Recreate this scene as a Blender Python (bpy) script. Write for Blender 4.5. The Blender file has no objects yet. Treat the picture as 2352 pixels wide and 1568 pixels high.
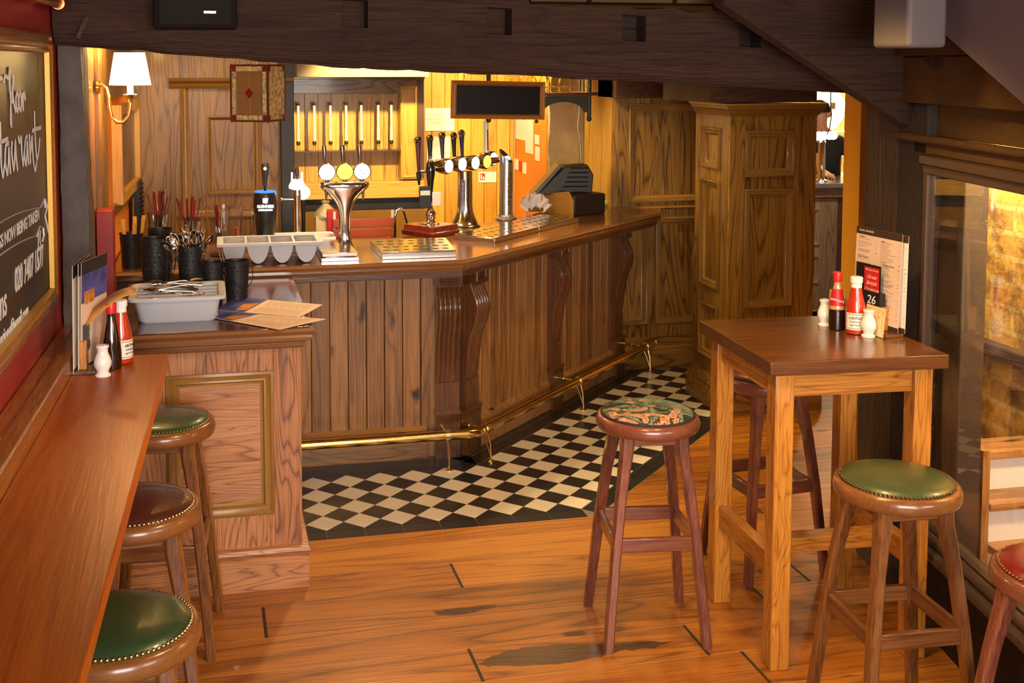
import bpy, bmesh, math, random
from mathutils import Vector, Matrix, Euler
random.seed(7)
PI = math.pi
S = bpy.context.scene
COL = S.collection

# ---------------------------------------------------------------- camera
CF, CCX, CCY, CTP, CH, CYAW = 2650.0, 1040.9, 333.1, 0.0693, 2.06, 0.2145
cam_d = bpy.data.cameras.new('camera')
cam = bpy.data.objects.new('camera', cam_d)
COL.objects.link(cam)
cam.location = (0, 0, CH)
cam.rotation_euler = (PI/2 - math.atan(CTP), 0, -CYAW)
cam_d.sensor_width = 36.0
cam_d.lens = CF/2352*36.0
cam_d.shift_x = (1176-CCX)/2352
cam_d.shift_y = (CCY-784)/2352
cam_d.clip_start = 0.05
S.camera = cam

# ---------------------------------------------------------------- world, exposure, daylight and ceiling lights
w = bpy.data.worlds.new('world'); S.world = w; w.use_nodes = True
bg = w.node_tree.nodes['Background']
bg.inputs[0].default_value = (1.0, 0.80, 0.60, 1); bg.inputs[1].default_value = 0.13
S.view_settings.view_transform = 'Standard'
S.view_settings.look = 'None'
S.view_settings.exposure = 0.8
S.view_settings.gamma = 1.0

def area(name, loc, target, sx, sy, power, col, spread=180):
    d = bpy.data.lights.new(name, 'AREA'); d.shape = 'RECTANGLE'; d.size = sx; d.size_y = sy
    d.energy = power; d.color = col; d.spread = math.radians(spread)
    o = bpy.data.objects.new(name, d); COL.objects.link(o); o.location = loc
    o.rotation_euler = (Vector(target)-Vector(loc)).to_track_quat('-Z', 'Y').to_euler()
    return o
def spot(name, loc, target, power, col, ang=70, blend=0.5, r=0.05):
    d = bpy.data.lights.new(name, 'SPOT'); d.energy = power; d.color = col
    d.spot_size = math.radians(ang); d.spot_blend = blend; d.shadow_soft_size = r
    o = bpy.data.objects.new(name, d); COL.objects.link(o); o.location = loc
    o.rotation_euler = (Vector(target)-Vector(loc)).to_track_quat('-Z', 'Y').to_euler()
    return o
def point(name, loc, power, col, r=0.05):
    d = bpy.data.lights.new(name, 'POINT'); d.energy = power; d.color = col; d.shadow_soft_size = r
    o = bpy.data.objects.new(name, d); COL.objects.link(o); o.location = loc
    return o
# daylight through the windows behind the photographer
area('window_daylight', (0.4, -2.6, 2.0), (0.9, 4.5, 0.7), 3.4, 1.5, 215, (1.0, 0.90, 0.82))
area('window_daylight_side', (3.6, -1.2, 2.3), (1.2, 4.0, 0.6), 1.6, 1.2, 60, (1.0, 0.82, 0.78))
# warm ceiling lamps over the customer floor
spot('ceiling_lamp_1', (0.9, 2.6, 2.42), (0.9, 3.6, 0), 70, (1.0, 0.62, 0.26), 120, 0.8, 0.08)
spot('ceiling_lamp_2', (1.75, 3.2, 2.42), (2.0, 3.7, 0), 50, (1.0, 0.62, 0.22), 120, 0.8, 0.08)
spot('ceiling_lamp_3', (2.4, 5.6, 2.42), (2.2, 5.9, 0), 30, (1.0, 0.68, 0.25), 130, 0.8, 0.08)
# bar lamps
spot('bar_lamp_1', (1.25, 6.8, 2.38), (1.20, 8.1, 1.35), 180, (1.0, 0.76, 0.28), 74, 0.55, 0.03)
spot('bar_lamp_2', (1.95, 7.95, 2.36), (2.1, 8.7, 1.3), 50, (1.0, 0.76, 0.34), 150, 0.6, 0.05)
spot('bar_lamp_3', (0.9, 6.1, 2.38), (0.9, 6.0, 1.1), 70, (1.0, 0.72, 0.36), 120, 0.7, 0.05)
spot('bar_lamp_4', (2.1, 6.9, 2.38), (2.2, 6.8, 1.1), 60, (1.0, 0.74, 0.30), 120, 0.7, 0.05)
spot('bar_lamp_5', (0.1, 6.3, 2.38), (0.1, 7.0, 1.1), 16, (1.0, 0.70, 0.36), 110, 0.7, 0.05)
spot('passage_lamp', (3.3, 7.4, 2.38), (3.2, 6.6, 0.3), 16, (1.0, 0.74, 0.24), 120, 0.7, 0.06)
point('back_bar_lamp', (6.3, 10.1, 2.25), 30, (1.0, 0.80, 0.45), 0.1)
spot('far_bar_fill', (4.5, 7.6, 2.38), (5.0, 8.6, 0.7), 45, (1.0, 0.86, 0.62), 80, 0.6, 0.06)  # fill spot added to brighten the far counter front
spot('passage_lamp_2', (3.6, 4.7, 2.35), (3.2, 5.2, 1.2), 6, (1.0, 0.66, 0.2), 120, 0.8, 0.06)
point('stairwell_lamp', (2.95, 3.0, 1.75), 60, (1.0, 0.70, 0.32), 0.08)
spot('stairwell_lamp_2', (3.1, 4.2, 1.9), (3.3, 3.9, 0.3), 45, (1.0, 0.80, 0.5), 130, 0.8, 0.08)

# ---------------------------------------------------------------- measuring helpers (a photograph point on a real plane)
_p = math.atan(CTP)
_F = Vector((math.sin(CYAW), math.cos(CYAW), 0)); _R = Vector((math.cos(CYAW), -math.sin(CYAW), 0)); _Z = Vector((0, 0, 1))
_fw = _F*math.cos(_p)-_Z*math.sin(_p); _up = _F*math.sin(_p)+_Z*math.cos(_p); _C = Vector((0, 0, CH))
def ray(px, py): return _fw+_R*((px-CCX)/CF)-_up*((py-CCY)/CF)
def onz(px, py, z=0.0):
    r = ray(px, py); return _C+r*((z-CH)/r.z)
def onx(px, py, x):
    r = ray(px, py); return _C+r*(x/r.x)
def ony(px, py, y):
    r = ray(px, py); return _C+r*(y/r.y)

# ---------------------------------------------------------------- materials
MATS = {}
def nd(t, kind, **kw):
    n = t.nodes.new(kind)
    for k, v in kw.items():
        if k in ('operation', 'data_type', 'blend_type', 'feature', 'distance', 'wave_type', 'bands_direction', 'noise_dimensions', 'interpolation', 'use_clamp', 'rings_direction'):
            setattr(n, k, v)
    return n
def newmat(name):
    m = bpy.data.materials.new(name); m.use_nodes = True
    t = m.node_tree; b = t.nodes['Principled BSDF']
    return m, t, b
def plain(name, col, rough=0.5, metal=0.0, coat=0.0, spec=0.5, bump=0.0, bscale=60, var=0.0, vscale=8, trans=0.0, ior=1.45, emit=0, ecol=None, alpha=1.0):
    if name in MATS: return MATS[name]
    m, t, b = newmat(name)
    b.inputs['Base Color'].default_value = (*col, 1); b.inputs['Roughness'].default_value = rough
    b.inputs['Metallic'].default_value = metal; b.inputs['Coat Weight'].default_value = coat
    b.inputs['Coat Roughness'].default_value = 0.08
    b.inputs['Specular IOR Level'].default_value = spec
    b.inputs['Transmission Weight'].default_value = trans; b.inputs['IOR'].default_value = ior
    if emit:
        b.inputs['Emission Color'].default_value = (*(ecol or col), 1); b.inputs['Emission Strength'].default_value = emit
    tc = nd(t, 'ShaderNodeTexCoord')
    n = nd(t, 'ShaderNodeTexNoise'); n.inputs['Scale'].default_value = vscale; n.inputs['Detail'].default_value = 6
    t.links.new(tc.outputs['Object'], n.inputs['Vector'])
    if var:
        mx = nd(t, 'ShaderNodeMix', data_type='RGBA')
        mx.inputs['A'].default_value = (*[max(0, c*(1-var)) for c in col], 1)
        mx.inputs['B'].default_value = (*[min(1, c*(1+var)) for c in col], 1)
        rp = nd(t, 'ShaderNodeMapRange'); rp.inputs[1].default_value = 0.3; rp.inputs[2].default_value = 0.7
        t.links.new(n.outputs['Fac'], rp.inputs[0]); t.links.new(rp.outputs[0], mx.inputs['Factor'])
        t.links.new(mx.outputs['Result'], b.inputs['Base Color'])
    if bump:
        n2 = nd(t, 'ShaderNodeTexNoise'); n2.inputs['Scale'].default_value = bscale; n2.inputs['Detail'].default_value = 4
        t.links.new(tc.outputs['Object'], n2.inputs['Vector'])
        bp = nd(t, 'ShaderNodeBump'); bp.inputs['Strength'].default_value = bump; bp.inputs['Distance'].default_value = 0.01
        t.links.new(n2.outputs['Fac'], bp.inputs['Height']); t.links.new(bp.outputs[0], b.inputs['Normal'])
    MATS[name] = m
    return m

WOODS = {  # dark, mid, light, roughness, coat, ring strength, knots, ring scale
 'oak': ((0.060, 0.026, 0.004), (0.210, 0.102, 0.018), (0.360, 0.188, 0.038), 0.38, 0.12, 1.5, 0, 7),
 'oakpink': ((0.120, 0.040, 0.016), (0.340, 0.135, 0.046), (0.520, 0.240, 0.095), 0.34, 0.2, 1.3, 0, 12),
 'column': ((0.045, 0.020, 0.003), (0.160, 0.080, 0.014), (0.290, 0.155, 0.030), 0.32, 0.25, 1.4, 0, 6),
 'plank': ((0.030, 0.016, 0.011), (0.225, 0.102, 0.030), (0.430, 0.205, 0.066), 0.40, 0.12, 0.7, 0.65, 5),
 'dark':     ((0.018, 0.006, 0.003), (0.060, 0.022, 0.009), (0.110, 0.042, 0.016), 0.33, 0.3, 0.6, 0, 7),
 'shelf': ((0.220, 0.030, 0.002), (0.520, 0.125, 0.004), (0.720, 0.260, 0.012), 0.32, 0.0, 0.2, 0, 3),
 'lowtop': ((0.030, 0.008, 0.005), (0.080, 0.021, 0.012), (0.120, 0.036, 0.020), 0.16, 0.8, 0.3, 0, 4),
 'bartop':   ((0.060, 0.020, 0.005), (0.160, 0.062, 0.016), (0.240, 0.100, 0.028), 0.20, 0.6, 0.4, 0, 5),
 'nosing':   ((0.060, 0.022, 0.008), (0.180, 0.075, 0.026), (0.280, 0.125, 0.046), 0.26, 0.5, 0.5, 0, 6),
 'table': ((0.035, 0.011, 0.004), (0.095, 0.032, 0.009), (0.165, 0.062, 0.016), 0.22, 0.35, 0.6, 0, 5),
 'tableleg': ((0.150, 0.048, 0.006), (0.440, 0.165, 0.018), (0.640, 0.290, 0.046), 0.30, 0.3, 1.0, 0, 16),
 'stool': ((0.030, 0.010, 0.004), (0.135, 0.048, 0.013), (0.270, 0.110, 0.030), 0.26, 0.4, 0.3, 0, 5),
 'oakdark': ((0.045, 0.019, 0.003), (0.165, 0.075, 0.011), (0.290, 0.142, 0.023), 0.42, 0.05, 1.2, 0, 7),
 'corbel':   ((0.020, 0.008, 0.004), (0.085, 0.032, 0.012), (0.160, 0.064, 0.024), 0.20, 0.6, 0.3, 0, 6),
 'stoolred': ((0.035, 0.008, 0.005), (0.130, 0.036, 0.019), (0.270, 0.090, 0.046), 0.24, 0.5, 0.25, 0, 5),
 'floor': ((0.060, 0.022, 0.007), (0.310, 0.098, 0.010), (0.510, 0.196, 0.025), 0.38, 0.05, 0.9, 0.12, 4),
 'pine': ((0.200, 0.080, 0.012), (0.560, 0.270, 0.035), (0.720, 0.390, 0.065), 0.40, 0.1, 0.5, 0.5, 4),
 'cabinet': ((0.190, 0.085, 0.012), (0.470, 0.240, 0.036), (0.620, 0.350, 0.062), 0.36, 0.1, 0.8, 0, 6),
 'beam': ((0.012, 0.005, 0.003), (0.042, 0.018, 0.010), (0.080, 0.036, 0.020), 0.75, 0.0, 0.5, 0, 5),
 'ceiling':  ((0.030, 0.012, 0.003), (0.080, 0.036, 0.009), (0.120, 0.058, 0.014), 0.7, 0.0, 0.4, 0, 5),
 'post':     ((0.030, 0.017, 0.010), (0.085, 0.050, 0.030), (0.120, 0.075, 0.045), 0.75, 0.0, 0.5, 0, 8),
 'frame':    ((0.160, 0.050, 0.008), (0.330, 0.115, 0.018), (0.460, 0.190, 0.035), 0.24, 0.5, 0.4, 0, 8),
 'mahogany': ((0.080, 0.009, 0.005), (0.150, 0.018, 0.009), (0.210, 0.030, 0.014), 0.25, 0.5, 0.3, 0, 6),
 'greyoak':  ((0.140, 0.085, 0.045), (0.300, 0.200, 0.120), (0.400, 0.290, 0.190), 0.5, 0.0, 1.0, 0, 10),
}
def wood(kind, axis='z'):
    key = 'wood_%s_%s' % (kind.replace('~', '_moulding'), axis)
    if key in MATS: return MATS[key]
    dk, md, lt, rough, coat, ringk, knots, rs = WOODS[kind.rstrip('~')]
    if kind.endswith('~'): ringk *= 0.12; knots = 0
    m, t, b = newmat(key)
    L = t.links.new
    tc = nd(t, 'ShaderNodeTexCoord'); geo = nd(t, 'ShaderNodeNewGeometry')
    sc = {'x': (0.10, 1, 1), 'y': (1, 0.10, 1), 'z': (1, 1, 0.10)}[axis]
    # every board gets its own piece of the tree
    off = nd(t, 'ShaderNodeVectorMath', operation='SCALE'); off.inputs[0].default_value = (7.3, 5.1, 9.7)
    L(geo.outputs['Random Per Island'], off.inputs['Scale'])
    mp = nd(t, 'ShaderNodeVectorMath', operation='MULTIPLY'); mp.inputs[1].default_value = sc
    L(tc.outputs['Object'], mp.inputs[0])
    ad = nd(t, 'ShaderNodeVectorMath', operation='ADD'); L(mp.outputs[0], ad.inputs[0]); L(off.outputs[0], ad.inputs[1])
    n1 = nd(t, 'ShaderNodeTexNoise'); n1.inputs['Scale'].default_value = rs*0.8; n1.inputs['Detail'].default_value = 2.5; n1.inputs['Roughness'].default_value = 0.45; n1.inputs['Distortion'].default_value = 0.4
    L(ad.outputs[0], n1.inputs['Vector'])
    mu = nd(t, 'ShaderNodeMath', operation='MULTIPLY'); mu.inputs[1].default_value = 34.0; L(n1.outputs['Fac'], mu.inputs[0])
    pp = nd(t, 'ShaderNodeMath', operation='PINGPONG'); pp.inputs[1].default_value = 1.0; L(mu.outputs[0], pp.inputs[0])
    pw = nd(t, 'ShaderNodeMath', operation='POWER'); pw.inputs[1].default_value = 3.6; L(pp.outputs[0], pw.inputs[0])
    # fibres
    f2 = {'x': (2.2, 60, 60), 'y': (60, 2.2, 60), 'z': (60, 60, 2.2)}[axis]
    mf = nd(t, 'ShaderNodeVectorMath', operation='MULTIPLY'); mf.inputs[1].default_value = f2
    L(tc.outputs['Object'], mf.inputs[0])
    n2 = nd(t, 'ShaderNodeTexNoise'); n2.inputs['Scale'].default_value = 2.2; n2.inputs['Detail'].default_value = 5
    L(mf.outputs[0], n2.inputs['Vector'])
    # slow tone change
    n3 = nd(t, 'ShaderNodeTexNoise'); n3.inputs['Scale'].default_value = 5.0; n3.inputs['Detail'].default_value = 3
    L(ad.outputs[0], n3.inputs['Vector'])
    s1 = nd(t, 'ShaderNodeMath', operation='MULTIPLY'); s1.inputs[1].default_value = -0.42*ringk; L(pw.outputs[0], s1.inputs[0])
    s2 = nd(t, 'ShaderNodeMath', operation='MULTIPLY_ADD'); s2.inputs[1].default_value = 0.45 if kind == 'shelf' else 0.35 if kind.endswith('~') else 0.9; L(n2.outputs['Fac'], s2.inputs[0]); L(s1.outputs[0], s2.inputs[2])
    if kind.endswith('~'):
        sa = nd(t, 'ShaderNodeMath', operation='ADD'); sa.inputs[1].default_value = 0.27; L(s2.outputs[0], sa.inputs[0]); s2 = sa
    s3 = nd(t, 'ShaderNodeMath', operation='MULTIPLY_ADD'); s3.inputs[1].default_value = 0.7; L(n3.outputs['Fac'], s3.inputs[0]); L(s2.outputs[0], s3.inputs[2])
    s4 = nd(t, 'ShaderNodeMath', operation='MULTIPLY_ADD'); s4.inputs[1].default_value = 0.44 if kind in ('plank', 'pine', 'floor') else 0.30; L(geo.outputs['Random Per Island'], s4.inputs[0]); L(s3.outputs[0], s4.inputs[2])
    last = s4
    if knots:
        kn = nd(t, 'ShaderNodeVectorMath', operation='MULTIPLY'); kn.inputs[1].default_value = {'x': (0.5, 1, 1), 'y': (1, 0.5, 1), 'z': (1, 1, 0.5)}[axis]
        L(tc.outputs['Object'], kn.inputs[0])
        ka = nd(t, 'ShaderNodeVectorMath', operation='ADD'); L(kn.outputs[0], ka.inputs[0]); L(off.outputs[0], ka.inputs[1])
        nz = nd(t, 'ShaderNodeTexNoise'); nz.inputs['Scale'].default_value = 14; L(ka.outputs[0], nz.inputs['Vector'])
        kb = nd(t, 'ShaderNodeVectorMath', operation='SCALE'); kb.inputs['Scale'].default_value = 0.07; L(nz.outputs['Color'], kb.inputs[0])
        kc = nd(t, 'ShaderNodeVectorMath', operation='ADD'); L(ka.outputs[0], kc.inputs[0]); L(kb.outputs[0], kc.inputs[1])
        vo = nd(t, 'ShaderNodeTexVoronoi'); vo.inputs['Scale'].default_value = 5.0; L(kc.outputs[0], vo.inputs['Vector'])
        mr = nd(t, 'ShaderNodeMapRange'); mr.inputs[1].default_value = 0.02; mr.inputs[2].default_value = 0.16; mr.inputs[3].default_value = -1.0; mr.inputs[4].default_value = 0.0
        L(vo.outputs['Distance'], mr.inputs[0])
        sc_ = nd(t, 'ShaderNodeSeparateColor'); L(vo.outputs['Color'], sc_.inputs[0])
        gt = nd(t, 'ShaderNodeMath', operation='LESS_THAN'); gt.inputs[1].default_value = knots; L(sc_.outputs[0], gt.inputs[0])
        km = nd(t, 'ShaderNodeMath', operation='MULTIPLY'); L(mr.outputs[0], km.inputs[0]); L(gt.outputs[0], km.inputs[1])
        s5 = nd(t, 'ShaderNodeMath', operation='ADD'); L(last.outputs[0], s5.inputs[0]); L(km.outputs[0], s5.inputs[1]); last = s5
    fin = nd(t, 'ShaderNodeMapRange'); fin.inputs[1].default_value = 0.30; fin.inputs[2].default_value = 1.22; L(last.outputs[0], fin.inputs[0])
    cr = nd(t, 'ShaderNodeValToRGB'); e = cr.color_ramp.elements
    e[0].position = 0.0; e[0].color = (*dk, 1); e[1].position = 1.0; e[1].color = (*lt, 1)
    k = cr.color_ramp.elements.new(0.52); k.color = (*md, 1)
    L(fin.outputs[0], cr.inputs[0]); L(cr.outputs[0], b.inputs['Base Color'])
    rr = nd(t, 'ShaderNodeMath', operation='MULTIPLY_ADD'); rr.inputs[1].default_value = 0.14; rr.inputs[2].default_value = rough-0.05
    L(n2.outputs['Fac'], rr.inputs[0]); L(rr.outputs[0], b.inputs['Roughness'])
    b.inputs['Coat Weight'].default_value = coat; b.inputs['Coat Roughness'].default_value = 0.12
    if kind == 'shelf': b.inputs['Specular IOR Level'].default_value = 0.12
    bp = nd(t, 'ShaderNodeBump'); bp.inputs['Strength'].default_value = 0.9 if kind in ('beam', 'post') else 0.25; bp.inputs['Distance'].default_value = 0.02 if kind in ('beam', 'post') else 0.004
    L(last.outputs[0], bp.inputs['Height']); L(bp.outputs[0], b.inputs['Normal'])
    MATS[key] = m
    return m

CHROME = plain('chrome', (0.72, 0.70, 0.68), 0.08, 1.0)
STEEL = plain('brushed_steel', (0.62, 0.60, 0.57), 0.24, 1.0, var=0.08, vscale=30)
BRASS = plain('brass', (0.78, 0.52, 0.16), 0.16, 1.0, var=0.12, vscale=20)
BRASSB = plain('bright_brass', (0.95, 0.74, 0.34), 0.18, 1.0)
BLACK = plain('black_plastic', (0.012, 0.012, 0.013), 0.3)
BLACKM = plain('black_metal', (0.014, 0.014, 0.017), 0.42, 0.0, bump=0.15, bscale=160)
HOLE = plain('perforation_black', (0.001, 0.001, 0.001), 0.9)
WHITE = plain('white_china', (0.86, 0.84, 0.80), 0.12, 0, 0.4)
GREYP = plain('grey_plastic', (0.50, 0.53, 0.60), 0.42, var=0.03)
PAPER = plain('paper', (0.80, 0.76, 0.66), 0.7, var=0.03)
PAPERW = plain('white_paper', (0.85, 0.84, 0.78), 0.7)
MENU = plain('menu_peach', (0.82, 0.62, 0.48), 0.55, var=0.04)
REDP = plain('red_paint', (0.36, 0.035, 0.03), 0.42, bump=0.06, bscale=90, var=0.08)
ORANGEW = plain('orange_wall_paint', (0.80, 0.25, 0.02), 0.6, bump=0.05, var=0.05)
YELLOWW = plain('ochre_wall_paint', (0.78, 0.40, 0.03), 0.7, bump=0.08, var=0.05)
CREAM = plain('cream_plaster', (0.72, 0.62, 0.46), 0.8, bump=0.08, var=0.04)
GLASS = plain('clear_glass', (0.95, 0.97, 0.95), 0.02, trans=1.0, ior=1.45)
CLEARP = plain('clear_plastic', (0.90, 0.88, 0.90), 0.06, trans=1.0, ior=1.25)
INK = plain('dark_ink', (0.02, 0.018, 0.016), 0.6)
WTEXT = plain('white_chalk_ink', (0.88, 0.86, 0.82), 0.6)
def lit(name, col, s): return plain(name, col, 0.4, emit=s, ecol=col)

# ---------------------------------------------------------------- mesh builder
class MB:
    def __init__(self): self.v = []; self.f = []; self.m = []; self.cur = 0
    def add(self, vs, fs, M=None):
        o = len(self.v)
        for p in vs:
            p = Vector(p)
            self.v.append(M @ p if M is not None else p)
        for f in fs: self.f.append([i+o for i in f]); self.m.append(self.cur)
        return self
    def box(self, x0, y0, z0, x1, y1, z1, M=None):
        x0, x1 = sorted((x0, x1)); y0, y1 = sorted((y0, y1)); z0, z1 = sorted((z0, z1))
        v = [(x0, y0, z0), (x1, y0, z0), (x1, y1, z0), (x0, y1, z0), (x0, y0, z1), (x1, y0, z1), (x1, y1, z1), (x0, y1, z1)]
        return self.add(v, [(0, 3, 2, 1), (4, 5, 6, 7), (0, 1, 5, 4), (1, 2, 6, 5), (2, 3, 7, 6), (3, 0, 4, 7)], M)
    def cbox(self, c, s, rz=0.0, M=None):
        T = Matrix.Translation(c) @ Matrix.Rotation(rz, 4, 'Z')
        if M is not None: T = M @ T
        return self.box(-s[0]/2, -s[1]/2, -s[2]/2, s[0]/2, s[1]/2, s[2]/2, T)
    def prism(self, poly, z0, z1, M=None):
        n = len(poly); a = sum(poly[i][0]*poly[(i+1) % n][1]-poly[(i+1) % n][0]*poly[i][1] for i in range(n))
        if a < 0: poly = poly[::-1]
        v = [(x, y, z0) for x, y in poly]+[(x, y, z1) for x, y in poly]
        fs = [tuple(range(n))[::-1], tuple(range(n, 2*n))]+[(i, (i+1) % n, n+(i+1) % n, n+i) for i in range(n)]
        return self.add(v, fs, M)
    def lathe(self, prof, seg=24, M=None, cap=True):
        v = []; fs = []; n = len(prof)
        for r, z in prof:
            for k in range(seg):
                a = 2*PI*k/seg; v.append((r*math.cos(a), r*math.sin(a), z))
        for i in range(n-1):
            for k in range(seg):
                k2 = (k+1) % seg; fs.append((i*seg+k, i*seg+k2, (i+1)*seg+k2, (i+1)*seg+k))
        if cap and prof[0][0] > 1e-5: fs.append(tuple(range(seg))[::-1])
        if cap and prof[-1][0] > 1e-5: fs.append(tuple((n-1)*seg+k for k in range(seg)))
        return self.add(v, fs, M)
    def tube(self, pts, r, seg=10, M=None, cap=True, flat=1.0):
        P = [Vector(p) for p in pts]; n = len(P); v = []; fs = []
        rr = r if isinstance(r, (list, tuple)) else [r]*n
        up = None
        for i in range(n):
            t = (P[min(i+1, n-1)]-P[max(i-1, 0)]).normalized()
            if up is None:
                up = Vector((0, 0, 1)) if abs(t.z) < 0.9 else Vector((1, 0, 0))
            a = (up-t*up.dot(t)); a = a.normalized() if a.length > 1e-6 else t.orthogonal().normalized(); up = a; b = t.cross(a)
            for k in range(seg):
                q = 2*PI*k/seg; v.append(P[i]+a*(rr[i]*math.cos(q)*flat)+b*(rr[i]*math.sin(q)))
        for i in range(n-1):
            for k in range(seg):
                k2 = (k+1) % seg; fs.append((i*seg+k, i*seg+k2, (i+1)*seg+k2, (i+1)*seg+k))
        if cap: fs.append(tuple(range(seg))[::-1]); fs.append(tuple((n-1)*seg+k for k in range(seg)))
        return self.add(v, fs, M)
    def sweep(self, prof, path, cap=True, M=None):
        """prof: (out, z) points; path: XY points; out is to the right of the path direction; mitred"""
        P = [Vector((p[0], p[1])) for p in path]; n = len(P); v = []; fs = []; k = len(prof)
        for i in range(n):
            d1 = (P[i]-P[i-1]).normalized() if i > 0 else None
            d2 = (P[i+1]-P[i]).normalized() if i < n-1 else None
            if d1 is None: d1 = d2
            if d2 is None: d2 = d1
            n1 = Vector((d1.y, -d1.x)); n2 = Vector((d2.y, -d2.x)); m = (n1+n2); m = m/(m.length_squared/2) if m.length > 1e-6 else n1
            for a, z in prof: v.append((P[i].x+m.x*a, P[i].y+m.y*a, z))
        for i in range(n-1):
            for j in range(k):
                j2 = (j+1) % k; fs.append((i*k+j, (i+1)*k+j, (i+1)*k+j2, i*k+j2))
        if cap: fs.append(tuple(range(k))); fs.append(tuple((n-1)*k+j for j in range(k))[::-1])
        return self.add(v, fs, M)
    def ring(self, O, u, n, rect, prof, w=Vector((0, 0, 1))):
        """mitred moulding round a rectangle on a vertical plane; prof: (inset, proud)"""
        u0, w0, u1, w1 = rect; v = []; fs = []; k = len(prof)
        O = Vector(O); u = Vector(u); n = Vector(n)
        for a, b in prof:
            for (p, q) in ((u0+a, w0+a), (u1-a, w0+a), (u1-a, w1-a), (u0+a, w1-a)):
                v.append(O+u*p+w*q+n*b)
        for i in range(k-1):
            for j in range(4):
                j2 = (j+1) % 4; fs.append((i*4+j, i*4+j2, (i+1)*4+j2, (i+1)*4+j))
        return self.add(v, fs)
    def slab(self, O, u, n, u0, w0, u1, w1, d0, d1, w=Vector((0, 0, 1))):
        O = Vector(O); u = Vector(u); n = Vector(n)
        M = Matrix((( u.x, n.x, w.x, O.x), (u.y, n.y, w.y, O.y), (u.z, n.z, w.z, O.z), (0, 0, 0, 1)))
        return self.box(u0, d0, w0, u1, d1, w1, M)
    def ball(self, c, r, seg=14, sz=1.0, M=None):
        n = 8; pr = [(max(1e-4, r*math.sin(PI*i/n)) if 0 < i < n else 1e-4, -r*sz*math.cos(PI*i/n)) for i in range(n+1)]
        T = Matrix.Translation(c)
        if M is not None: T = M @ T
        return self.lathe(pr, seg, T, cap=False)
    def build(self, name, mat, parent=None, origin=None, smooth=True, bevel=0.0, ang=38, seg=2, subsurf=0, solid=0.0, wc=False):
        me = bpy.data.meshes.new(name)
        o = bpy.data.objects.new(name, me); COL.objects.link(o)
        org = Vector(origin) if origin is not None else Vector((0, 0, 0))
        if parent is not None:
            o.parent = parent
            if wc: org = parent.location.copy()
        me.from_pydata([tuple(p-org) for p in self.v], [], self.f)
        if origin is not None and not wc: o.location = org
        mats = mat if isinstance(mat, (list, tuple)) else [mat]
        for m in mats: me.materials.append(m)
        for p, mi in zip(me.polygons, self.m):
            p.material_index = mi; p.use_smooth = smooth
        bm = bmesh.new(); bm.from_mesh(me); bmesh.ops.recalc_face_normals(bm, faces=bm.faces); bm.to_mesh(me); bm.free()
        if smooth: me.set_sharp_from_angle(angle=math.radians(ang))
        if solid:
            s = o.modifiers.new('thickness', 'SOLIDIFY'); s.thickness = solid; s.offset = 0
        if bevel:
            bv = o.modifiers.new('bevel', 'BEVEL'); bv.width = bevel; bv.segments = seg; bv.limit_method = 'ANGLE'; bv.angle_limit = math.radians(40)
        if subsurf:
            ss = o.modifiers.new('subdivision', 'SUBSURF'); ss.levels = subsurf; ss.render_levels = subsurf
        return o

def tag(o, label=None, cat=None, group=None, kind=None):
    if label: o['label'] = label
    if cat: o['category'] = cat
    if group: o['group'] = group
    if kind: o['kind'] = kind
    return o
def thing(name, label, cat, loc=(0, 0, 0), rz=0.0, group=None):
    o = bpy.data.objects.new(name, None); COL.objects.link(o); o.location = loc; o.rotation_euler = (0, 0, rz); o.empty_display_size = 0.1
    return tag(o, label, cat, group)
def dup(root, loc, rz=None, label=None, group=None, scale=None):
    r = root.copy(); COL.objects.link(r); r.location = loc
    if rz is not None: r.rotation_euler = (0, 0, rz)
    if scale: r.scale = scale
    if label: r['label'] = label
    if group: r['group'] = group
    for ch in list(root.children):
        c = ch.copy(); COL.objects.link(c); c.parent = r
        for g in ch.children:
            d = g.copy(); COL.objects.link(d); d.parent = c
    return r
def dup_mesh(o, loc, rot=None, label=None):
    c = o.copy(); COL.objects.link(c); c.location = loc
    if rot is not None: c.rotation_euler = rot
    if label: c['label'] = label
    return c
def struct(o): o['kind'] = 'structure'; return o
def text(name, s, size, mat, M, parent=None, shear=0.0, xs=1.0, ext=0.0004, spacing=1.0, align='CENTER', bold=0.0, wc=False):
    cu = bpy.data.curves.new(name, 'FONT'); cu.body = s; cu.size = size; cu.shear = shear; cu.extrude = ext
    cu.align_x = align; cu.align_y = 'CENTER'; cu.space_character = spacing; cu.offset = bold; cu.resolution_u = 3
    tmp = bpy.data.objects.new(name+'_t', cu); COL.objects.link(tmp)
    dg = bpy.context.evaluated_depsgraph_get(); dg.update()
    me = bpy.data.meshes.new_from_object(tmp.evaluated_get(dg))
    bpy.data.objects.remove(tmp); me.name = name
    me.materials.clear(); me.materials.append(mat)
    if wc: M = Matrix.Translation(-parent.location) @ M
    me.transform(M @ Matrix.Diagonal((xs, 1, 1, 1)))
    o = bpy.data.objects.new(name, me); COL.objects.link(o)
    if parent: o.parent = parent
    return o
def face_mat(O, u, n):
    """text lies in the plane through O with reading direction u and outward normal n"""
    u = Vector(u).normalized(); n = Vector(n).normalized(); w = n.cross(u)
    return Matrix(((u.x, w.x, n.x, O[0]), (u.y, w.y, n.y, O[1]), (u.z, w.z, n.z, O[2]), (0, 0, 0, 1)))
PANEL_MOULD = [(0, 0.0), (0.0, 0.012), (0.008, 0.016), (0.016, 0.012), (0.02, 0.004), (0.032, 0.002), (0.038, -0.008), (0.046, -0.012)]
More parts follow.
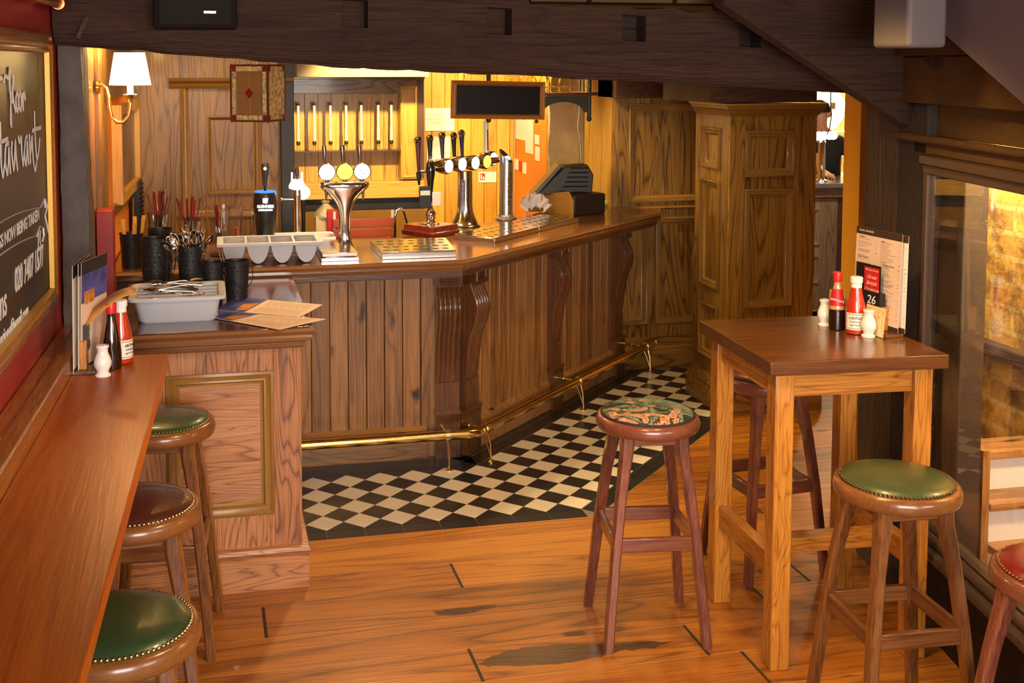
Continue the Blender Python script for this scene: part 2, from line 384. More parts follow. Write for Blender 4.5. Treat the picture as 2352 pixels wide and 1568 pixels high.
def panelling(mbF, mbM, mbP, O, u, n, W0, W1, Z0, Z1, opens, th=0.02, mould=PANEL_MOULD, rec=0.012):
    us = sorted(set([W0, W1]+[a for o_ in opens for a in (o_[0], o_[2])]))
    zs = sorted(set([Z0, Z1]+[a for o_ in opens for a in (o_[1], o_[3])]))
    for i in range(len(us)-1):
        run = None
        for j in range(len(zs)):
            solid = False
            if j < len(zs)-1:
                cu = (us[i]+us[i+1])/2; cz = (zs[j]+zs[j+1])/2
                solid = not any(o_[0] < cu < o_[2] and o_[1] < cz < o_[3] for o_ in opens)
            if solid and run is None: run = zs[j]
            if not solid and run is not None:
                mbF.slab(O, u, n, us[i], run, us[i+1], zs[j], -th, 0); run = None
    for o_ in opens:
        mbM.ring(O, u, n, (o_[0], o_[1], o_[2], o_[3]), mould)
        mbP.slab(O, u, n, o_[0], o_[1], o_[2], o_[3], -th-0.004, -rec)
# ================================================================ THE ROOM
def LW(s, d=0.0, z=0.0):      # left wall: s = distance into the room, d = distance off the wall
    return Vector((-0.52+0.0375*(s-3.9)+d*0.9993, s-d*0.0375, z))
LU = Vector((0.0375, 0.9993, 0)).normalized(); LN = Vector((LU.y, -LU.x, 0))
# -- plank floor
P0 = 4.853
seams = [P0+0.1]+[P0-0.0+0*0]
mb = MB()
ys = [4.90]+[onz(1000, q_).y for q_ in (1245.6, 1296.6, 1354.8, 1423.8, 1497.6)]
while ys[-1] > -1.2: ys.append(ys[-1]-0.222)
joints = {0: [2.5], 1: [2.3], 2: [onz(1048, 1320).x, 2.7], 3: [onz(608, 1430).x, 2.35], 4: [2.1], 5: [onz(1092, 1525).x, onz(1600, 1470).x]}
rnd = random.Random(3)
JT_ = []
for i in range(len(ys)-1):
    y1, y0 = ys[i], ys[i+1]
    js = joints.get(i, [rnd.uniform(-0.3, 0.6)+k*1.35 for k in range(-1, 3)])
    xs = [-0.6]+sorted(j for j in js if -0.5 < j < 3.0)+[3.1]
    for a, b in zip(xs[:-1], xs[1:]):
        mb.box(a+0.006, y0+0.0018, -0.02, b-0.006, y1-0.0018, 0.0); JT_.append((b, y0, y1))
# beyond the tiles, towards the passage (boards cut along the 45 degree edge)
for k in range(24):
    y0 = 4.90+k*0.16; y1 = y0+0.157
    xa0 = max(y0-3.158+0.0, 0); xa1 = max(y1-3.158, 0)
    cut = 3.9 if k % 2 else 4.6
    mb.prism([(xa0+0.0, y0), (cut-0.002, y0), (cut-0.002, y1), (xa1, y1)], -0.02, 0.0)
    mb.prism([(cut+0.002, y0), (7.0, y0), (7.0, y1), (cut+0.002, y1)], -0.02, 0.0)
for k in range(12):
    y0 = 8.74+k*0.2
    mb.box(3.0, y0, -0.02, 7.6, y0+0.197, 0)
floor = struct(mb.build('floor', wood('floor', 'x')))
mb = MB()
for b, y0, y1 in JT_: mb.box(b-0.006, y0, -0.02, b+0.006, y1, -0.0004)
struct(mb.build('floor', plain('joint_filler', (0.035, 0.020, 0.012), 0.7)))
mb = MB(); mb.box(-0.9, -1.5, -0.06, 7.7, 11.6, -0.021); mb.box(-0.6, -1.4, -0.02, 3.1, 4.90, -0.0008)
o = struct(mb.build('floor', plain('floor_gap', (0.55, 0.33, 0.20), 0.7)))
# worn dark patch on one plank
mb = MB()
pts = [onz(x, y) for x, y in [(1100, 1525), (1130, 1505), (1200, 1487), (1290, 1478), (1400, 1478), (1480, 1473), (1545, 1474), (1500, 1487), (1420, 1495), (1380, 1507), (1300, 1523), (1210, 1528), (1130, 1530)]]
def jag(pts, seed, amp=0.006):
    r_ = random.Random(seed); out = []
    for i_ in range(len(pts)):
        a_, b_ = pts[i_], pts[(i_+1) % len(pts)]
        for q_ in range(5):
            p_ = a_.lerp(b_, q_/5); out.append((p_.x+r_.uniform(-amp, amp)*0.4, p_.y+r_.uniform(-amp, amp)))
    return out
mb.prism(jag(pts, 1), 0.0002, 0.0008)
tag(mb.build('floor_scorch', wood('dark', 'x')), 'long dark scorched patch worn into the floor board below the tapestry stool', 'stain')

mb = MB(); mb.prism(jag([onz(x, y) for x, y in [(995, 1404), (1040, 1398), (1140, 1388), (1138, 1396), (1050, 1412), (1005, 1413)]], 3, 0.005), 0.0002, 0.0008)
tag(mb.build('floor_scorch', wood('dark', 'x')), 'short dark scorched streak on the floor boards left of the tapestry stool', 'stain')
# -- tiled floor at the bar
T0x, T0y, D = 0.5138, 5.670, 0.169
BLKT = plain('black_tile', (0.022, 0.020, 0.022), 0.28, var=0.3, vscale=3, bump=0.04, bscale=40)
WHTT = plain('cream_tile', (0.78, 0.70, 0.60), 0.32, var=0.04, vscale=4)
mb = MB()
g = 0.0016
def inside(x, y):
    return y > 4.994-1e-4 and x-y < -3.29 and (y < T0y+1e-4 or x-y > -4.32)
for i in range(-3, 26):
    for j in range(-22, 5):
        for par in (0, 1):
            cx_ = T0x+i*D+par*D/2; cy_ = T0y-D/2-j*D+par*D/2
            h = D/2-g
            q = [(cx_, cy_-h), (cx_+h, cy_), (cx_, cy_+h), (cx_-h, cy_)]
            if cy_ > 7.25 or cx_ < -0.2: continue
            c_in = [inside(x*0.98+cx_*0.02, y*0.98+cy_*0.02) for x, y in q]
            if all(c_in):
                mb.cur = 0 if par else 1
                if not par: mb.prism(q, -0.018, 0.0006)
                else: mb.prism(q, -0.018, 0.0)
            elif par:
                mb.cur = 0
                if abs(cy_-T0y) < 0.01 and inside(cx_, cy_-0.02): mb.prism([q[3], q[0], q[1]], -0.018, 0)
                elif abs(cy_-4.994) < 0.01 and inside(cx_, cy_+0.02): mb.prism([q[1], q[2], q[3]], -0.018, 0)
mb.cur = 0
def strip(p0, p1, wd, n, side=1):
    p0 = Vector(p0); p1 = Vector(p1); d = (p1-p0)/n; u = d.normalized(); nn = Vector((u.y, -u.x))*wd*side
    for k in range(n):
        a = p0+d*k+u*g; b = p0+d*(k+1)-u*g
        mb.prism([tuple(a+nn*0.02), tuple(b+nn*0.02), tuple(b+nn*0.98), tuple(a+nn*0.98)], -0.018, 0)
strip((0.0, 4.992), (1.70, 4.992), 0.092, 10)
strip((1.702, 4.996), (4.00, 7.296), 0.092, 19)
strip((-0.1, 5.672), (1.362, 5.672), 0.145, 8, -1)
strip((1.362, 5.68), (2.98, 7.30), 0.09, 12, -1)
strip((1.30, 5.75), (2.90, 7.35), 0.09, 12, -1)
tiles = mb.build('tiled_floor', [BLKT, WHTT], bevel=0.0, smooth=False)
tag(tiles, 'black and cream chequered floor tiles laid diagonally in front of the bar', 'floor', kind='structure')
mb = MB(); mb.prism([(-0.6, 4.901), (1.742, 4.901), (4.5, 7.659), (4.5, 8.6), (-0.6, 8.6)], -0.0195, -0.0025)
o = mb.build('tile_grout', plain('grout', (0.20, 0.17, 0.15), 0.8)); struct(o)
# bar side floor and back
mb = MB(); mb.prism([(-0.7, 6.0), (1.2, 6.0), (2.9, 7.75), (3.0, 9.4), (-0.7, 9.4)], -0.0024, -0.0012)
struct(mb.build('floor', plain('bar_vinyl', (0.05, 0.035, 0.03), 0.5)))

# -- ceiling: dark boards and joists in the front room, plaster over the bar
mb = MB()
for k in range(34):
    x0 = -0.8+k*0.16; mb.box(x0, -1.5, 2.45, x0+0.157, 4.6, 2.47)
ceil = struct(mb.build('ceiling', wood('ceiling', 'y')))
mb = MB(); mb.box(-0.9, 4.6, 2.45, 7.8, 11.6, 2.5)
struct(mb.build('ceiling', CREAM))

# -- left wall
mb = MB()
mb.slab(LW(0), LU, LN, -1.4, 0.0, 4.35, 2.45, -0.1, 0)
struct(mb.build('wall_left', REDP))
mb = MB(); mb.slab(LW(0), LU, LN, 4.35, 0.0, 7.0, 2.45, -0.1, 0.0)
o = struct(mb.build('wall_left', ORANGEW))
# timber linings on the wall past the post
mb = MB()
mb.slab(LW(0), LU, LN, 5.27, 0, 5.55, 2.45, 0.0, 0.03)
mb.slab(LW(0), LU, LN, 5.55, 1.90, 7.0, 2.45, 0.0, 0.012)
mb.slab(LW(0), LU, LN, 5.55, 1.31, 7.0, 1.37, 0.0, 0.02)
o = mb.build('trim_1', wood('oak', 'z'), bevel=0.002); struct(o)
mb = MB(); mb.slab(LW(0), LU, LN, 4.53, 0, 5.25, 2.45, 0.0, 0.012)
struct(mb.build('trim_2', wood('frame', 'z'), bevel=0.003))
# wooden ledge above the drinks shelf
mb = MB()
mb.slab(LW(0), LU, LN, -1.0, 1.00, 4.28, 1.125, 0.0, 0.052)
mb.slab(LW(0), LU, LN, -1.0, 1.00, 4.28, 1.140, 0.056, 0.108)
o = mb.build('wall_ledge', wood('frame', 'y'), bevel=0.006, seg=3)
tag(o, 'long orange brown wooden ledge with a groove under the chalkboard', 'ledge')
# panelling below the shelf
mb = MB(); mb.slab(LW(0), LU, LN, -1.0, 0.0, 4.28, 1.0, 0.0, 0.02)
struct(mb.build('baseboard_left', wood('dark', 'z')))

# -- timber post on the left
mb = MB()
bl = LW(4.25, 0.015); 
def hewn(mb, x0, y0, x1, y1, z0, z1, n=14, amp=0.005, seed=1, top=None, taper=0.0, axis='z'):
    r = random.Random(seed); k = 6; prev = None; base = len(mb.v); vs = []; fs = []
    for i in range(n+1):
        z = z0+(z1-z0)*i/n; t = i/n; tp = taper*(1-t)
        loop = []
        corners = [(x0, y0), (x1+tp, y0), (x1+tp, y1), (x0, y1)]
        for c in range(4):
            a = Vector(corners[c]); b = Vector(corners[(c+1) % 4])
            for q in range(k):
                p = a.lerp(b, q/k); loop.append((p.x+r.uniform(-amp, amp), p.y+r.uniform(-amp, amp), z))
        vs += loop
    m = 4*k
    for i in range(n):
        for c in range(m): c2 = (c+1) % m; fs.append((i*m+c, i*m+c2, (i+1)*m+c2, (i+1)*m+c))
    fs.append(tuple(range(m))[::-1]); fs.append(tuple(n*m+c for c in range(m)))
    if axis == 'x': vs = [(z, x, y) for x, y, z in vs]
    return mb.add(vs, fs)
hewn(mb, -0.495, 4.30, -0.418, 4.52, 1.12, 2.14, 16, 0.003, 5, taper=0.022)
o = mb.build('timber_post', [plain('painted_timber', (0.11, 0.095, 0.09), 0.85, bump=0.9, bscale=22, var=0.25, vscale=10)], ang=50)
tag(o, 'grey painted timber post with nail holes beside the chalkboard', 'post')

# -- the big beam
mb = MB()
prof_n = 44; r = random.Random(11)
XB0, XB1 = -0.50, 2.64
def beam_bot(x):
    pts = [(-0.56, 2.135), (-0.05, 2.098), (0.366, 2.060), (1.013, 2.028), (1.706, 1.996), (2.353, 1.962), (2.66, 1.945)]
    for (a, za), (b, zb) in zip(pts[:-1], pts[1:]):
        if a <= x <= b: return za+(zb-za)*(x-a)/(b-a)
    return pts[-1][1]
def beam_top(x): return 2.445 if x < 1.2 else 2.279-(0.012 if x > 1.85 else 0)
holes = [0.549, 1.092, 1.626, 2.111]
vs = []; fs = []; cols = []
X = [XB0+(XB1-XB0)*i/prof_n for i in range(prof_n+1)]
for h in holes:
    X += [h-0.048, h+0.048]
X = sorted(X); X = [x for i, x in enumerate(X) if i == 0 or x-X[i-1] > 0.008 or min(abs(x-h-s) for h in holes for s in (-0.048, 0.048)) < 1e-6]
Yf, Yb = 4.20, 4.46
for x in X:
    bz = beam_bot(x)+r.uniform(-0.004, 0.004); tz = beam_top(x)+r.uniform(-0.005, 0.005)
    hz0 = 2.10+0.155*0; sc = 0.0
    hz1 = [2.262, 2.262, 2.262, 2.262]
    # front face rows: chamfer start, below hole, hole bottom, hole top, top
    cz = bz+0.055+0.02*(x-XB0)/3*0
    h_top = 2.297-0.043*(x-0.549); h_bot = h_top-0.10
    rows = [(Yb, bz), (Yf+0.05, bz), (Yf, cz), (Yf, (cz+h_bot)/2), (Yf, h_bot), (Yf, h_top), (Yf, tz), (Yb, tz)]
    vs += [(x, y+(r.uniform(-0.004, 0.004) if k in (2, 3) else 0), z) for k, (y, z) in enumerate(rows)]
m = 8
def in_hole(xa, xb): c = (xa+xb)/2; return any(abs(c-h) < 0.046 for h in holes)
for i in range(len(X)-1):
    for k in range(m):
        if k == 4 and in_hole(X[i], X[i+1]): continue
        k2 = (k+1) % m; fs.append((i*m+k, i*m+k2, (i+1)*m+k2, (i+1)*m+k))
fs.append(tuple(range(m))); fs.append(tuple((len(X)-1)*m+k for k in range(m))[::-1])
mb.add(vs, fs)
for h in holes:     # mortise pockets
    a, b = h-0.048, h+0.048; y0, y1 = Yf, Yf+0.10
    za = lambda x: 2.297-0.043*(x-0.549)
    A = [(a, y0, za(a)-0.10), (b, y0, za(b)-0.10), (b, y0, za(b)), (a, y0, za(a))]; B = [(x, y1, z) for x, y, z in A]
    mb.add(A+B, [(0, 1, 5, 4), (1, 2, 6, 5), (2, 3, 7, 6), (3, 0, 4, 7), (4, 5, 6, 7)])
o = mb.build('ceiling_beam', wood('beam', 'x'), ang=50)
tag(o, 'huge rough old oak beam with square mortise holes across the top of the room', 'beam')
# short bridging timbers and boards above the beam
mb = MB()
for k, (x0, x1) in enumerate([(1.22, 1.45), (1.46, 1.80), (1.81, 2.05)]):
    mb.box(x0, 4.22, 2.30, x1-0.01, 4.60, 2.44)
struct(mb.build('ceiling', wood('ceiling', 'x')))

# -- brown panel under the beam at the right, above the column
mb = MB(); mb.slab(Vector((0, 0, 0)), Vector((1, 0, 0)), Vector((0, -1, 0)), 2.72, 1.93, 3.9, 2.45, -7.27, -7.2)
p0 = ony(1500, 200, 6.9); 
mb2 = MB(); mb2.box(2.85, 6.15, 1.845, 3.52, 6.85, 2.45)
struct(mb2.build('trim_3', wood('beam', 'x')))

# -- right: corner post, glazed screen
G0 = Vector((2.583, 3.72, 0)); GT = Vector((-0.185, -0.983, 0)).normalized(); GN = Vector((-GT.y*-1, GT.x*-1, 0)); 
GN = Vector((-0.983, 0.185, 0)).normalized()    # towards the room
def GP(t, d=0.0, z=0.0): return G0+GT*t+GN*d+Vector((0, 0, z))
mb = MB()
def hewn_quad(mb, q, z0, z1, n, amp, seed):
    o_ = len(mb.v); hewn(mb, 0, 0, 1, 1, z0, z1, n, 0.0, seed); r = random.Random(seed)
    for i in range(o_, len(mb.v)):
        v = mb.v[i]; a = Vector(q[0]).lerp(Vector(q[1]), v.x); b_ = Vector(q[3]).lerp(Vector(q[2]), v.x); p = a.lerp(b_, v.y)
        mb.v[i] = Vector((p.x+r.uniform(-amp, amp), p.y+r.uniform(-amp, amp), v.z))
def pq(t0, t1, d0=0.0, d1=-0.15): return [tuple(GP(t0, d0)[:2]), tuple(GP(t0, d1)[:2]), tuple(GP(t1, d1)[:2]), tuple(GP(t1, d0)[:2])]
hewn_quad(mb, pq(-0.278, -0.425), 0.0, 1.94, 18, 0.004, 8)
hewn_quad(mb, pq(-0.432, -0.60, 0.004), 0.0, 1.94, 18, 0.004, 9)
o = mb.build('timber_post', wood('post', 'z'), ang=50)
tag(o, 'split dark brown timber post behind the high table', 'post')
mb = MB(); mb.slab(GP(0), GT, GN, -0.275, 0.0, -0.021, 1.918, -0.12, 0.0)
o = mb.build('timber_post', plain('dim_painted_timber', (0.055, 0.045, 0.048), 0.9, spec=0.2, bump=0.6, bscale=30), bevel=0.006)
tag(o, 'rough purplish grey door jamb between the split post and the glazed screen', 'post')
# glazed screen
win = struct(thing('window_1', None, None, GP(0)))
mb = MB()
mb.slab(GP(0), GT, GN, -0.02, 0.36, 0.010, 1.70, -0.03, 0.012)
mb.slab(GP(0), GT, GN, 1.9, 0.36, 1.96, 1.70, -0.03, 0.015)
mb.slab(GP(0), GT, GN, -0.02, 1.665, 1.96, 1.70, -0.03, 0.015)
mb.slab(GP(0), GT, GN, -0.02, 1.70, 1.96, 1.735, -0.03, 0.03)
mb.build('window_frame', plain('brown_paint', (0.075, 0.042, 0.028), 0.4, bump=0.05, var=0.1), win, wc=True, bevel=0.004)
mb = MB()
prof = [(0.0, 0.0)]
mb.slab(GP(0), GT, GN, -0.02, 0.385, 1.96, 0.40, -0.03, 0.02)
for (z, d, rr) in ((0.375, 0.03, 0.020), (0.335, 0.045, 0.026)):
    a = GP(-0.02, d, z); b = GP(1.96, d, z); mb.tube([a, b], rr, 14)
mb.build('window_sill', plain('brown_gloss_paint', (0.070, 0.045, 0.034), 0.28, bump=0.05, var=0.15), win, wc=True)
mb = MB(); mb.slab(GP(0), GT, GN, 0.008, 0.395, 1.91, 1.67, -0.008, -0.002)
mb.build('glass_pane', plain('window_glass', (0.97, 0.98, 0.96), 0.0, trans=1.0, ior=1.33), win, wc=True)
# wall under the screen, wall above it
mb = MB(); mb.slab(GP(0), GT, GN, -0.02, 0.0, 2.6, 0.34, -0.1, 0.01)
struct(mb.build('wall_right', plain('dark_brown_panel', (0.014, 0.008, 0.005), 0.7, bump=0.1)))
mb = MB()
mb.slab(GP(0), GT, GN, -0.27, 1.735, 2.6, 1.775, -0.08, 0.0)
mb.slab(GP(0), GT, GN, -0.27, 1.80, 2.6, 1.925, -0.08, -0.035)
a = GP(-0.27, 0.01, 1.79); b = GP(2.6, 0.01, 1.79); mb.tube([a, b], 0.016, 12)
struct(mb.build('trim_4', wood('ceiling', 'y'), bevel=0.003))
mb = MB(); mb.slab(GP(0), GT, GN, -0.61, 1.92, 2.6, 2.092, -0.10, 0.03)
o = mb.build('cross_beam', wood('ceiling', 'y'), bevel=0.004); tag(o, 'brown boxed beam running over the glazed screen', 'beam')
mb = MB(); mb.slab(GP(0), GT, GN, -0.45, 2.094, 2.6, 2.45, -0.10, 0.07)
o = struct(mb.build('wall_right', wood('ceiling', 'y')))
mb = MB()
for t in (0.02, 0.40):   # triangular notch brackets of the stair above
    q = [(t-0.0, 2.092), (t+0.17, 2.092), (t+0.10, 2.045)]
    O = GP(0, 0.031); 
    M = Matrix(((GT.x, 0, GN.x, O.x), (GT.y, 0, GN.y, O.y), (0, 1, 0, 0), (0, 0, 0, 1)))
    mb.prism(q, 0.0, 0.012, M)
o = mb.build('trim_5', wood('beam', 'y')); struct(o)
# stair string: the sloping dark timber in front of the beam end
mb = MB()
dg_ = [(1.90, 2.285), (2.498, 1.93), (2.735, 1.79), (2.735, 1.86), (2.72, 2.12), (2.66, 2.45), (1.90, 2.45)]
dg_ = [(x*0.975, 2.06+(z-2.06)*0.975) for x, z in dg_]
M = Matrix(((1, 0, 0, 0), (0, 0, -1, 3.985), (0, 1, 0, 0), (0, 0, 0, 1)))
mb.prism(dg_, 0.0, 0.085, M)
o = mb.build('stair_string', wood('beam', 'x'), bevel=0.004); tag(o, 'dark sloping stair timber crossing the right end of the big beam', 'beam')
# sloping painted soffit top right and pale boxed duct
mb = MB(); O = GP(0, 0.078)
M = Matrix(((GT.x, 0, GN.x, O.x), (GT.y, 0, GN.y, O.y), (0, 1, 0, 0), (0, 0, 0, 1)))
mb.prism([(0.12, 2.24), (0.17, 2.245), (0.86, 1.96), (2.6, 1.26), (2.6, 2.44), (0.12, 2.44)], 0.0, 0.05, M)
o = mb.build('stair_soffit', plain('lilac_paint', (0.22, 0.18, 0.20), 0.6, bump=0.03)); tag(o, 'pale sloping painted underside of the stairs in the upper right corner', 'panel')
mb = MB(); 
q0 = ony(2040, 100, 3.35); q1 = ony(2085, 100, 3.25); q2 = ony(2176, 100, 3.25)
mb.box(q1.x, 3.25, 2.115, q2.x, 3.45, 2.44)
o = mb.build('boxed_duct', plain('pale_paint', (0.17, 0.145, 0.15), 0.6, bump=0.03), bevel=0.015, seg=4); tag(o, 'pale rounded boxed bracket hanging from the ceiling at upper right', 'duct')

# -- beyond the glass: stairwell with brick wall
def brickmat():
    m, t, b = newmat('yellow_brick'); L = t.links.new
    tc = nd(t, 'ShaderNodeTexCoord'); sp = nd(t, 'ShaderNodeSeparateXYZ'); cb = nd(t, 'ShaderNodeCombineXYZ')
    L(tc.outputs['Object'], sp.inputs[0]); L(sp.outputs[1], cb.inputs[0]); L(sp.outputs[2], cb.inputs[1])
    nz = nd(t, 'ShaderNodeTexNoise'); nz.inputs['Scale'].default_value = 12; L(tc.outputs['Object'], nz.inputs['Vector'])
    ds = nd(t, 'ShaderNodeVectorMath', operation='SCALE'); ds.inputs['Scale'].default_value = 0.012; L(nz.outputs['Color'], ds.inputs[0])
    ad = nd(t, 'ShaderNodeVectorMath', operation='ADD'); L(cb.outputs[0], ad.inputs[0]); L(ds.outputs[0], ad.inputs[1])
    br = nd(t, 'ShaderNodeTexBrick'); br.inputs['Scale'].default_value = 1.0; br.inputs['Brick Width'].default_value = 0.26; br.inputs['Row Height'].default_value = 0.105; br.inputs['Mortar Size'].default_value = 0.012; br.inputs['Mortar Smooth'].default_value = 0.3; br.inputs['Bias'].default_value = -0.2
    br.inputs['Color1'].default_value = (0.74, 0.40, 0.06, 1); br.inputs['Color2'].default_value = (0.36, 0.18, 0.05, 1); br.inputs['Mortar'].default_value = (0.72, 0.48, 0.16, 1)
    L(ad.outputs[0], br.inputs['Vector'])
    n2 = nd(t, 'ShaderNodeTexNoise'); n2.inputs['Scale'].default_value = 9; n2.inputs['Detail'].default_value = 8; n2.inputs['Roughness'].default_value = 0.75; L(tc.outputs['Object'], n2.inputs['Vector'])
    cr = nd(t, 'ShaderNodeValToRGB'); cr.color_ramp.elements[0].position = 0.40; cr.color_ramp.elements[0].color = (0.18, 0.13, 0.10, 1); cr.color_ramp.elements[1].position = 0.55; cr.color_ramp.elements[1].color = (1, 1, 1, 1)
    L(n2.outputs['Fac'], cr.inputs[0])
    mx = nd(t, 'ShaderNodeMix', data_type='RGBA', blend_type='MULTIPLY'); mx.inputs['Factor'].default_value = 0.75
    L(br.outputs['Color'], mx.inputs['A']); L(cr.outputs[0], mx.inputs['B']); L(mx.outputs['Result'], b.inputs['Base Color'])
    b.inputs['Roughness'].default_value = 0.9
    bp = nd(t, 'ShaderNodeBump'); bp.inputs['Strength'].default_value = 0.7; bp.inputs['Distance'].default_value = 0.02
    L(n2.outputs['Fac'], bp.inputs['Height']); L(bp.outputs[0], b.inputs['Normal'])
    return m
mb = MB(); mb.box(3.30, 1.0, -0.9, 3.42, 5.05, 2.45)
struct(mb.build('wall_stairwell', brickmat()))
mb = MB(); mb.prism([(2.86, 4.36), (2.89, 4.36), (3.32, 5.10), (3.29, 5.10)], -0.9, 2.45); struct(mb.build('wall_stairwell', plain('brown_paint', (0.075, 0.042, 0.028), 0.4, bump=0.05, var=0.1)))  # unseen oblique wall, added to stop stairwell light leaking into the room
mb = MB(); mb.box(3.24, 1.2, 0.83, 3.30, 4.6, 0.885)
o = mb.build('wall_rail', wood('beam', 'y'), bevel=0.003); tag(o, 'dark horizontal timber rail on the brick wall beyond the glass', 'rail')
mb = MB(); mb.box(2.635, 3.58, -0.2, 2.735, 3.715, 2.0)
o = mb.build('timber_post', plain('dark_stained_post', (0.035, 0.020, 0.012), 0.7, bump=0.2, var=0.2), bevel=0.006, seg=2); tag(o, 'dark timber post standing just behind the window glass', 'post')
# steps going down, seen through the glass
st = thing('staircase', 'steps with white risers and brown treads beyond the glass', 'stairs', (3.0, 3.6, -0.6))
for k in range(6):
    yk = 3.74-0.10*k; zk = 0.62-0.155*k
    mb = MB(); mb.box(2.80, yk-0.02, zk-0.155, 3.24, yk, zk-0.03)
    mb.build('riser', plain('white_riser', (0.72, 0.70, 0.66), 0.6), st, wc=True)
    mb = MB(); mb.box(2.79, yk-0.05, zk-0.03, 3.24, yk+0.098, zk)
    mb.build('tread', wood('plank', 'x'), st, wc=True, bevel=0.004)
mb = MB(); mb.box(2.76, 3.60, -0.1, 2.79, 3.74, 0.66); mb.box(2.76, 2.6, 0.60, 2.79, 2.7, 0.61)
mb.build('string_board', wood('plank', 'z'), st, wc=True)

# -- back of the bar
PX = lambda px, py, y: ony(px, py, y)
X1 = Vector((1, 0, 0)); YN = Vector((0, -1, 0)); Z0 = Vector((0, 0, 0))
# left panelled wall at y = 7
mbF, mbM, mbP = MB(), MB(), MB()
Yw = 7.0; O = Vector((0, Yw, 0))
xa, xb = -0.395, PX(640, 400, Yw).x
pa = PX(412, 205, Yw); pb = PX(565, 455, Yw); pc = PX(640, 205, Yw)
panelling(mbF, mbM, mbP, O, X1, YN, xa, xb, 0.0, 2.45, [(PX(415, 300, Yw).x, PX(0, 450, Yw).z+0.25*0-0.16, PX(600, 300, Yw).x, 1.97), (PX(415, 300, Yw).x, 0.16, PX(600, 300, Yw).x, 0.92)], rec=0.014)
struct(mbF.build('wall_back_left', wood('oakdark', 'z'), bevel=0.0015))
struct(mbM.build('trim_6', wood('oakdark~', 'z'))); struct(mbP.build('trim_7', wood('oakdark', 'z')))
mb = MB()
prof = [(0, 0), (0.012, 0), (0.03, 0.018), (0.034, 0.03), (0.06, 0.045), (0.066, 0.062), (0, 0.062)]
zc = PX(0, 205, Yw).z
mb.sweep([(a, zc+b) for a, b in prof], [(PX(388, 190, Yw).x, Yw), (PX(672, 190, Yw).x, Yw)])
mb.ring(O, X1, YN, (PX(470, 0, Yw).x, PX(0, 458, Yw).z, PX(590, 0, Yw).x, PX(0, 270, Yw).z), [(0, 0.0-0.012), (0.0, 0.002), (0.01, 0.004), (0.02, -0.004), (0.026, -0.012)])
o = mb.build('trim_8', wood('oakdark~', 'x')); struct(o)
mb = MB(); q = PX(641, 0, Yw); q2 = PX(672, 0, Yw)
mb.box(q.x, Yw-0.04, 0, q2.x, Yw+0.06, 2.45)
o = mb.build('black_post', plain('black_painted_wood', (0.018, 0.018, 0.022), 0.5), bevel=0.004); tag(o, 'black post between the oak panelling and the spirit optics', 'post')
# back shelf below the panelling
mb = MB(); mb.box(-0.395, 6.62, 0.98, PX(637, 0, Yw).x, 6.99, 1.01); mb.box(-0.395, 6.66, 0, PX(637, 0, Yw).x, 6.99, 0.98)
o = mb.build('back_counter', wood('dark', 'x'), bevel=0.003); tag(o, 'low dark back counter under the oak panelling', 'counter')

# pine boarded wall
Yp = 8.8; mb = MB(); x = PX(930, 0, Yp).x; xe = 2.41
while x < xe: mb.box(x, Yp, 0, min(x+0.105, xe)-0.003, Yp+0.02, 2.45); x += 0.105
struct(mb.build('wall_back', wood('pine', 'z'), bevel=0.003, seg=1))
mb = MB(); mb.box(-0.6, Yp+0.021, 0, 3.2, Yp+0.1, 2.45); struct(mb.build('wall_back', CREAM))
# orange wall to the right of it
mb = MB(); mb.box(2.42, 7.95, 0, 2.52, 8.82, 2.45); struct(mb.build('wall_bar_side', ORANGEW))
# rough plaster column
mb = MB(); hewn(mb, 2.425, 7.90, 2.72, 8.10, 0, 2.45, 20, 0.008, 31)
o = mb.build('plastered_column', plain('rough_plaster', (0.40, 0.30, 0.16), 0.85, bump=0.7, bscale=30, var=0.25, vscale=6), ang=60); tag(o, 'rough yellowish plastered column with a dark knot hole beside the orange wall', 'column')
# yellow lit side board and the right panelled wall
Yr = 7.3
xr0 = PX(1410, 0, Yr).x
mb = MB(); mb.box(xr0-0.0, Yr+0.022, 0, xr0+0.03, 8.45, 2.45); struct(mb.build('wall_bar_side', wood('cabinet', 'z')))
mb = MB(); mb.box(2.72, 8.1, 0, xr0, 8.2, 2.45); struct(mb.build('wall_bar_side', wood('dark', 'z')))
mbF, mbM, mbP = MB(), MB(), MB(); O = Vector((0, Yr, 0)); xr1 = 3.60
pL = PX(1447, 0, Yr).x; pR = 3.42
zA, zB = PX(0, 232, Yr).z+0.0, PX(0, 455, Yr).z
panelling(mbF, mbM, mbP, O, X1, YN, xr0, xr1, 0.0, 2.0, [(pL, 1.135, pR, 1.80), (PX(1512, 0, Yr).x, 0.30, pR, 1.03), (xr0+0.04, 0.30, PX(1512, 0, Yr).x-0.05, 1.03)])
struct(mbF.build('wall_right_panelled', wood('oak', 'z'), bevel=0.0015))
struct(mbM.build('trim_9', wood('oak~', 'z'))); struct(mbP.build('trim_10', wood('oak', 'z')))
mb = MB()
mb.sweep([(0, 0.0), (0.03, 0), (0.03, 0.13), (0.022, 0.15), (0.012, 0.16), (0.012, 0.20), (0, 0.21)], [(xr0, Yr), (xr1, Yr)])
mb.sweep([(0, 1.085), (0.012, 1.088), (0.018, 1.097), (0.010, 1.106), (0, 1.108)], [(xr0, Yr), (xr1, Yr)])
struct(mb.build('baseboard_back', wood('oak', 'x')))
mb = MB(); mb.box(xr0, Yr-0.06, 1.84, xr1, Yr+0.3, 2.45); struct(mb.build('trim_11', wood('dark', 'x'), bevel=0.004))
# filler panel right of it, towards the passage
mb = MB(); mb.box(3.6, Yr, 0, 3.68, 8.5, 2.45); struct(mb.build('wall_passage', YELLOWW))
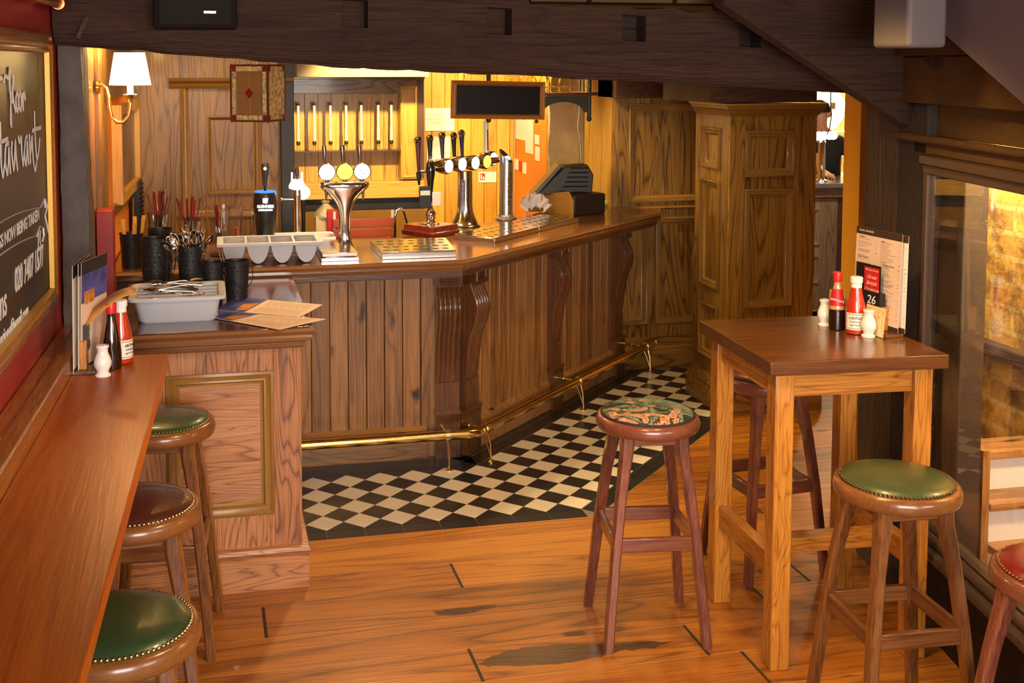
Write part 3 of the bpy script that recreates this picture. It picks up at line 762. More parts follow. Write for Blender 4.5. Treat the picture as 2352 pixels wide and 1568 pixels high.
# ochre wall end by the passage
x0 = ony(1937, 400, 5.35).x
mb = MB(); mb.box(x0, 5.2, 0, 4.6, 5.35, 2.45); struct(mb.build('wall_passage_end', YELLOWW))
# head trim over the passage
mb = MB(); mb.box(2.6, 4.6, 2.02, 3.7, 4.75, 2.45); struct(mb.build('trim_12', wood('ceiling', 'x')))
# ================================================================ COUNTERS
NOSE = [(0, 0.0), (0.018, 0.0), (0.024, 0.012), (0.018, 0.022), (0.03, 0.03), (0.046, 0.036), (0.052, 0.050), (0.048, 0.060), (0.058, 0.066), (0.064, 0.078), (0.058, 0.088), (0, 0.090)]
BZ = 1.10
# main bar
bar = thing('bar_counter', 'long boarded oak bar counter that turns at an angle, with scrolled corbels', 'bar counter', (0.5, 5.9, 0))
mb = MB()
bx = -0.42
while bx < 1.16:
    mb.box(bx+0.0015, 5.85, 0.0, bx+0.0935, 5.872, 1.02); bx += 0.095
mb.build('front_boards', wood('plank', 'z'), bar, wc=True, bevel=0.004, seg=2)
A0 = Vector((1.315, 5.85, 0)); AD = Vector((1, 1, 0)).normalized(); AN = Vector((1, -1, 0)).normalized()
mb = MB(); t = 0.10; Lb = (Yr-5.85)*math.sqrt(2)
while t < Lb-0.02:
    mb.slab(A0, AD, AN, t+0.0015, 0.0, min(t+0.0985, Lb), 1.02, -0.022, 0.0); t += 0.10
mb.build('front_boards', wood('plank', 'z'), bar, wc=True, bevel=0.004, seg=2)
mb = MB(); mb.prism([(-0.42, 5.873), (1.33, 5.873), (2.72, 7.27), (2.3, 7.27), (1.1, 6.2), (-0.42, 6.2)], 0.0, 1.0)
mb.build('carcass', wood('dark', 'x'), bar, wc=True)
mb = MB()
mb.sweep([(0, 0.0), (0.022, 0), (0.022, 0.09), (0.020, 0.12), (0.026, 0.13), (0.026, 0.15), (0.014, 0.165), (0.006, 0.17), (0, 0.172)], [(-0.42, 5.85), (1.13, 5.85)])
mb.sweep([(0, 0.0), (0.022, 0), (0.022, 0.09), (0.020, 0.12), (0.026, 0.13), (0.026, 0.15), (0.014, 0.165), (0.006, 0.17), (0, 0.172)], [tuple((A0+AD*0.14)[:2]), tuple((A0+AD*0.97)[:2])])
mb.sweep([(0, 0.0), (0.022, 0), (0.022, 0.09), (0.020, 0.12), (0.026, 0.13), (0.026, 0.15), (0.014, 0.165), (0.006, 0.17), (0, 0.172)], [tuple((A0+AD*1.09)[:2]), tuple((A0+AD*1.88)[:2])])
mb.build('skirting', wood('plank', 'x'), bar, wc=True)
# top with moulded nosing
nose = [(-0.42, 5.50), (1.262, 5.50), (2.93, 7.02)]
inn = [(-0.42, 5.56), (1.24, 5.56), (2.87, 7.06)]
mb = MB()
mb.prism([(-0.42, 5.51), (1.258, 5.51), (2.92, 7.03), (3.02, 7.27), (2.50, 7.27), (2.16, 7.20), (1.02, 6.28), (-0.42, 6.28)], BZ-0.045, BZ)
mb.build('countertop', wood('bartop', 'x'), bar, wc=True, bevel=0.004)
mb = MB()
NP = [(a-0.060, BZ-0.092+b) for a, b in NOSE]
mb.sweep(NP, [(-0.42, 5.455+0.05), (1.255, 5.455+0.05), (2.915, 6.99+0.03), (3.02, 7.27)])
mb.build('nosing', wood('nosing~', 'x'), bar, wc=True)
mb = MB(); mb.prism([(-0.42, 5.52), (1.25, 5.52), (2.9, 7.05), (3.0, 7.27), (2.72, 7.27), (1.33, 5.86), (-0.42, 5.86)], 1.018, 1.05)
mb.build('underside', wood('dark', 'x'), bar, wc=True)
# corbels
def corbel_mesh():
    m = MB()
    m.box(-0.065, 0.0, 0.0, 0.065, 0.045, 0.235); m.box(-0.069, 0.0, 0.235, 0.069, 0.050, 0.255)
    m.box(-0.064, 0.0, 0.255, 0.064, 0.030, 0.40)
    m.box(-0.07, 0.0, 0.915, 0.07, 0.085, 1.01)
    m.ring((0, 0.085, 0), (1, 0, 0), (0, 1, 0), (-0.052, 0.93, 0.052, 1.0), [(0, 0), (0.004, 0.006), (0.012, 0.006), (0.018, -0.004), (0.024, 0.002)])
    # fluted scroll profile
    pr = [(0.40, 0.032), (0.46, 0.040), (0.54, 0.046), (0.62, 0.058), (0.68, 0.078), (0.73, 0.098), (0.78, 0.108), (0.83, 0.102), (0.87, 0.082), (0.915, 0.062)]
    nx = 41; vs = []; fs = []
    for i, (z, d) in enumerate(pr):
        for k in range(nx):
            x = -0.064+0.128*k/(nx-1); fl = 0.010*abs(math.sin(PI*(k)/(nx-1)*5))*min(1, max(0.15, (z-0.38)*6))
            vs.append((x, d-0.010+fl, z))
    n = len(pr)
    for i in range(n-1):
        for k in range(nx-1): fs.append((i*nx+k, i*nx+k+1, (i+1)*nx+k+1, (i+1)*nx+k))
    o = len(vs)
    for i, (z, d) in enumerate(pr): vs.append((-0.064, 0, z)); vs.append((0.064, 0, z))
    for i in range(n-1):
        fs.append((i*nx, (i+1)*nx, o+2*(i+1), o+2*i)); fs.append((i*nx+nx-1, o+2*i+1, o+2*(i+1)+1, (i+1)*nx+nx-1))
    m.add(vs, fs)
    return m
cm = corbel_mesh()
def corbel(pos, nrm, proto=[None]):
    ang = math.atan2(nrm.y, nrm.x)-PI/2
    if proto[0] is None:
        o = cm.build('corbel', wood('corbel', 'z'), bar, ang=30); proto[0] = o
    else:
        o = proto[0].copy(); COL.objects.link(o); o.parent = bar
    o.location = Vector(pos)-bar.location; o.rotation_euler = (0, 0, ang)
    return o
corbel((1.238, 5.85, 0), YN)
corbel(tuple(A0+AD*0.070), AN)
corbel(tuple(A0+AD*1.03), AN); corbel(tuple(A0+AD*1.93), AN)

# low counter in front
low = thing('service_counter', 'lower panelled oak side counter with dark polished top, jutting out from the bar', 'counter', (0.0, 4.9, 0))
lx0, lx1, lf = -0.30, 0.365, 4.485
mbF, mbM, mbP = MB(), MB(), MB()
pz0 = ony(500, 1190, lf).z; pz1 = ony(500, 858, lf).z
panelling(mbF, mbM, mbP, Vector((0, lf, 0)), X1, YN, lx0, lx1, 0.0, 1.0, [(ony(380, 900, lf).x, pz0, ony(628, 900, lf).x, pz1)], rec=0.012,
          mould=[(0, 0), (0.0, 0.004), (0.010, 0.008), (0.016, 0.002), (0.030, -0.004), (0.036, -0.001), (0.042, -0.010), (0.052, -0.012)])
mbF.box(lx1-0.02, lf+0.02, 0, lx1, 5.85, 1.0); mbF.box(lx0, lf+0.02, 0, lx0+0.02, 5.85, 1.0)
mbF.build('body', wood('oakpink', 'z'), low, wc=True, bevel=0.002)
mbM.build('panel_moulding', wood('oak~', 'z'), low, wc=True)
mbP.build('panel', wood('oakpink', 'x'), low, wc=True)
mb = MB()
mb.sweep([(0, 0.0), (0.024, 0), (0.024, 0.125), (0.018, 0.13), (0.026, 0.138), (0.030, 0.15), (0.024, 0.164), (0.010, 0.168), (0, 0.170)], [(lx0, lf), (lx1, lf), (lx1, 5.84)])
mb.build('skirting', wood('oakpink', 'x'), low, wc=True)
mb = MB(); mb.box(-0.325, 4.43, 1.01, 0.395, 5.84, 1.05); mb.build('countertop', wood('lowtop', 'x'), low, wc=True, bevel=0.004)
mb = MB(); mb.sweep([(a-0.052, 0.962+b*0.95) for a, b in NOSE], [(-0.335, 5.8), (-0.335, 4.425), (0.405, 4.425), (0.405, 5.82)])
mb.build('nosing', wood('nosing~', 'x'), low, wc=True)

# red painted board between the wall and the bar
mb = MB(); q0 = onz(238, 760, 1.0); mb.box(-0.455, 5.18, 0, -0.385, 5.30, 1.43)
tag(mb.build('red_partition', REDP, bevel=0.004), 'narrow red painted upright partition standing at the left end of the bar', 'partition')

# wall shelf
sh = MB()
sh.slab(LW(0), LU, LN, -0.9, 1.035, 4.01, 1.08, 0.108, 0.392)
o = sh.build('drinks_shelf', wood('shelf', 'y'), bevel=0.004, seg=3)
tag(o, 'long polished red brown drinks shelf along the left wall', 'shelf')

# ================================================================ BRASS FOOT RAIL
rail = thing('foot_rail', 'polished brass foot rail running round the base of the bar', 'foot rail', (1.3, 5.6, 0))
zr = 0.17; rr = 0.025
def railpt(px, py): return onz(px, py, zr)
P = [Vector((0.30, 5.665, zr)), Vector((1.355, 5.665, zr)), Vector((2.985, 7.295, zr))]
e1 = P[1]+(P[0]-P[1]).normalized()*0.045; e2 = P[1]+(P[2]-P[1]).normalized()*0.045
mb = MB(); mb.tube([P[0], e1], rr, 20); mb.build('rail_tube', BRASS, rail, wc=True)
mb = MB(); mb.tube([e1, P[1], e2], rr*1.03, 20); mb.tube([e1-Vector((0.01, 0, 0)), e1+Vector((0.004, 0, 0))], rr*1.14, 20)
d = (P[2]-P[1]).normalized(); mb.tube([e2, e2+d*0.012], rr*1.14, 20); mb.build('elbow', BRASS, rail, wc=True)
mb = MB(); mb.tube([e2, P[2]], rr, 20); mb.tube([P[2], P[2]+d*0.02], [rr*1.12, rr*0.6], 16); mb.build('rail_tube', BRASS, rail, wc=True)
def rail_foot(c, dirv):
    m = MB(); n = Vector((dirv.y, -dirv.x, 0))
    m.tube([c-dirv*0.012, c+dirv*0.012], rr*1.15, 18)
    base = c+n*0.035; base.z = 0.006
    m.tube([c+n*0.018-Vector((0, 0, 0.02)), c+n*0.03-Vector((0, 0, 0.07)), base+Vector((0, 0, 0.02)), base], [0.006, 0.005, 0.005, 0.006], 8)
    m.tube([c-n*0.02-Vector((0, 0, 0.018)), c+n*0.004-Vector((0, 0, 0.06)), base+Vector((0, 0, 0.02))], [0.005, 0.004, 0.004], 8)
    m.lathe([(0.024, 0.0), (0.024, 0.005), (0.012, 0.010), (0.006, 0.014)], 16, Matrix.Translation((base.x, base.y, 0)))
    b = c-n*0.155
    m.tube([c-n*0.02, b], 0.007, 8); m.tube([b, b-n*0.012], 0.017, 12); m.ball(c-n*0.10, 0.011)
    return m.build('rail_bracket', BRASSB, rail, wc=True)
rail_foot(Vector((1.205, 5.665, zr)), Vector((1, 0, 0)))
rail_foot(P[1]+d*0.09, d); rail_foot(P[1]+d*1.17, d); rail_foot(P[1]+d*2.18, d)

# ================================================================ PANELLED COLUMN
pil = thing('panelled_column', 'square golden oak panelled column with a moulded cornice', 'column', (3.27, 6.45, 0))
xL, xR, yF, yB = 3.00, 3.552, 6.20, 6.68
mbF, mbM, mbP = MB(), MB(), MB()
def rz(py): return ony(1760, py, yF).z
opF = [(ony(1712, 300, yF).x-0, rz(405), ony(1826, 300, yF).x, rz(300)), (ony(1712, 300, yF).x, rz(705), ony(1826, 300, yF).x, rz(433)), (ony(1712, 300, yF).x, 0.28, ony(1826, 300, yF).x, rz(740))]
panelling(mbF, mbM, mbP, Vector((0, yF, 0)), X1, YN, xL, xR, 0.0, 1.79, opF)
zl = lambda py: ony(1668, py, yF).z
CT = ony(1760, 237, yF).z
opL = [(-(yB-0.10), rz(393), -(yF+0.12), rz(297)), (-(yB-0.10), rz(672), -(yF+0.12), rz(420)), (-(yB-0.10), 0.28, -(yF+0.12), rz(712))]
panelling(mbF, mbM, mbP, Vector((xL, 0, 0)), Vector((0, -1, 0)), Vector((-1, 0, 0)), -yB, -(yF+0.02), 0.0, 1.79, opL)
mbF.box(xR-0.02, yF+0.02, 0, xR, yB, 1.79); mbF.box(xL+0.02, yB-0.02, 0, xR, yB, 1.79)
mbF.build('frame', wood('column', 'z'), pil, wc=True, bevel=0.0015)
mbM.build('panel_moulding', wood('column~', 'z'), pil, wc=True)
mbP.build('panel', wood('column', 'z'), pil, wc=True)
sq = [(xL, yB), (xL, yF), (xR, yF), (xR, yB)]
mb = MB(); mb.sweep([(a, b_-1.936+CT) for a, b_ in [(0, 1.86), (0.006, 1.862), (0.012, 1.878), (0.018, 1.88), (0.022, 1.895), (0.034, 1.905), (0.036, 1.918), (0.048, 1.922), (0.048, 1.936), (0, 1.936)]], sq)
mb.box(xL, yF, CT-0.036, xR, yB, CT-0.002)
mb.build('cornice', wood('column~', 'x'), pil, wc=True)
mb = MB(); mb.sweep([(0, 0), (0.045, 0), (0.045, 0.11), (0.036, 0.125), (0.04, 0.14), (0.022, 0.165), (0.012, 0.185), (0, 0.19)], sq)
mb.build('plinth', wood('column', 'x'), pil, wc=True)

# ================================================================ CHALKBOARD
cb = thing('chalkboard', 'large framed chalkboard lettered in white on the left wall', 'chalkboard', LW(3.3, 0, 1.27))
s0, s1, zb0, zb1 = 1.95, 4.03, 1.262, 2.165
mb = MB(); mb.slab(LW(0), LU, LN, s0, zb0+0.02, s1-0.02, zb1-0.02, 0.002, 0.018)
mb.build('board', plain('chalkboard_black', (0.020, 0.016, 0.013), 0.42, var=0.3, vscale=4, bump=0.03), cb, wc=True)
mb = MB()
fw = [(0, 0), (0, 0.022), (0.006, 0.034), (0.014, 0.036), (0.020, 0.026), (0.026, 0.040), (0.040, 0.042), (0.050, 0.030), (0.056, 0.032), (0.062, 0.018)]
mb.ring(LW(0), LU, LN, (s0, zb0, s1, zb1), fw)
mb.build('frame', wood('frame', 'y'), cb, wc=True)
mb = MB(); mb.ring(LW(0), LU, LN, (s0+0.054, zb0+0.054, s1-0.054, zb1-0.054), [(0, 0.018), (0, 0.036), (0.004, 0.038), (0.009, 0.034), (0.012, 0.019)])
mb.build('gilt_lip', plain('gilt', (0.42, 0.22, 0.035), 0.4, 0.5), cb, wc=True)
def CBM(s, z, d=0.0195): return face_mat(LW(s, d, z), LU, LN)
def cbt(t, size, s, z, **k): return text('lettering', t, size, WTEXT, CBM(s, z), cb, wc=True, **k)
cbt('First', 0.22, 2.75, 1.99, shear=0.25, xs=0.8, bold=0.002)
cbt('Res', 0.235, 2.75, 1.77, shear=0.2, xs=1.0, bold=0.002)
def cbstroke(pts, wd):
    P_ = []
    for x_, y_ in pts:
        r_ = ray(x_/5.223, 130+y_/5.223)
        # meet the wall plane
        k_ = (LW(0, 0.0205)-_C).dot(LN)/r_.dot(LN); P_.append(_C+r_*k_)
    # rounded pen line
    Q_ = [P_[0]]
    for a_, b_ in zip(P_[:-1], P_[1:]):
        for q_ in (0.2, 0.4, 0.6, 0.8, 1.0): Q_.append(a_.lerp(b_, q_))
    for _ in range(2): Q_ = [Q_[0]]+[(Q_[i-1]+Q_[i]*2+Q_[i+1])/4 for i in range(1, len(Q_)-1)]+[Q_[-1]]
    m_ = MB(); vs_ = []; fs_ = []; wz = Vector((0, 0, 1)); N_ = len(Q_)
    for i_ in range(N_):
        t_ = Q_[min(i_+1, N_-1)]-Q_[max(i_-1, 0)]; pr_ = LN.cross(t_).normalized()*wd
        for e_ in (pr_, -pr_): vs_ += [Q_[i_]+e_+LN*0.0006, Q_[i_]+e_-LN*0.0006]
    for i_ in range(N_-1):
        for p_, q_ in ((0, 1), (1, 3), (3, 2), (2, 0)): fs_.append((4*i_+p_, 4*i_+q_, 4*i_+4+q_, 4*i_+4+p_))
    fs_ += [(0, 1, 3, 2), (4*N_-4, 4*N_-3, 4*N_-1, 4*N_-2)]
    m_.add(vs_, fs_); return m_
_word1 = [[(-20, 300), (0, 262), (30, 255)], [(45, 295), (62, 225), (105, 268), (115, 160), (125, 140), (133, 160), (118, 290), (122, 400), (135, 600), (138, 780), (142, 838), (128, 800), (130, 600), (140, 420), (150, 560)],
 [(162, 222), (166, 300), (150, 400), (168, 560), (190, 668)], [(208, 430), (192, 480), (195, 600), (212, 670), (224, 600), (222, 470), (208, 430)], [(242, 430), (228, 500), (235, 620), (250, 655), (262, 580), (256, 460), (242, 430)], [(272, 430), (282, 650)], [(280, 520), (288, 430), (298, 450), (306, 520)]]
_word2 = [[(5, 780), (10, 1000), (15, 1300), (38, 1470), (60, 1250)], [(-30, 1045), (20, 1020), (95, 985)], [(105, 1038), (68, 1055), (60, 1250), (90, 1435), (104, 1280), (108, 1045), (128, 1405)], [(146, 1015), (140, 1150), (168, 1388), (180, 1200), (185, 980), (195, 1200), (213, 1365)],
 [(220, 955), (235, 1045), (256, 940), (262, 1150), (280, 1325), (292, 1150), (312, 960)], [(330, 955), (305, 980), (295, 1150), (312, 1320), (326, 1200), (328, 970), (346, 1295)], [(354, 930), (368, 1280)], [(370, 1150), (386, 915), (398, 1250), (424, 1385), (442, 1262)], [(414, 650), (424, 1000), (444, 1255), (468, 1120), (478, 980)], [(390, 888), (430, 868), (492, 850)]]
for st_ in _word1+_word2: cbstroke(st_, 0.0062).build('lettering', WTEXT, cb, wc=True)
cbt('reservations', 0.12, 3.02, 1.425, shear=0.1, xs=0.85, bold=0.0015)
cbt('020 7407 1577', 0.098, 3.62, 1.452, shear=0.1, xs=0.78, bold=0.0015)
cbt('anchorreservations@gmail.com', 0.062, 3.24, 1.335, shear=0.12, xs=0.85, bold=0.001)
mb = MB()
def cbc(pts, w=0.0035):
    mb.tube([LW(s, 0.0195, z) for s, z in pts], w, 6, flat=0.3)
cbc([(2.5+0.06*i, 1.60+0.045*math.sin(i/24*PI*1.0)) for i in range(23)]+[(3.89, 1.63), (3.91, 1.60)])
cbc([(2.5+0.06*i, 1.515+0.045*math.sin(i/24*PI*1.0)) for i in range(21)])
cbc([(3.90, 1.63), (3.95, 1.60), (3.90, 1.575), (3.96, 1.51)]); cbc([(3.74, 1.53), (3.80, 1.555), (3.86, 1.54), (3.87, 1.515), (3.84, 1.50)])
cbc([(3.78, 1.54), (3.77, 1.50), (3.75, 1.46), (3.76, 1.43), (3.80, 1.44), (3.82, 1.48), (3.80, 1.51), (3.81, 1.54)])
mb.build('banner_outline', WTEXT, cb, wc=True)
ph = 'CHRISTMAS BOOKINGS NOW BEING TAKEN'
cbt(ph, 0.05, 3.22, 1.592, xs=1.15, bold=0.0008)

# copper pipe at the top of the wall
mb = MB(); a = LW(1.5, 0.06, 2.262); b = LW(4.12, 0.06, 2.262); mb.tube([a, b], 0.017, 14); mb.tube([LW(4.0, 0.06, 2.262), LW(4.12, 0.06, 2.262)], 0.021, 14)
mb.tube([LW(3.9, 0.06, 2.262), LW(3.9, 0.0, 2.262)], 0.008, 8)
tag(mb.build('copper_pipe', plain('copper', (0.75, 0.28, 0.10), 0.28, 1.0, var=0.2)), 'copper pipe running along the wall above the chalkboard', 'pipe')

# ================================================================ WALL LAMP
sc_s = 5.24; 
lampw = thing('wall_lamp', 'lit brass swan neck wall lamp with a small cream shade', 'wall lamp', LW(sc_s, 0, 1.8))
c = LW(sc_s, 0.165, 0)
zz = lambda py: ony(297, py, c.y).z
mb = MB()
arm = [LW(sc_s, 0.025, zz(196)), LW(sc_s, 0.045, zz(194)), LW(sc_s, 0.065, zz(203)), LW(sc_s, 0.074, zz(222)), LW(sc_s, 0.076, zz(245)), LW(sc_s, 0.085, zz(268)), LW(sc_s, 0.108, zz(281)), LW(sc_s, 0.135, zz(280)), LW(sc_s, 0.157, zz(266)), LW(sc_s, 0.164, zz(246)), LW(sc_s, 0.165, zz(232))]
mb.tube(arm, 0.0075, 12); mb.build('arm', BRASS, lampw, wc=True)
mb = MB(); mb.tube([LW(sc_s, 0.024, zz(200)), LW(sc_s, 0.036, zz(200))], 0.03, 20); mb.build('wall_plate', BRASS, lampw, wc=True)
mb = MB(); T = Matrix.Translation((c.x, c.y, 0)); mb.lathe([(0.004, zz(236)), (0.012, zz(234)), (0.01, zz(228)), (0.03, zz(220)), (0.034, zz(217)), (0.03, zz(216))], 20, T); mb.build('drip_pan', BRASSB, lampw, wc=True)
mb = MB(); mb.lathe([(0.013, zz(217)), (0.013, zz(165))], 16, T); mb.build('candle_tube', plain('ivory_candle', (0.9, 0.8, 0.6), 0.5, emit=1.2, ecol=(1, 0.8, 0.5)), lampw, wc=True)
SHADE = plain('lit_lamp_shade', (0.9, 0.78, 0.55), 0.8, emit=5.5, ecol=(1.0, 0.80, 0.46))
mb = MB(); mb.lathe([(0.088, zz(195)), (0.064, zz(121))], 28, T, cap=False); mb.build('lamp_shade', SHADE, lampw, wc=True, solid=0.002)
point('wall_lamp_bulb', (c.x, c.y, zz(118)+0.02), 14, (1.0, 0.60, 0.20), 0.03)
point('wall_lamp_bulb_low', (c.x, c.y, zz(208)), 7, (1.0, 0.60, 0.20), 0.03)
# picture frame further along the wall
mb = MB()
fr = thing('picture_frame', 'tall plain wooden picture frame on the orange wall beyond the lamp', 'picture', LW(6.2, 0.02, 1.36))
mb.ring(LW(0), LU, LN, (5.98, 1.36, 7.0, 1.86), [(0, 0), (0, 0.05), (0.05, 0.05), (0.05, 0.02)]); mb.build('frame', wood('pine', 'z'), fr, wc=True)
mb = MB(); mb.slab(LW(0), LU, LN, 6.03, 1.41, 6.95, 1.81, 0.012, 0.02); mb.build('picture', plain('dim_print', (0.14, 0.07, 0.05), 0.3, var=0.6, vscale=5), fr, wc=True)

# speaker on the beam
spk = thing('speaker', 'black box loudspeaker with mesh front fixed to the big beam', 'speaker', (0.0, 4.1, 2.19))
x0, x1 = ony(352, 40, 4.06).x, ony(545, 40, 4.06).x
mb = MB(); mb.box(x0, 4.06, 2.185, x1, 4.20, 2.43); mb.build('cabinet', plain('speaker_black', (0.012, 0.008, 0.006), 0.8, spec=0.15), spk, wc=True, bevel=0.006)
mb = MB(); mb.box(x0+0.02, 4.054, 2.20, x1-0.02, 4.061, 2.42); mb.build('grille', plain('speaker_mesh', (0.018, 0.014, 0.012), 0.8, bump=0.6, bscale=500), spk, wc=True)
q = ony(482, 28, 4.05); mb = MB(); mb.cbox(q+Vector((0, 0.002, 0)), (0.040, 0.004, 0.008)); mb.build('badge', STEEL, spk, wc=True)
# small wooden peg on the beam
mb = MB(); mb.tube([ony(178, 88, 4.17), ony(198, 40, 4.19)], 0.009, 6); tag(mb.build('wooden_peg', wood('post', 'z')), 'thin wooden peg leaning on the beam above the grey post', 'peg')
# ================================================================ STOOLS
def leather(name, col, rough=0.28):
    return plain(name, col, rough, coat=0.35, bump=0.10, bscale=240, var=0.12, vscale=5)
def tapestry():
    m, t, b = newmat('floral_tapestry'); L = t.links.new
    tc = nd(t, 'ShaderNodeTexCoord')
    n = nd(t, 'ShaderNodeTexNoise'); n.inputs['Scale'].default_value = 9; n.inputs['Detail'].default_value = 5; n.inputs['Distortion'].default_value = 1.6
    L(tc.outputs['Object'], n.inputs['Vector'])
    cr = nd(t, 'ShaderNodeValToRGB'); cr.color_ramp.interpolation = 'CONSTANT'; E = cr.color_ramp.elements
    E[0].position = 0; E[0].color = (0.015, 0.025, 0.014, 1); E[1].position = 0.40; E[1].color = (0.20, 0.26, 0.20, 1)
    for p, c in [(0.46, (0.03, 0.045, 0.022, 1)), (0.52, (0.50, 0.22, 0.12, 1)), (0.555, (0.55, 0.46, 0.26, 1)), (0.585, (0.48, 0.14, 0.09, 1)), (0.63, (0.30, 0.36, 0.28, 1))]:
        k = E.new(p); k.color = c
    L(n.outputs['Fac'], cr.inputs[0])
    v = nd(t, 'ShaderNodeTexVoronoi'); v.inputs['Scale'].default_value = 15; L(tc.outputs['Object'], v.inputs['Vector'])
    mr = nd(t, 'ShaderNodeMapRange'); mr.inputs[1].default_value = 0.18; mr.inputs[2].default_value = 0.24; mr.inputs[3].default_value = 0.75; mr.inputs[4].default_value = 0
    L(v.outputs['Distance'], mr.inputs[0])
    mx = nd(t, 'ShaderNodeMix', data_type='RGBA'); mx.inputs['B'].default_value = (0.50, 0.24, 0.16, 1); L(mr.outputs[0], mx.inputs['Factor']); L(cr.outputs[0], mx.inputs['A'])
    # blue green ground towards one side
    sp = nd(t, 'ShaderNodeSeparateXYZ'); L(tc.outputs['Object'], sp.inputs[0])
    a = nd(t, 'ShaderNodeMath', operation='ADD'); L(sp.outputs[0], a.inputs[0]); L(sp.outputs[1], a.inputs[1])
    m2 = nd(t, 'ShaderNodeMapRange'); m2.inputs[1].default_value = 0.02; m2.inputs[2].default_value = 0.16; L(a.outputs[0], m2.inputs[0])
    m2.inputs[4].default_value = 0.7
    mx2 = nd(t, 'ShaderNodeMix', data_type='RGBA'); mx2.inputs['B'].default_value = (0.20, 0.30, 0.26, 1); L(m2.outputs[0], mx2.inputs['Factor']); L(mx.outputs['Result'], mx2.inputs['A'])
    L(mx2.outputs['Result'], b.inputs['Base Color']); b.inputs['Roughness'].default_value = 0.85
    wv = nd(t, 'ShaderNodeTexNoise'); wv.inputs['Scale'].default_value = 400; L(tc.outputs['Object'], wv.inputs['Vector'])
    bp = nd(t, 'ShaderNodeBump'); bp.inputs['Strength'].default_value = 0.4; bp.inputs['Distance'].default_value = 0.003; L(wv.outputs['Fac'], bp.inputs['Height']); L(bp.outputs[0], b.inputs['Normal'])
    return m
def leg_mesh(sx, sy):
    m = MB(); zs = [0.0, 0.02, 0.30, 0.36, 0.56, 0.70, 0.755]
    off = [0.178, 0.176, 0.150, 0.145, 0.122, 0.100, 0.098]; wd = [0.0155, 0.017, 0.018, 0.0185, 0.019, 0.023, 0.024]
    vs = []; fs = []; n = 8
    for z, o_, h in zip(zs, off, wd):
        c = h*0.35; cx_, cy_ = sx*o_, sy*o_
        for (a, b_) in ((-h+c, -h), (h-c, -h), (h, -h+c), (h, h-c), (h-c, h), (-h+c, h), (-h, h-c), (-h, -h+c)): vs.append((cx_+a, cy_+b_, z))
    for i in range(len(zs)-1):
        for k in range(n): k2 = (k+1) % n; fs.append((i*n+k, i*n+k2, (i+1)*n+k2, (i+1)*n+k))
    fs.append(tuple(range(n))[::-1]); fs.append(tuple((len(zs)-1)*n+k for k in range(n)))
    return m.add(vs, fs)
def make_stool(label, wk, cushion, studs, group='bar stools'):
    t = thing('bar_stool', label, 'bar stool', (0, 0, 0), 0, group)
    m = MB(); m.lathe([(0.10, 0.748), (0.172, 0.748), (0.182, 0.752), (0.187, 0.765), (0.187, 0.778), (0.183, 0.792), (0.176, 0.798), (0.166, 0.799), (0.10, 0.799)], 56)
    m.build('seat_ring', wood(wk+'~', 'x'), t, ang=50)
    m = MB(); m.lathe([(0.164, 0.790), (0.168, 0.798), (0.160, 0.808), (0.135, 0.816), (0.09, 0.821), (0.04, 0.823), (0.0005, 0.8235)], 56, cap=False)
    m.build('cushion', cushion, t)
    if studs:
        m = MB()
        for k in range(84):
            a = 2*PI*k/84; m.ball((0.1655*math.cos(a), 0.1655*math.sin(a), 0.8025), 0.0046, 6)
        m.build('stud_trim', studs, t)
    else:
        m = MB()
        pts = [(0.1665*math.cos(2*PI*k/72), 0.1665*math.sin(2*PI*k/72), 0.802+0.0012*(k % 2)) for k in range(73)]
        m.tube(pts, 0.0045, 6); m.build('braid_trim', plain('dark_braid', (0.03, 0.025, 0.04), 0.7, bump=0.3, bscale=400), t)
    for sx, sy in ((-1, -1), (1, -1), (1, 1), (-1, 1)): leg_mesh(sx, sy).build('leg', wood(wk, 'z'), t, ang=25)
    for k in range(4):
        R_ = Matrix.Rotation(PI/2*k, 4, 'Z')
        m = MB(); m.box(-0.132, -0.154, 0.345, 0.132, -0.134, 0.395, R_); m.build('stretcher', wood(wk, 'x' if k % 2 == 0 else 'y'), t, bevel=0.003)
        m = MB(); m.box(-0.085, -0.106, 0.712, 0.085, -0.09, 0.748, R_); m.build('apron', wood(wk, 'x' if k % 2 == 0 else 'y'), t, bevel=0.002)
    return t
NB = plain('antique_nail', (0.45, 0.28, 0.12), 0.3, 1.0)
GREEN = leather('green_leather', (0.030, 0.062, 0.026)); GREEN2 = leather('worn_green_leather', (0.062, 0.085, 0.034))
BROWN = leather('oxblood_leather', (0.070, 0.018, 0.012)); RED = leather('red_leather', (0.22, 0.012, 0.012))
s = make_stool('bar stool with a floral tapestry seat, standing in front of the tiled floor', 'stoolred', tapestry(), None)
s.location = (1.567, 3.872, 0); s.rotation_euler = (0, 0, -0.13)
s = make_stool('bar stool with worn green leather seat in front of the high table at right', 'stool', GREEN2, plain('dark_nail', (0.16, 0.09, 0.06), 0.4, 1.0))
s.location = (2.055, 3.075, 0); s.rotation_euler = (0, 0, -0.06)
s = make_stool('bar stool with red seat tucked behind the high table', 'stoolred', RED, None)
s.location = (2.24, 4.27, 0); s.rotation_euler = (0, 0, 0.1)
s = make_stool('bar stool with red studded seat cut off at the right edge of the photo', 'stoolred', RED, NB)
s.location = (2.105, 2.41, 0); s.rotation_euler = (0, 0, 0.0)
g_ = make_stool('nearest bar stool under the left shelf, bright green leather seat with brass studs', 'stool', GREEN, NB)
g_.location = (-0.205, 2.63, 0); g_.rotation_euler = (0, 0, 0.1)
s = make_stool('bar stool with oxblood brown leather seat, between the two green ones at the left shelf', 'stool', BROWN, NB)
s.location = (-0.205, 3.36, 0); s.rotation_euler = (0, 0, 0.05)
s = dup(g_, (-0.155, 4.16, 0), -0.1, 'farthest bar stool under the left shelf, dark green leather seat by the panelled counter')

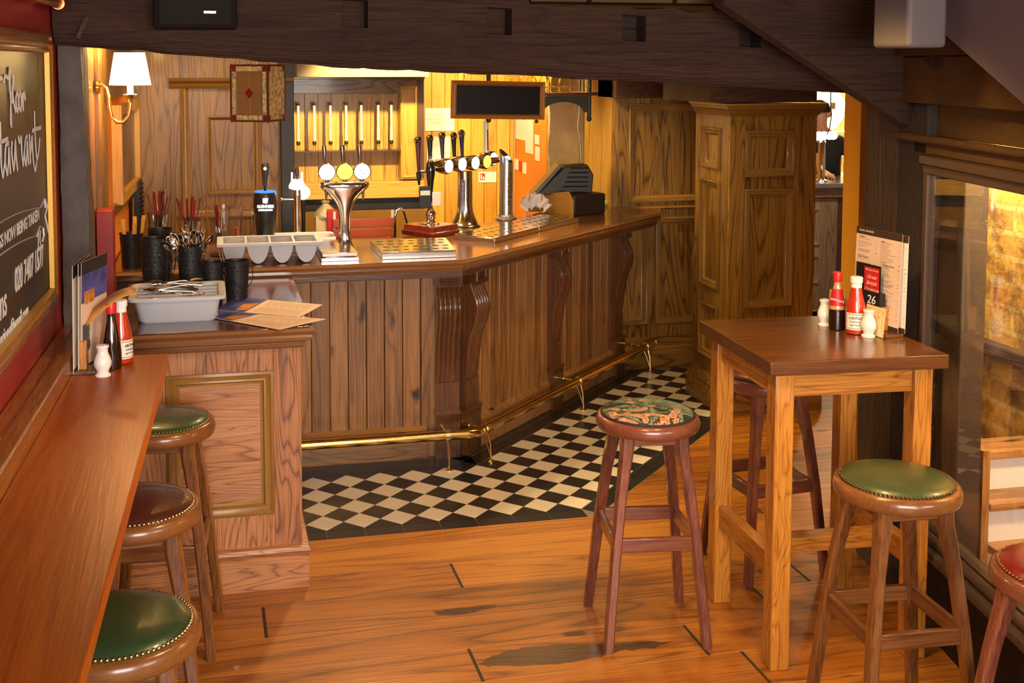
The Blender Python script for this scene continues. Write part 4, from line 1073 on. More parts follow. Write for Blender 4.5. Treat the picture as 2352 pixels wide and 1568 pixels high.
# ================================================================ HIGH TABLE
TZ = 1.08
tb = thing('high_table', 'square dark topped high pub table with thick orange pine legs', 'table', (2.12, 3.75, 0), 0.0)
th_ = -0.055
def TL(x, y, z=0.0):  # table local -> table frame rotated
    return (x, y, z)
tb.location = (1.825+0.0, 3.445, 0); tb.rotation_euler = (0, 0, th_)
SZ = 0.642
mb = MB(); mb.box(0, 0, TZ-0.048, SZ, SZ, TZ); mb.build('tabletop', wood('table', 'x'), tb, bevel=0.003, seg=3)
lw = 0.068
for lx, ly in ((0.035, 0.035), (SZ-0.035-lw, 0.035), (0.035, SZ-0.035-lw), (SZ-0.035-lw, SZ-0.035-lw)):
    mb = MB(); mb.box(lx, ly, 0, lx+lw, ly+lw, TZ-0.048); mb.build('leg', wood('tableleg', 'z'), tb, bevel=0.004, seg=3)
i0, i1 = 0.035+lw, SZ-0.035-lw
for a in ((i0, 0.05, i1, 0.072), (i0, SZ-0.072, i1, SZ-0.05)):
    mb = MB(); mb.box(a[0], a[1], TZ-0.135, a[2], a[3], TZ-0.048); mb.build('apron', wood('tableleg', 'x'), tb, bevel=0.002)
for a in ((0.05, i0, 0.072, i1), (SZ-0.072, i0, SZ-0.05, i1)):
    mb = MB(); mb.box(a[0], a[1], TZ-0.135, a[2], a[3], TZ-0.048); mb.build('apron', wood('tableleg', 'y'), tb, bevel=0.002)
    mb = MB(); mb.box(a[0]-0.0, a[1], 0.30, a[2]+0.02, a[3], 0.385); mb.build('stretcher', wood('tableleg', 'y'), tb, bevel=0.004)
mb = MB(); mb.box(0.092, 0.235, 0.318, SZ-0.072, 0.305, 0.372); mb.build('stretcher', wood('tableleg', 'x'), tb, bevel=0.003)

# ================================================================ CONDIMENTS
def bottle_parts(root, prof_glass, glassmat, prof_fill, fillmat, cap, capmat):
    m = MB(); m.lathe(prof_glass, 26); m.build('bottle_glass', glassmat, root)
    if prof_fill: m = MB(); m.lathe(prof_fill, 24); m.build('sauce', fillmat, root)
    m = MB(); m.lathe(cap, 24); m.build('cap', capmat, root)
def label_patch(root, r0, r1, z0, z1, a0, a1, mat, name='label', n=14):
    m = MB(); vs = []; fs = []
    for i in range(n+1):
        a = a0+(a1-a0)*i/n
        for r, z in ((r0, z0), (r1, z1)): vs.append((r*math.cos(a), r*math.sin(a), z))
    for i in range(n): fs.append((2*i, 2*i+2, 2*i+3, 2*i+1))
    m.add(vs, fs); return m.build(name, mat, root)
KET = plain('ketchup', (0.50, 0.035, 0.010), 0.22, coat=0.6)
def ketchup(loc, rz, label, cream=True):
    t = thing('ketchup_bottle', label, 'bottle', loc, rz); t.scale = (1.18, 1.18, 1.0)
    m = MB(); m.lathe([(0.024, 0), (0.030, 0.003), (0.031, 0.02), (0.031, 0.07), (0.029, 0.095), (0.0225, 0.13), (0.0175, 0.158), (0.015, 0.180), (0.0150, 0.186)], 26); m.build('bottle', KET, t)
    m = MB(); m.lathe([(0.0163, 0.158), (0.0160, 0.186), (0.014, 0.188)], 24); m.build('neck_band', plain('white_label', (0.85, 0.84, 0.80), 0.5), t)
    m = MB(); m.lathe([(0.0150, 0.186), (0.0185, 0.188), (0.0190, 0.206), (0.016, 0.2095), (0.001, 0.210)], 24); m.build('cap', plain('white_cap', (0.90, 0.89, 0.87), 0.3), t)
    label_patch(t, 0.0315, 0.0315, 0.018, 0.080, -PI/2-1.05, -PI/2+1.05, MATS['white_label'])
    label_patch(t, 0.0318, 0.0318, 0.022, 0.076, -PI/2-0.92, -PI/2+0.92, plain('label_gold_line', (0.35, 0.30, 0.10), 0.5), 'label_border')
    label_patch(t, 0.0321, 0.0321, 0.025, 0.073, -PI/2-0.85, -PI/2+0.85, plain('label_cream', (0.86, 0.84, 0.76), 0.5), 'label_face')
    text('label_lettering', 'HEINZ', 0.014, INK, face_mat((0, -0.0325, 0.062), (1, 0, 0), (0, -1, 0)), t)
    text('label_lettering', 'TOMATO', 0.008, INK, face_mat((0, -0.0325, 0.048), (1, 0, 0), (0, -1, 0)), t)
    text('label_lettering', 'KETCHUP', 0.008, INK, face_mat((0, -0.0325, 0.036), (1, 0, 0), (0, -1, 0)), t)
    return t
def saucebottle(loc, rz, label, full):
    t = thing('sauce_bottle', label, 'bottle', loc, rz)
    SAU = plain('vinegar_brown', (0.018, 0.006, 0.004), 0.10, coat=0.8)
    if full:
        m = MB(); m.lathe([(0.024, 0), (0.030, 0.003), (0.031, 0.03), (0.030, 0.06), (0.026, 0.10), (0.018, 0.145), (0.0135, 0.170), (0.013, 0.180)], 26); m.build('bottle', SAU, t)
    else:
        m = MB(); m.lathe([(0.022, 0), (0.029, 0.003), (0.030, 0.03), (0.0295, 0.078)], 26); m.build('bottle', SAU, t)
        m = MB(); m.lathe([(0.0295, 0.0782), (0.028, 0.095), (0.022, 0.125), (0.016, 0.155), (0.0130, 0.168), (0.0130, 0.182)], 26); m.build('bottle_shoulder', plain('pale_bottle_glass', (0.55, 0.30, 0.12), 0.08, coat=0.6), t)
        m = MB(); m.lathe([(0.0288, 0.092), (0.0228, 0.125), (0.0172, 0.153)], 26, cap=False); m.build('label', plain('red_label', (0.55, 0.02, 0.03), 0.4), t)
        text('label_lettering', 'SARSON\'S', 0.011, PAPERW, face_mat((0, -0.0262, 0.113), (1, 0, -0.25), (0, -1, 0.25)), t)
    m = MB(); m.lathe([(0.0135, 0.180), (0.0165, 0.182), (0.0172, 0.212), (0.0165, 0.2145), (0.001, 0.215)], 20); m.build('cap', plain('red_cap', (0.62, 0.02, 0.02), 0.32), t)
    return t
def shaker(loc, label, sc=1.0):
    m = MB(); m.lathe([(0.024*sc, 0), (0.025*sc, 0.004), (0.018*sc, 0.011), (0.019*sc, 0.018), (0.027*sc, 0.034), (0.0275*sc, 0.046), (0.022*sc, 0.064), (0.0165*sc, 0.076), (0.017*sc, 0.086), (0.0205*sc, 0.094), (0.019*sc, 0.0985), (0.010*sc, 0.100), (0.0005, 0.1005)], 30)
    o = m.build('salt_shaker', WHITE, None); o.location = loc; return tag(o, label, 'shaker')
def menu_sheet(name, w, h, loc, rz, tilt, label, face=MENU, dark=True, lines=True, th=0.0012, cat='menu', photo=False, group=None):
    """upright sheet, local x across, z up, faces -y"""
    t = thing(name, label, cat, loc, rz, group); t.rotation_euler = (tilt, 0, rz)
    m = MB(); m.box(-w/2, 0, 0, w/2, th, h); m.build('sheet', face, t)
    if dark:
        for z0_, z1_ in ((h*0.925, h), (0, h*0.05)): m = MB(); m.box(-w/2, -0.0005, z0_, w/2, -0.0001, z1_); m.build('border_band', plain('menu_brown', (0.055, 0.028, 0.022), 0.5), t)
    if lines:
        m = MB(); r = random.Random(5)
        for col in (0, 1):
            z = h*0.88; xa = -w/2+0.012+col*w/2
            while z > h*0.09:
                ln = r.uniform(0.35, 0.85)*(w/2-0.03); hh = 0.0022 if r.random() < 0.2 else 0.0011
                m.box(xa, -0.0005, z, xa+ln, -0.0001, z+hh)
                if r.random() < 0.6: m.box(xa+w/2-0.028, -0.0005, z, xa+w/2-0.02, -0.0001, z+hh)
                z -= 0.0062 if r.random() < 0.85 else 0.012
        m.build('printed_lines', plain('menu_print', (0.30, 0.20, 0.13), 0.6), t)
    return t
# -- set on the high table
hc = onz(2010, 772, TZ)
trz = -0.12
ketchup((2.330, 3.765, TZ), -0.55, 'ketchup bottle on the high table beside the number card 26')
saucebottle((2.295, 3.835, TZ), -0.5, 'half full vinegar bottle with red label and red cap on the high table', False)
shaker((2.345, 3.705, TZ), 'white china shaker standing in front of the ketchup on the high table')
shaker((2.285, 3.905, TZ), 'white china shaker half hidden behind the vinegar bottle', 0.95)
hd = thing('menu_holder', 'wooden menu holder with a black number 26 plate on the high table', 'menu holder', (2.418, 3.785, TZ), -1.42)
mb = MB(); mb.box(-0.08, -0.05, 0, 0.12, 0.03, 0.012); mb.build('base', wood('table', 'x'), hd, bevel=0.002)
mb = MB(); mb.box(-0.055, -0.02, 0.012, 0.06, 0.012, 0.10); mb.build('block', wood('tableleg', 'x'), hd, bevel=0.002)
mb = MB(); mb.box(-0.05, -0.026, 0.088, 0.056, -0.020, 0.150); mb.box(-0.05, -0.02, 0.09, 0.056, 0.0, 0.148); mb.build('number_plate', BLACK, hd)
text('number', '26', 0.046, WTEXT, face_mat((0.012, -0.0266, 0.119), (1, 0, 0), (0, -1, 0)), hd, shear=0.15)
# card leaning in front
m_ = menu_sheet('table_card', 0.105, 0.105, (2.372, 3.715, TZ+0.002), -1.48, -0.08, 'cream printed card leaning on the wooden menu holder on the high table', plain('cream_card', (0.85, 0.66, 0.36), 0.6), dark=False)
m_ = menu_sheet('table_card', 0.15, 0.115, (2.362, 3.93, TZ+0.002), -1.48, -0.08, 'yellowish card standing behind the sauce bottles on the high table', plain('yellow_card', (0.70, 0.48, 0.12), 0.6), dark=False, lines=False)
# red and black leaflet
t = thing('leaflet', 'black leaflet with a red square of script lettering in the menu holder', 'leaflet', (2.412, 3.80, TZ+0.10), -1.42)
mb = MB(); mb.box(-0.075, -0.006, 0.0, 0.055, -0.004, 0.145); mb.build('sheet', BLACK, t)
mb = MB(); mb.box(-0.03, -0.0065, 0.045, 0.048, -0.0062, 0.135); mb.build('red_square', plain('print_red', (0.60, 0.02, 0.025), 0.5), t)
for k, sx in enumerate(("We're part of your", 'Great', 'British', 'Christmas')):
    text('lettering', sx, (0.009, 0.021, 0.021, 0.019)[k], plain('cream_print', (0.8, 0.62, 0.45), 0.6), face_mat((0.009, -0.0068, 0.125-0.0235*k-(0.002 if k else 0)), (1, 0, 0), (0, -1, 0)), t, shear=0.3)
m_ = menu_sheet('menu', 0.25, 0.36, (2.430, 3.80, TZ+0.012), -1.45, -0.03, 'tall peach food menu with dark header standing in the holder on the high table')
text('lettering', 'Anchor Bankside', 0.012, plain('cream_print', (0.8, 0.62, 0.45), 0.6), face_mat((-0.07, -0.0007, 0.348), (1, 0, 0), (0, -1, 0)), m_, shear=0.3)
for k, (x, z, sx) in enumerate([(-0.09, 0.325, 'Burgers'), (0.025, 0.32, 'Sides'), (-0.08, 0.25, 'Jacket Potatoes'), (0.06, 0.235, 'Cheesy Nachos')]):
    text('lettering', sx, 0.010, plain('menu_print', (0.3, 0.2, 0.13), 0.6), face_mat((x, -0.0007, z), (1, 0, 0), (0, -1, 0)), m_)
m_ = menu_sheet('menu', 0.25, 0.355, (2.446, 3.79, TZ+0.012), -1.40, -0.02, 'second menu standing directly behind the tall peach one', PAPERW)

# -- set on the left shelf
SZ_ = 1.08
shaker((-0.318, 3.745, SZ_), 'white china shaker on the left drinks shelf, in front of the sauce bottles')
saucebottle((-0.296, 3.83, SZ_), 0.2, 'dark brown sauce bottle with red cap on the left drinks shelf', True)
ketchup((-0.272, 3.905, SZ_), 0.9, 'ketchup bottle behind the dark sauce bottle on the left drinks shelf')
hd = thing('menu_holder', 'wooden menu holder holding upright menus on the left drinks shelf', 'menu holder', (-0.372, 3.845, SZ_), 0.0)
mb = MB(); mb.box(-0.055, -0.075, 0, 0.045, 0.075, 0.012); mb.build('base', wood('table', 'y'), hd, bevel=0.002)
mb = MB(); mb.box(-0.024, -0.06, 0.012, 0.002, 0.055, 0.105); mb.build('block', wood('tableleg', 'z'), hd, bevel=0.002)
mb = MB(); mb.box(-0.010, -0.045, 0.105, 0.002, 0.06, 0.152); mb.box(0.002, -0.045, 0.07, 0.007, 0.06, 0.15); mb.build('number_plate', BLACK, hd)
text('number', '25', 0.04, WTEXT, face_mat((0.0075, 0.01, 0.11), (0, 1, 0), (1, 0, 0)), hd, shear=0.15)
def side_menu(x, y, tilt, ht, label, photo, rz=-0.1):
    t = thing('menu', label, 'menu', (x, y, SZ_+0.004)); t.rotation_euler = (0, tilt, rz)
    m = MB(); m.box(0, -0.085, 0, 0.0014, 0.125, ht); m.build('sheet', PAPER if not photo else MENU, t)
    for z0_, z1_ in ((ht*0.88, ht), (0, 0.012)): m = MB(); m.box(0.0016, -0.085, z0_, 0.0019, 0.125, z1_); m.build('border_band', INK, t)
    if photo:
        m = MB(); m.box(0.0016, -0.085, ht*0.62, 0.0019, 0.125, ht*0.88); m.build('picture', plain('menu_photo_blue', (0.06, 0.07, 0.30), 0.4, var=0.9, vscale=14), t)
        m = MB(); m.box(0.002, -0.06, ht*0.60, 0.0023, 0.02, ht*0.72); m.build('picture', plain('menu_photo_orange', (0.65, 0.24, 0.03), 0.4, var=0.5, vscale=30), t)
    return t
side_menu(-0.402, 3.85, 0.012, 0.345, 'menu with pale back, leftmost of the sheets on the drinks shelf', False)
side_menu(-0.388, 3.86, 0.02, 0.35, 'menu standing between the outer and the picture menu on the drinks shelf', False)
side_menu(-0.366, 3.87, 0.03, 0.352, 'menu with blue and orange food picture on the left drinks shelf', True, -0.30)
# brown leaflet curling out
mb = MB(); vs = []; fs = []
for i in range(9):
    u_ = i/8; x = -0.372+0.155*u_; z = SZ_+0.155+0.095*math.sin(u_*1.5); 
    vs += [(x, 3.80+0.0*u_, z-0.006*(1-u_)-0.002), (x, 3.88, z+0.022*(1-u_)**0.5)]
for i in range(8): fs.append((2*i, 2*i+2, 2*i+3, 2*i+1))
mb.add(vs, fs); o = mb.build('leaflet', plain('orange_card', (0.62, 0.30, 0.08), 0.5), solid=0.001); tag(o, 'orange brown leaflet curling out of the menu holder on the left shelf', 'leaflet')
# ================================================================ CUTLERY, BUCKETS, TRAYS
LZ = 1.05
CUT = plain('cutlery_steel', (0.66, 0.62, 0.58), 0.14, 1.0)
def bucket_proto():
    t = thing('cutlery_bucket', 'x', 'bucket', (0, 0, 0), 0, 'black perforated table buckets')
    m = MB(); H_ = 0.165
    m.lathe([(0.0005, 0.004), (0.043, 0.004), (0.0435, 0.0), (0.0445, 0.0), (0.0545, H_-0.002), (0.0575, H_), (0.0575, H_+0.003), (0.0538, H_+0.003), (0.0435, 0.006), (0.0005, 0.006)], 32, cap=False)
    m.lathe([(0.0520, H_*0.83), (0.0530, H_*0.84), (0.0528, H_*0.85)], 32, cap=False)
    m.build('body', BLACKM, t)
    m = MB()
    for zz_ in (0.018, 0.036, 0.146, 0.128):
        rr_ = 0.0445+0.010*zz_/H_+0.0004
        for k in range(14):
            a = 2*PI*(k+(0.5 if zz_ in (0.036, 0.128) else 0))/14
            T = Matrix.Translation((rr_*math.cos(a), rr_*math.sin(a), zz_)) @ Matrix.Rotation(a, 4, 'Z') @ Matrix.Rotation(PI/2, 4, 'Y')
            m.lathe([(0.0038, -0.0006), (0.0038, 0.0004)], 8, T)
    m.build('perforations', HOLE, t)
    m = MB(); pts = []
    for k in range(13):
        a = PI*k/12; pts.append((0.0585*math.cos(a), -0.030-0.035*math.sin(a), 0.140-0.085*math.sin(a)))
    m.tube(pts, 0.0017, 6)
    for sx in (-1, 1): m.tube([(sx*0.054, -0.028, 0.142), (sx*0.060, -0.03, 0.142)], 0.005, 10)
    m.build('handle', plain('black_wire', (0.03, 0.03, 0.032), 0.35, 0.6), t)
    return t
bproto = bucket_proto(); used_b = [False]
def bucket(loc, rz, label, sc=1.0):
    if not used_b[0]:
        used_b[0] = True; bproto.location = loc; bproto.rotation_euler = (0, 0, rz); bproto.scale = (sc, sc, 1); bproto['label'] = label; return bproto
    return dup(bproto, loc, rz, label, scale=(sc, sc, 1))
def b_at(px, y, z): 
    r = ray(px, 500); return Vector((y*r.x/r.y, y, z))
bucket(b_at(542, 5.03, LZ), 0.5, 'black perforated bucket standing alone in front of the grey tray on the bar')
for k, w_ in enumerate(('bottom', 'second from bottom', 'third from bottom', 'topmost')):
    bucket(b_at(354, 5.02, LZ+0.037*k), 0.9+0.25*k, 'black bucket, %s of the front left stack behind the cutlery tray' % w_)
for k, w_ in enumerate(('bottom', 'second from bottom', 'third from bottom', 'topmost')):
    bucket(b_at(367, 5.30, LZ+0.037*k), 0.3+0.2*k, 'black bucket, %s of the stack standing behind the front left stack' % w_)
for k, w_ in enumerate(('bottom', 'middle', 'top')):
    bucket(b_at(436, 5.0, LZ+0.037*k), 2.4+0.3*k, 'black bucket, %s of the stack of three holding the spoons' % w_, 0.93)
bucket(b_at(485, 5.02, LZ), 0.2, 'single black bucket squeezed between the spoon stack and the front bucket', 0.93)
bl_ = b_at(301, 5.62, BZ); bucket(bl_, 0.8, 'leftmost black bucket holding bundled wooden sticks, on the bar by the red partition')
# stick bundles
for k, (dx, dy, h, tl) in enumerate([(-0.022, 0.0, 0.235, -0.02), (0.004, -0.012, 0.24, 0.02), (0.016, 0.01, 0.25, 0.06), (-0.005, 0.015, 0.245, 0.03)]):
    m = MB(); m.tube([(0, 0, 0.0), (tl*0.5, 0, h*0.5), (tl*0.7, 0, h-0.01)], [0.009, 0.0105, 0.010], 7)
    o = m.build('wooden_stick', wood('pine', 'z')); o.location = bl_+Vector((dx, dy, 0.008)); tag(o, 'pale wooden stick upright in the leftmost black bucket', 'stick', 'wooden sticks in the leftmost bucket')

def spoon_mesh(mb, L=0.2, bowl=True):
    vs = []; n = 8
    mb.tube([(0, 0, 0), (0, 0.001, L*0.25), (0, 0.002, L*0.55), (0, 0, L*0.70)], [0.0052, 0.004, 0.0026, 0.003], 8, flat=0.45)
    if bowl:
        vs = []; fs = []; nu, nv = 9, 7
        for i in range(nu):
            t = i/(nu-1); w_ = 0.021*math.sin(PI*min(0.98, max(0.04, t**0.85)))**0.75
            for j in range(nv):
                q = -1+2*j/(nv-1); vs.append((w_*q, 0.010*(1-q*q)*math.sin(PI*t), L*0.69+L*0.31*t))
        for i in range(nu-1):
            for j in range(nv-1): fs.append((i*nv+j, i*nv+j+1, (i+1)*nv+j+1, (i+1)*nv+j))
        mb.add(vs, fs)
    return mb
def fork_mesh(mb, L=0.195):
    mb.tube([(0, 0, 0), (0, 0.001, L*0.25), (0, 0.003, L*0.6), (0, 0, L*0.70)], [0.0055, 0.0045, 0.0026, 0.003], 8, flat=0.4)
    mb.box(-0.011, -0.001, L*0.70, 0.011, 0.001, L*0.78)
    for k in range(4):
        x = -0.0093+0.0062*k; mb.tube([(x, 0, L*0.775), (x, 0.004, L*0.88), (x, 0.001, L)], [0.0021, 0.0019, 0.001], 5)
    return mb
def knife_mesh(mb, L=0.22, handle=True):
    mb.tube([(0, 0, 0), (0, 0, L*0.4)], [0.006, 0.0065], 8, flat=0.5)
    mb.prism([(-0.008, 0), (0.008, 0), (0.009, L*0.45), (0.0, L*0.58), (-0.008, L*0.55)], -0.0008, 0.0008, Matrix.Translation((0, 0, L*0.4)) @ Matrix.Rotation(PI/2, 4, 'X'))
    return mb
spoonP = spoon_mesh(MB()).build('spoon', CUT); forkP = fork_mesh(MB()).build('fork', CUT); 
spoonP.modifiers.new('t', 'SOLIDIFY').thickness = 0.001
usedP = {}
def place_c(proto, loc, rot, label, cat, group):
    if proto.name not in usedP: usedP[proto.name] = 1; o = proto
    else: o = proto.copy(); COL.objects.link(o)
    o.location = loc; o.rotation_euler = rot
    return tag(o, label, cat, group)
r = random.Random(4)
top = b_at(436, 5.0, LZ+0.074)
for k in range(24):
    a = 2*PI*k/24; rad = r.uniform(0.004, 0.026); lean = r.uniform(0.12, 0.75)
    place_c(spoonP, top+Vector((rad*math.cos(a), rad*math.sin(a), r.uniform(0.028, 0.05))), (lean*math.sin(a), lean*math.cos(a)*0.9, r.uniform(-1.4, 1.4)), 'steel spoon standing bowl up in the middle bucket stack', 'spoon', 'spoons in the bucket stack')
# one bright spoon in the front bucket
fb = b_at(542, 5.03, LZ)
for k, dx in enumerate((-0.012, -0.024)):
    m = MB(); m.tube([(0, 0, 0), (-0.03, 0, 0.10), (-0.052, 0.004, 0.20)], [0.004, 0.005, 0.0055], 8, flat=0.5)
    o = m.build('table_knife', CUT); o.location = fb+Vector((dx, -0.01*k, 0.012)); tag(o, ('left' if k else 'right')+' one of two steel knife handles leaning out of the front black bucket', 'knife')
# jugs
def jug(loc, r0, r1, h, handle, label, rz=0.0):
    t = thing('plastic_jug', label, 'jug', loc, rz)
    m = MB(); m.lathe([(0.0005, 0.0), (r0, 0.0), (r1, h), (r1-0.002, h), (r0-0.002, 0.004), (0.0005, 0.004)], 30, cap=False); m.build('body', CLEARP, t)
    if handle:
        m = MB(); m.tube([(r1-0.003, 0, h-0.02), (r1+0.045, 0, h-0.022), (r1+0.056, 0, h-0.045), (r1+0.052, 0, h*0.42), (r1+0.035, 0, h*0.30), (r0+0.006, 0, h*0.25)], 0.006, 10); m.build('handle', CLEARP, t)
    return t
MAR = plain('maroon_plastic', (0.20, 0.012, 0.015), 0.3)
def knives(c, n, hz, seed, what, grp, redfrac=0.5, spread=0.035, lean=0.25, baseR=0.03):
    r = random.Random(seed)
    for k in range(n):
        a = 2*PI*k/n+r.uniform(-0.2, 0.2); red = r.random() < redfrac; L = r.uniform(0.20, 0.235)
        t = thing('steak_knife' if red else 'table_knife', ('red handled knife ' if red else 'steel handled knife ')+what, 'knife', c+Vector((baseR*0.5*math.cos(a), baseR*0.5*math.sin(a), 0.008)), 0, grp+(' with red handles' if red else ' with steel handles'))
        ln = r.uniform(0.04, lean); t.rotation_euler = (-ln*math.sin(a), ln*math.cos(a), r.uniform(0, 3))
        m = MB(); m.prism([(-0.007, 0), (0.007, 0), (0.009, -L*0.3), (0, -L*0.5), (-0.007, -L*0.5)][::-1], -0.0007, 0.0007, Matrix.Translation((0, 0, L*0.52)) @ Matrix.Rotation(PI/2, 4, 'X')); m.build('blade', CUT, t)
        m = MB(); m.tube([(0, 0, L*0.5), (0, 0, L*0.75), (0, 0, L)], [0.0055, 0.0075, 0.0065] if red else [0.003, 0.004, 0.0055], 8, flat=0.6); m.build('handle', MAR if red else CUT, t)
j1 = b_at(365, 5.66, BZ); jug(j1, 0.045, 0.060, 0.26, False, 'clear plastic jug full of knives behind the black bucket stacks')
knives(j1+Vector((0, 0, 0.13)), 18, 0.2, 3, 'standing in the left plastic jug', 'knives in the left jug', 0.45)
j2 = b_at(437, 5.62, BZ); jug(j2, 0.050, 0.066, 0.24, False, 'clear plastic jug behind the bucket of spoons')
knives(j2+Vector((0, 0, 0.10)), 12, 0.2, 8, 'standing in the middle plastic jug', 'knives in the middle jug', 0.5, lean=0.35)
j3 = b_at(515, 5.92, BZ); jug(j3, 0.075, 0.095, 0.245, True, 'large clear plastic jug with a handle beside the black stout tap', -0.1)
knives(j3+Vector((-0.02, 0, 0.02)), 9, 0.2, 12, 'standing in the large handled plastic jug', 'knives in the handled jug', 0.3, lean=0.3)
m = MB(); m.lathe([(0.028, 0), (0.010, 0.11), (0.004, 0.115)], 14); o = m.build('red_bottle', plain('red_cap', (0.6, 0.02, 0.02), 0.3)); o.location = b_at(547, 5.98, BZ); o.location.y = 6.10; o.location.x += 0.0; tag(o, 'small red pointed sauce bottle behind the handle of the large jug', 'bottle')

# cutlery tray on the low counter
def cut_tray(loc, rz, label, L, W, H_, ncomp, across, mat=GREYP, round_=False):
    """L along x, W along y; ncomp compartments divided along x (round) or y"""
    t = thing('cutlery_tray', label, 'tray', loc, rz)
    m = MB()
    def rr(hx, hy, z, c=0.028, n=5):
        out = []
        for (sx, sy, a0) in ((1, 1, 0), (-1, 1, PI/2), (-1, -1, PI), (1, -1, 1.5*PI)):
            for k in range(n): a = a0+PI/2*k/(n-1); out.append((sx*(hx-c)+c*math.cos(a), sy*(hy-c)+c*math.sin(a), z))
        return out
    def loft(loops, close=True):
        vs = []; fs = []; k = len(loops[0])
        for l in loops: vs += l
        for i in range(len(loops)-1):
            for j in range(k): j2 = (j+1) % k; fs.append((i*k+j, i*k+j2, (i+1)*k+j2, (i+1)*k+j))
        return vs, fs, k
    hx, hy = L/2, W/2
    if not round_:
        out = [rr(hx-0.045, hy-0.042, 0), rr(hx-0.038, hy-0.035, 0.010), rr(hx-0.022, hy-0.02, H_-0.014), rr(hx, hy, H_-0.013), rr(hx, hy, H_-0.002), rr(hx-0.003, hy-0.003, H_), rr(hx-0.026, hy-0.024, H_-0.001), rr(hx-0.030, hy-0.028, H_-0.012), rr(hx-0.046, hy-0.044, 0.006)]
        vs, fs, k = loft(out); fs.append(tuple(range(k))[::-1]); fs.append(tuple(8*k+j for j in range(k))); m.add(vs, fs)
        m.build('tray_body', mat, t)
        m = MB()
        for q in range(1, ncomp):
            y = -hy+0.04+(W-0.08)*q/ncomp; m.box(-hx+0.032, y-0.004, 0.006, hx-0.032, y+0.004, H_-0.006)
        m.build('divider', mat, t, bevel=0.002)
    else:
        # rim with pocket openings
        m.cur = 0
        cw = (L-0.04)/ncomp
        rim_o = rr(hx, hy, H_); 
        us = [-hx]+sum([[-hx+0.02+cw*q+0.006, -hx+0.02+cw*(q+1)-0.006] for q in range(ncomp)], [])+[hx]
        yi = hy-0.022
        m.box(-hx, -hy, H_-0.006, hx, -yi, H_); m.box(-hx, yi, H_-0.006, hx, hy, H_)
        for q in range(0, len(us), 2): m.box(us[q], -yi, H_-0.006, us[q+1], yi, H_)
        m.sweep([(0, H_-0.016), (0.004, H_-0.016), (0.004, H_-0.002), (0, H_)], [(-hx, -hy), (hx, -hy), (hx, hy), (-hx, hy), (-hx, -hy)])
        m.build('rim', mat, t, bevel=0.003)
        for q in range(ncomp):
            xa, xb = -hx+0.02+cw*q+0.005, -hx+0.02+cw*(q+1)-0.005; xm = (xa+xb)/2; rad = (xb-xa)/2
            m = MB(); vs = []; fs = []; n = 14
            for ye in (-yi-0.001, yi+0.001):
                for k in range(n+1):
                    a = PI+PI*k/n; s_ = 1.0
                    vs.append((xm+rad*math.cos(a)*0.99, ye*(0.97 if False else 1), (H_-0.003)+(H_-0.006)*math.sin(a)))
            for k in range(n): fs.append((k, k+1, n+1+k+1, n+1+k))
            fs.append(tuple(range(n+1))); fs.append(tuple(n+1+k for k in range(n+1))[::-1])
            m.add(vs, fs); m.build('pocket', mat, t, solid=0.003)
    return t
tl = onz(402, 700, LZ)
cut_tray((-0.105, 4.745, LZ), 0.0, 'light grey cutlery tray holding forks on the low counter', 0.375, 0.34, 0.105, 4, True)
r = random.Random(9)
for k in range(22):
    up = k % 3 == 0
    x = -0.215+r.uniform(-0.015, 0.03); y = 4.725+r.uniform(-0.03, 0.05); z = LZ+0.055+0.0036*k
    # rotate the fork (built along z) to lie along x, tines mostly left
    tl = r.uniform(-0.05, 0.22); yw = r.uniform(-0.45, 0.15)+(PI if not up else 0)
    if not up: x += 0.185
    E_ = (Matrix.Rotation(yw, 3, 'Z') @ Matrix.Rotation(PI/2-(tl if up else -tl*0.3+0.12), 3, 'Y') @ Matrix.Rotation(PI/2, 3, 'Z')).to_euler()
    place_c(forkP, (x, y, z), E_, 'steel fork lying in the heap in the light grey tray', 'fork', 'forks heaped in the grey tray')
# trays on the bar
a = onz(500, 600, BZ); 
cut_tray((0.315, 5.70, BZ+0.002), -0.02, 'grey four pocket cutlery tray with rounded pockets on the edge of the bar', 0.50, 0.26, 0.105, 4, True, round_=True)
cut_tray((0.47, 6.0, BZ), -0.03, 'pale flat tray lying behind the four pocket tray on the bar', 0.40, 0.24, 0.075, 1, True, mat=plain('pale_plastic', (0.72, 0.66, 0.66), 0.4))

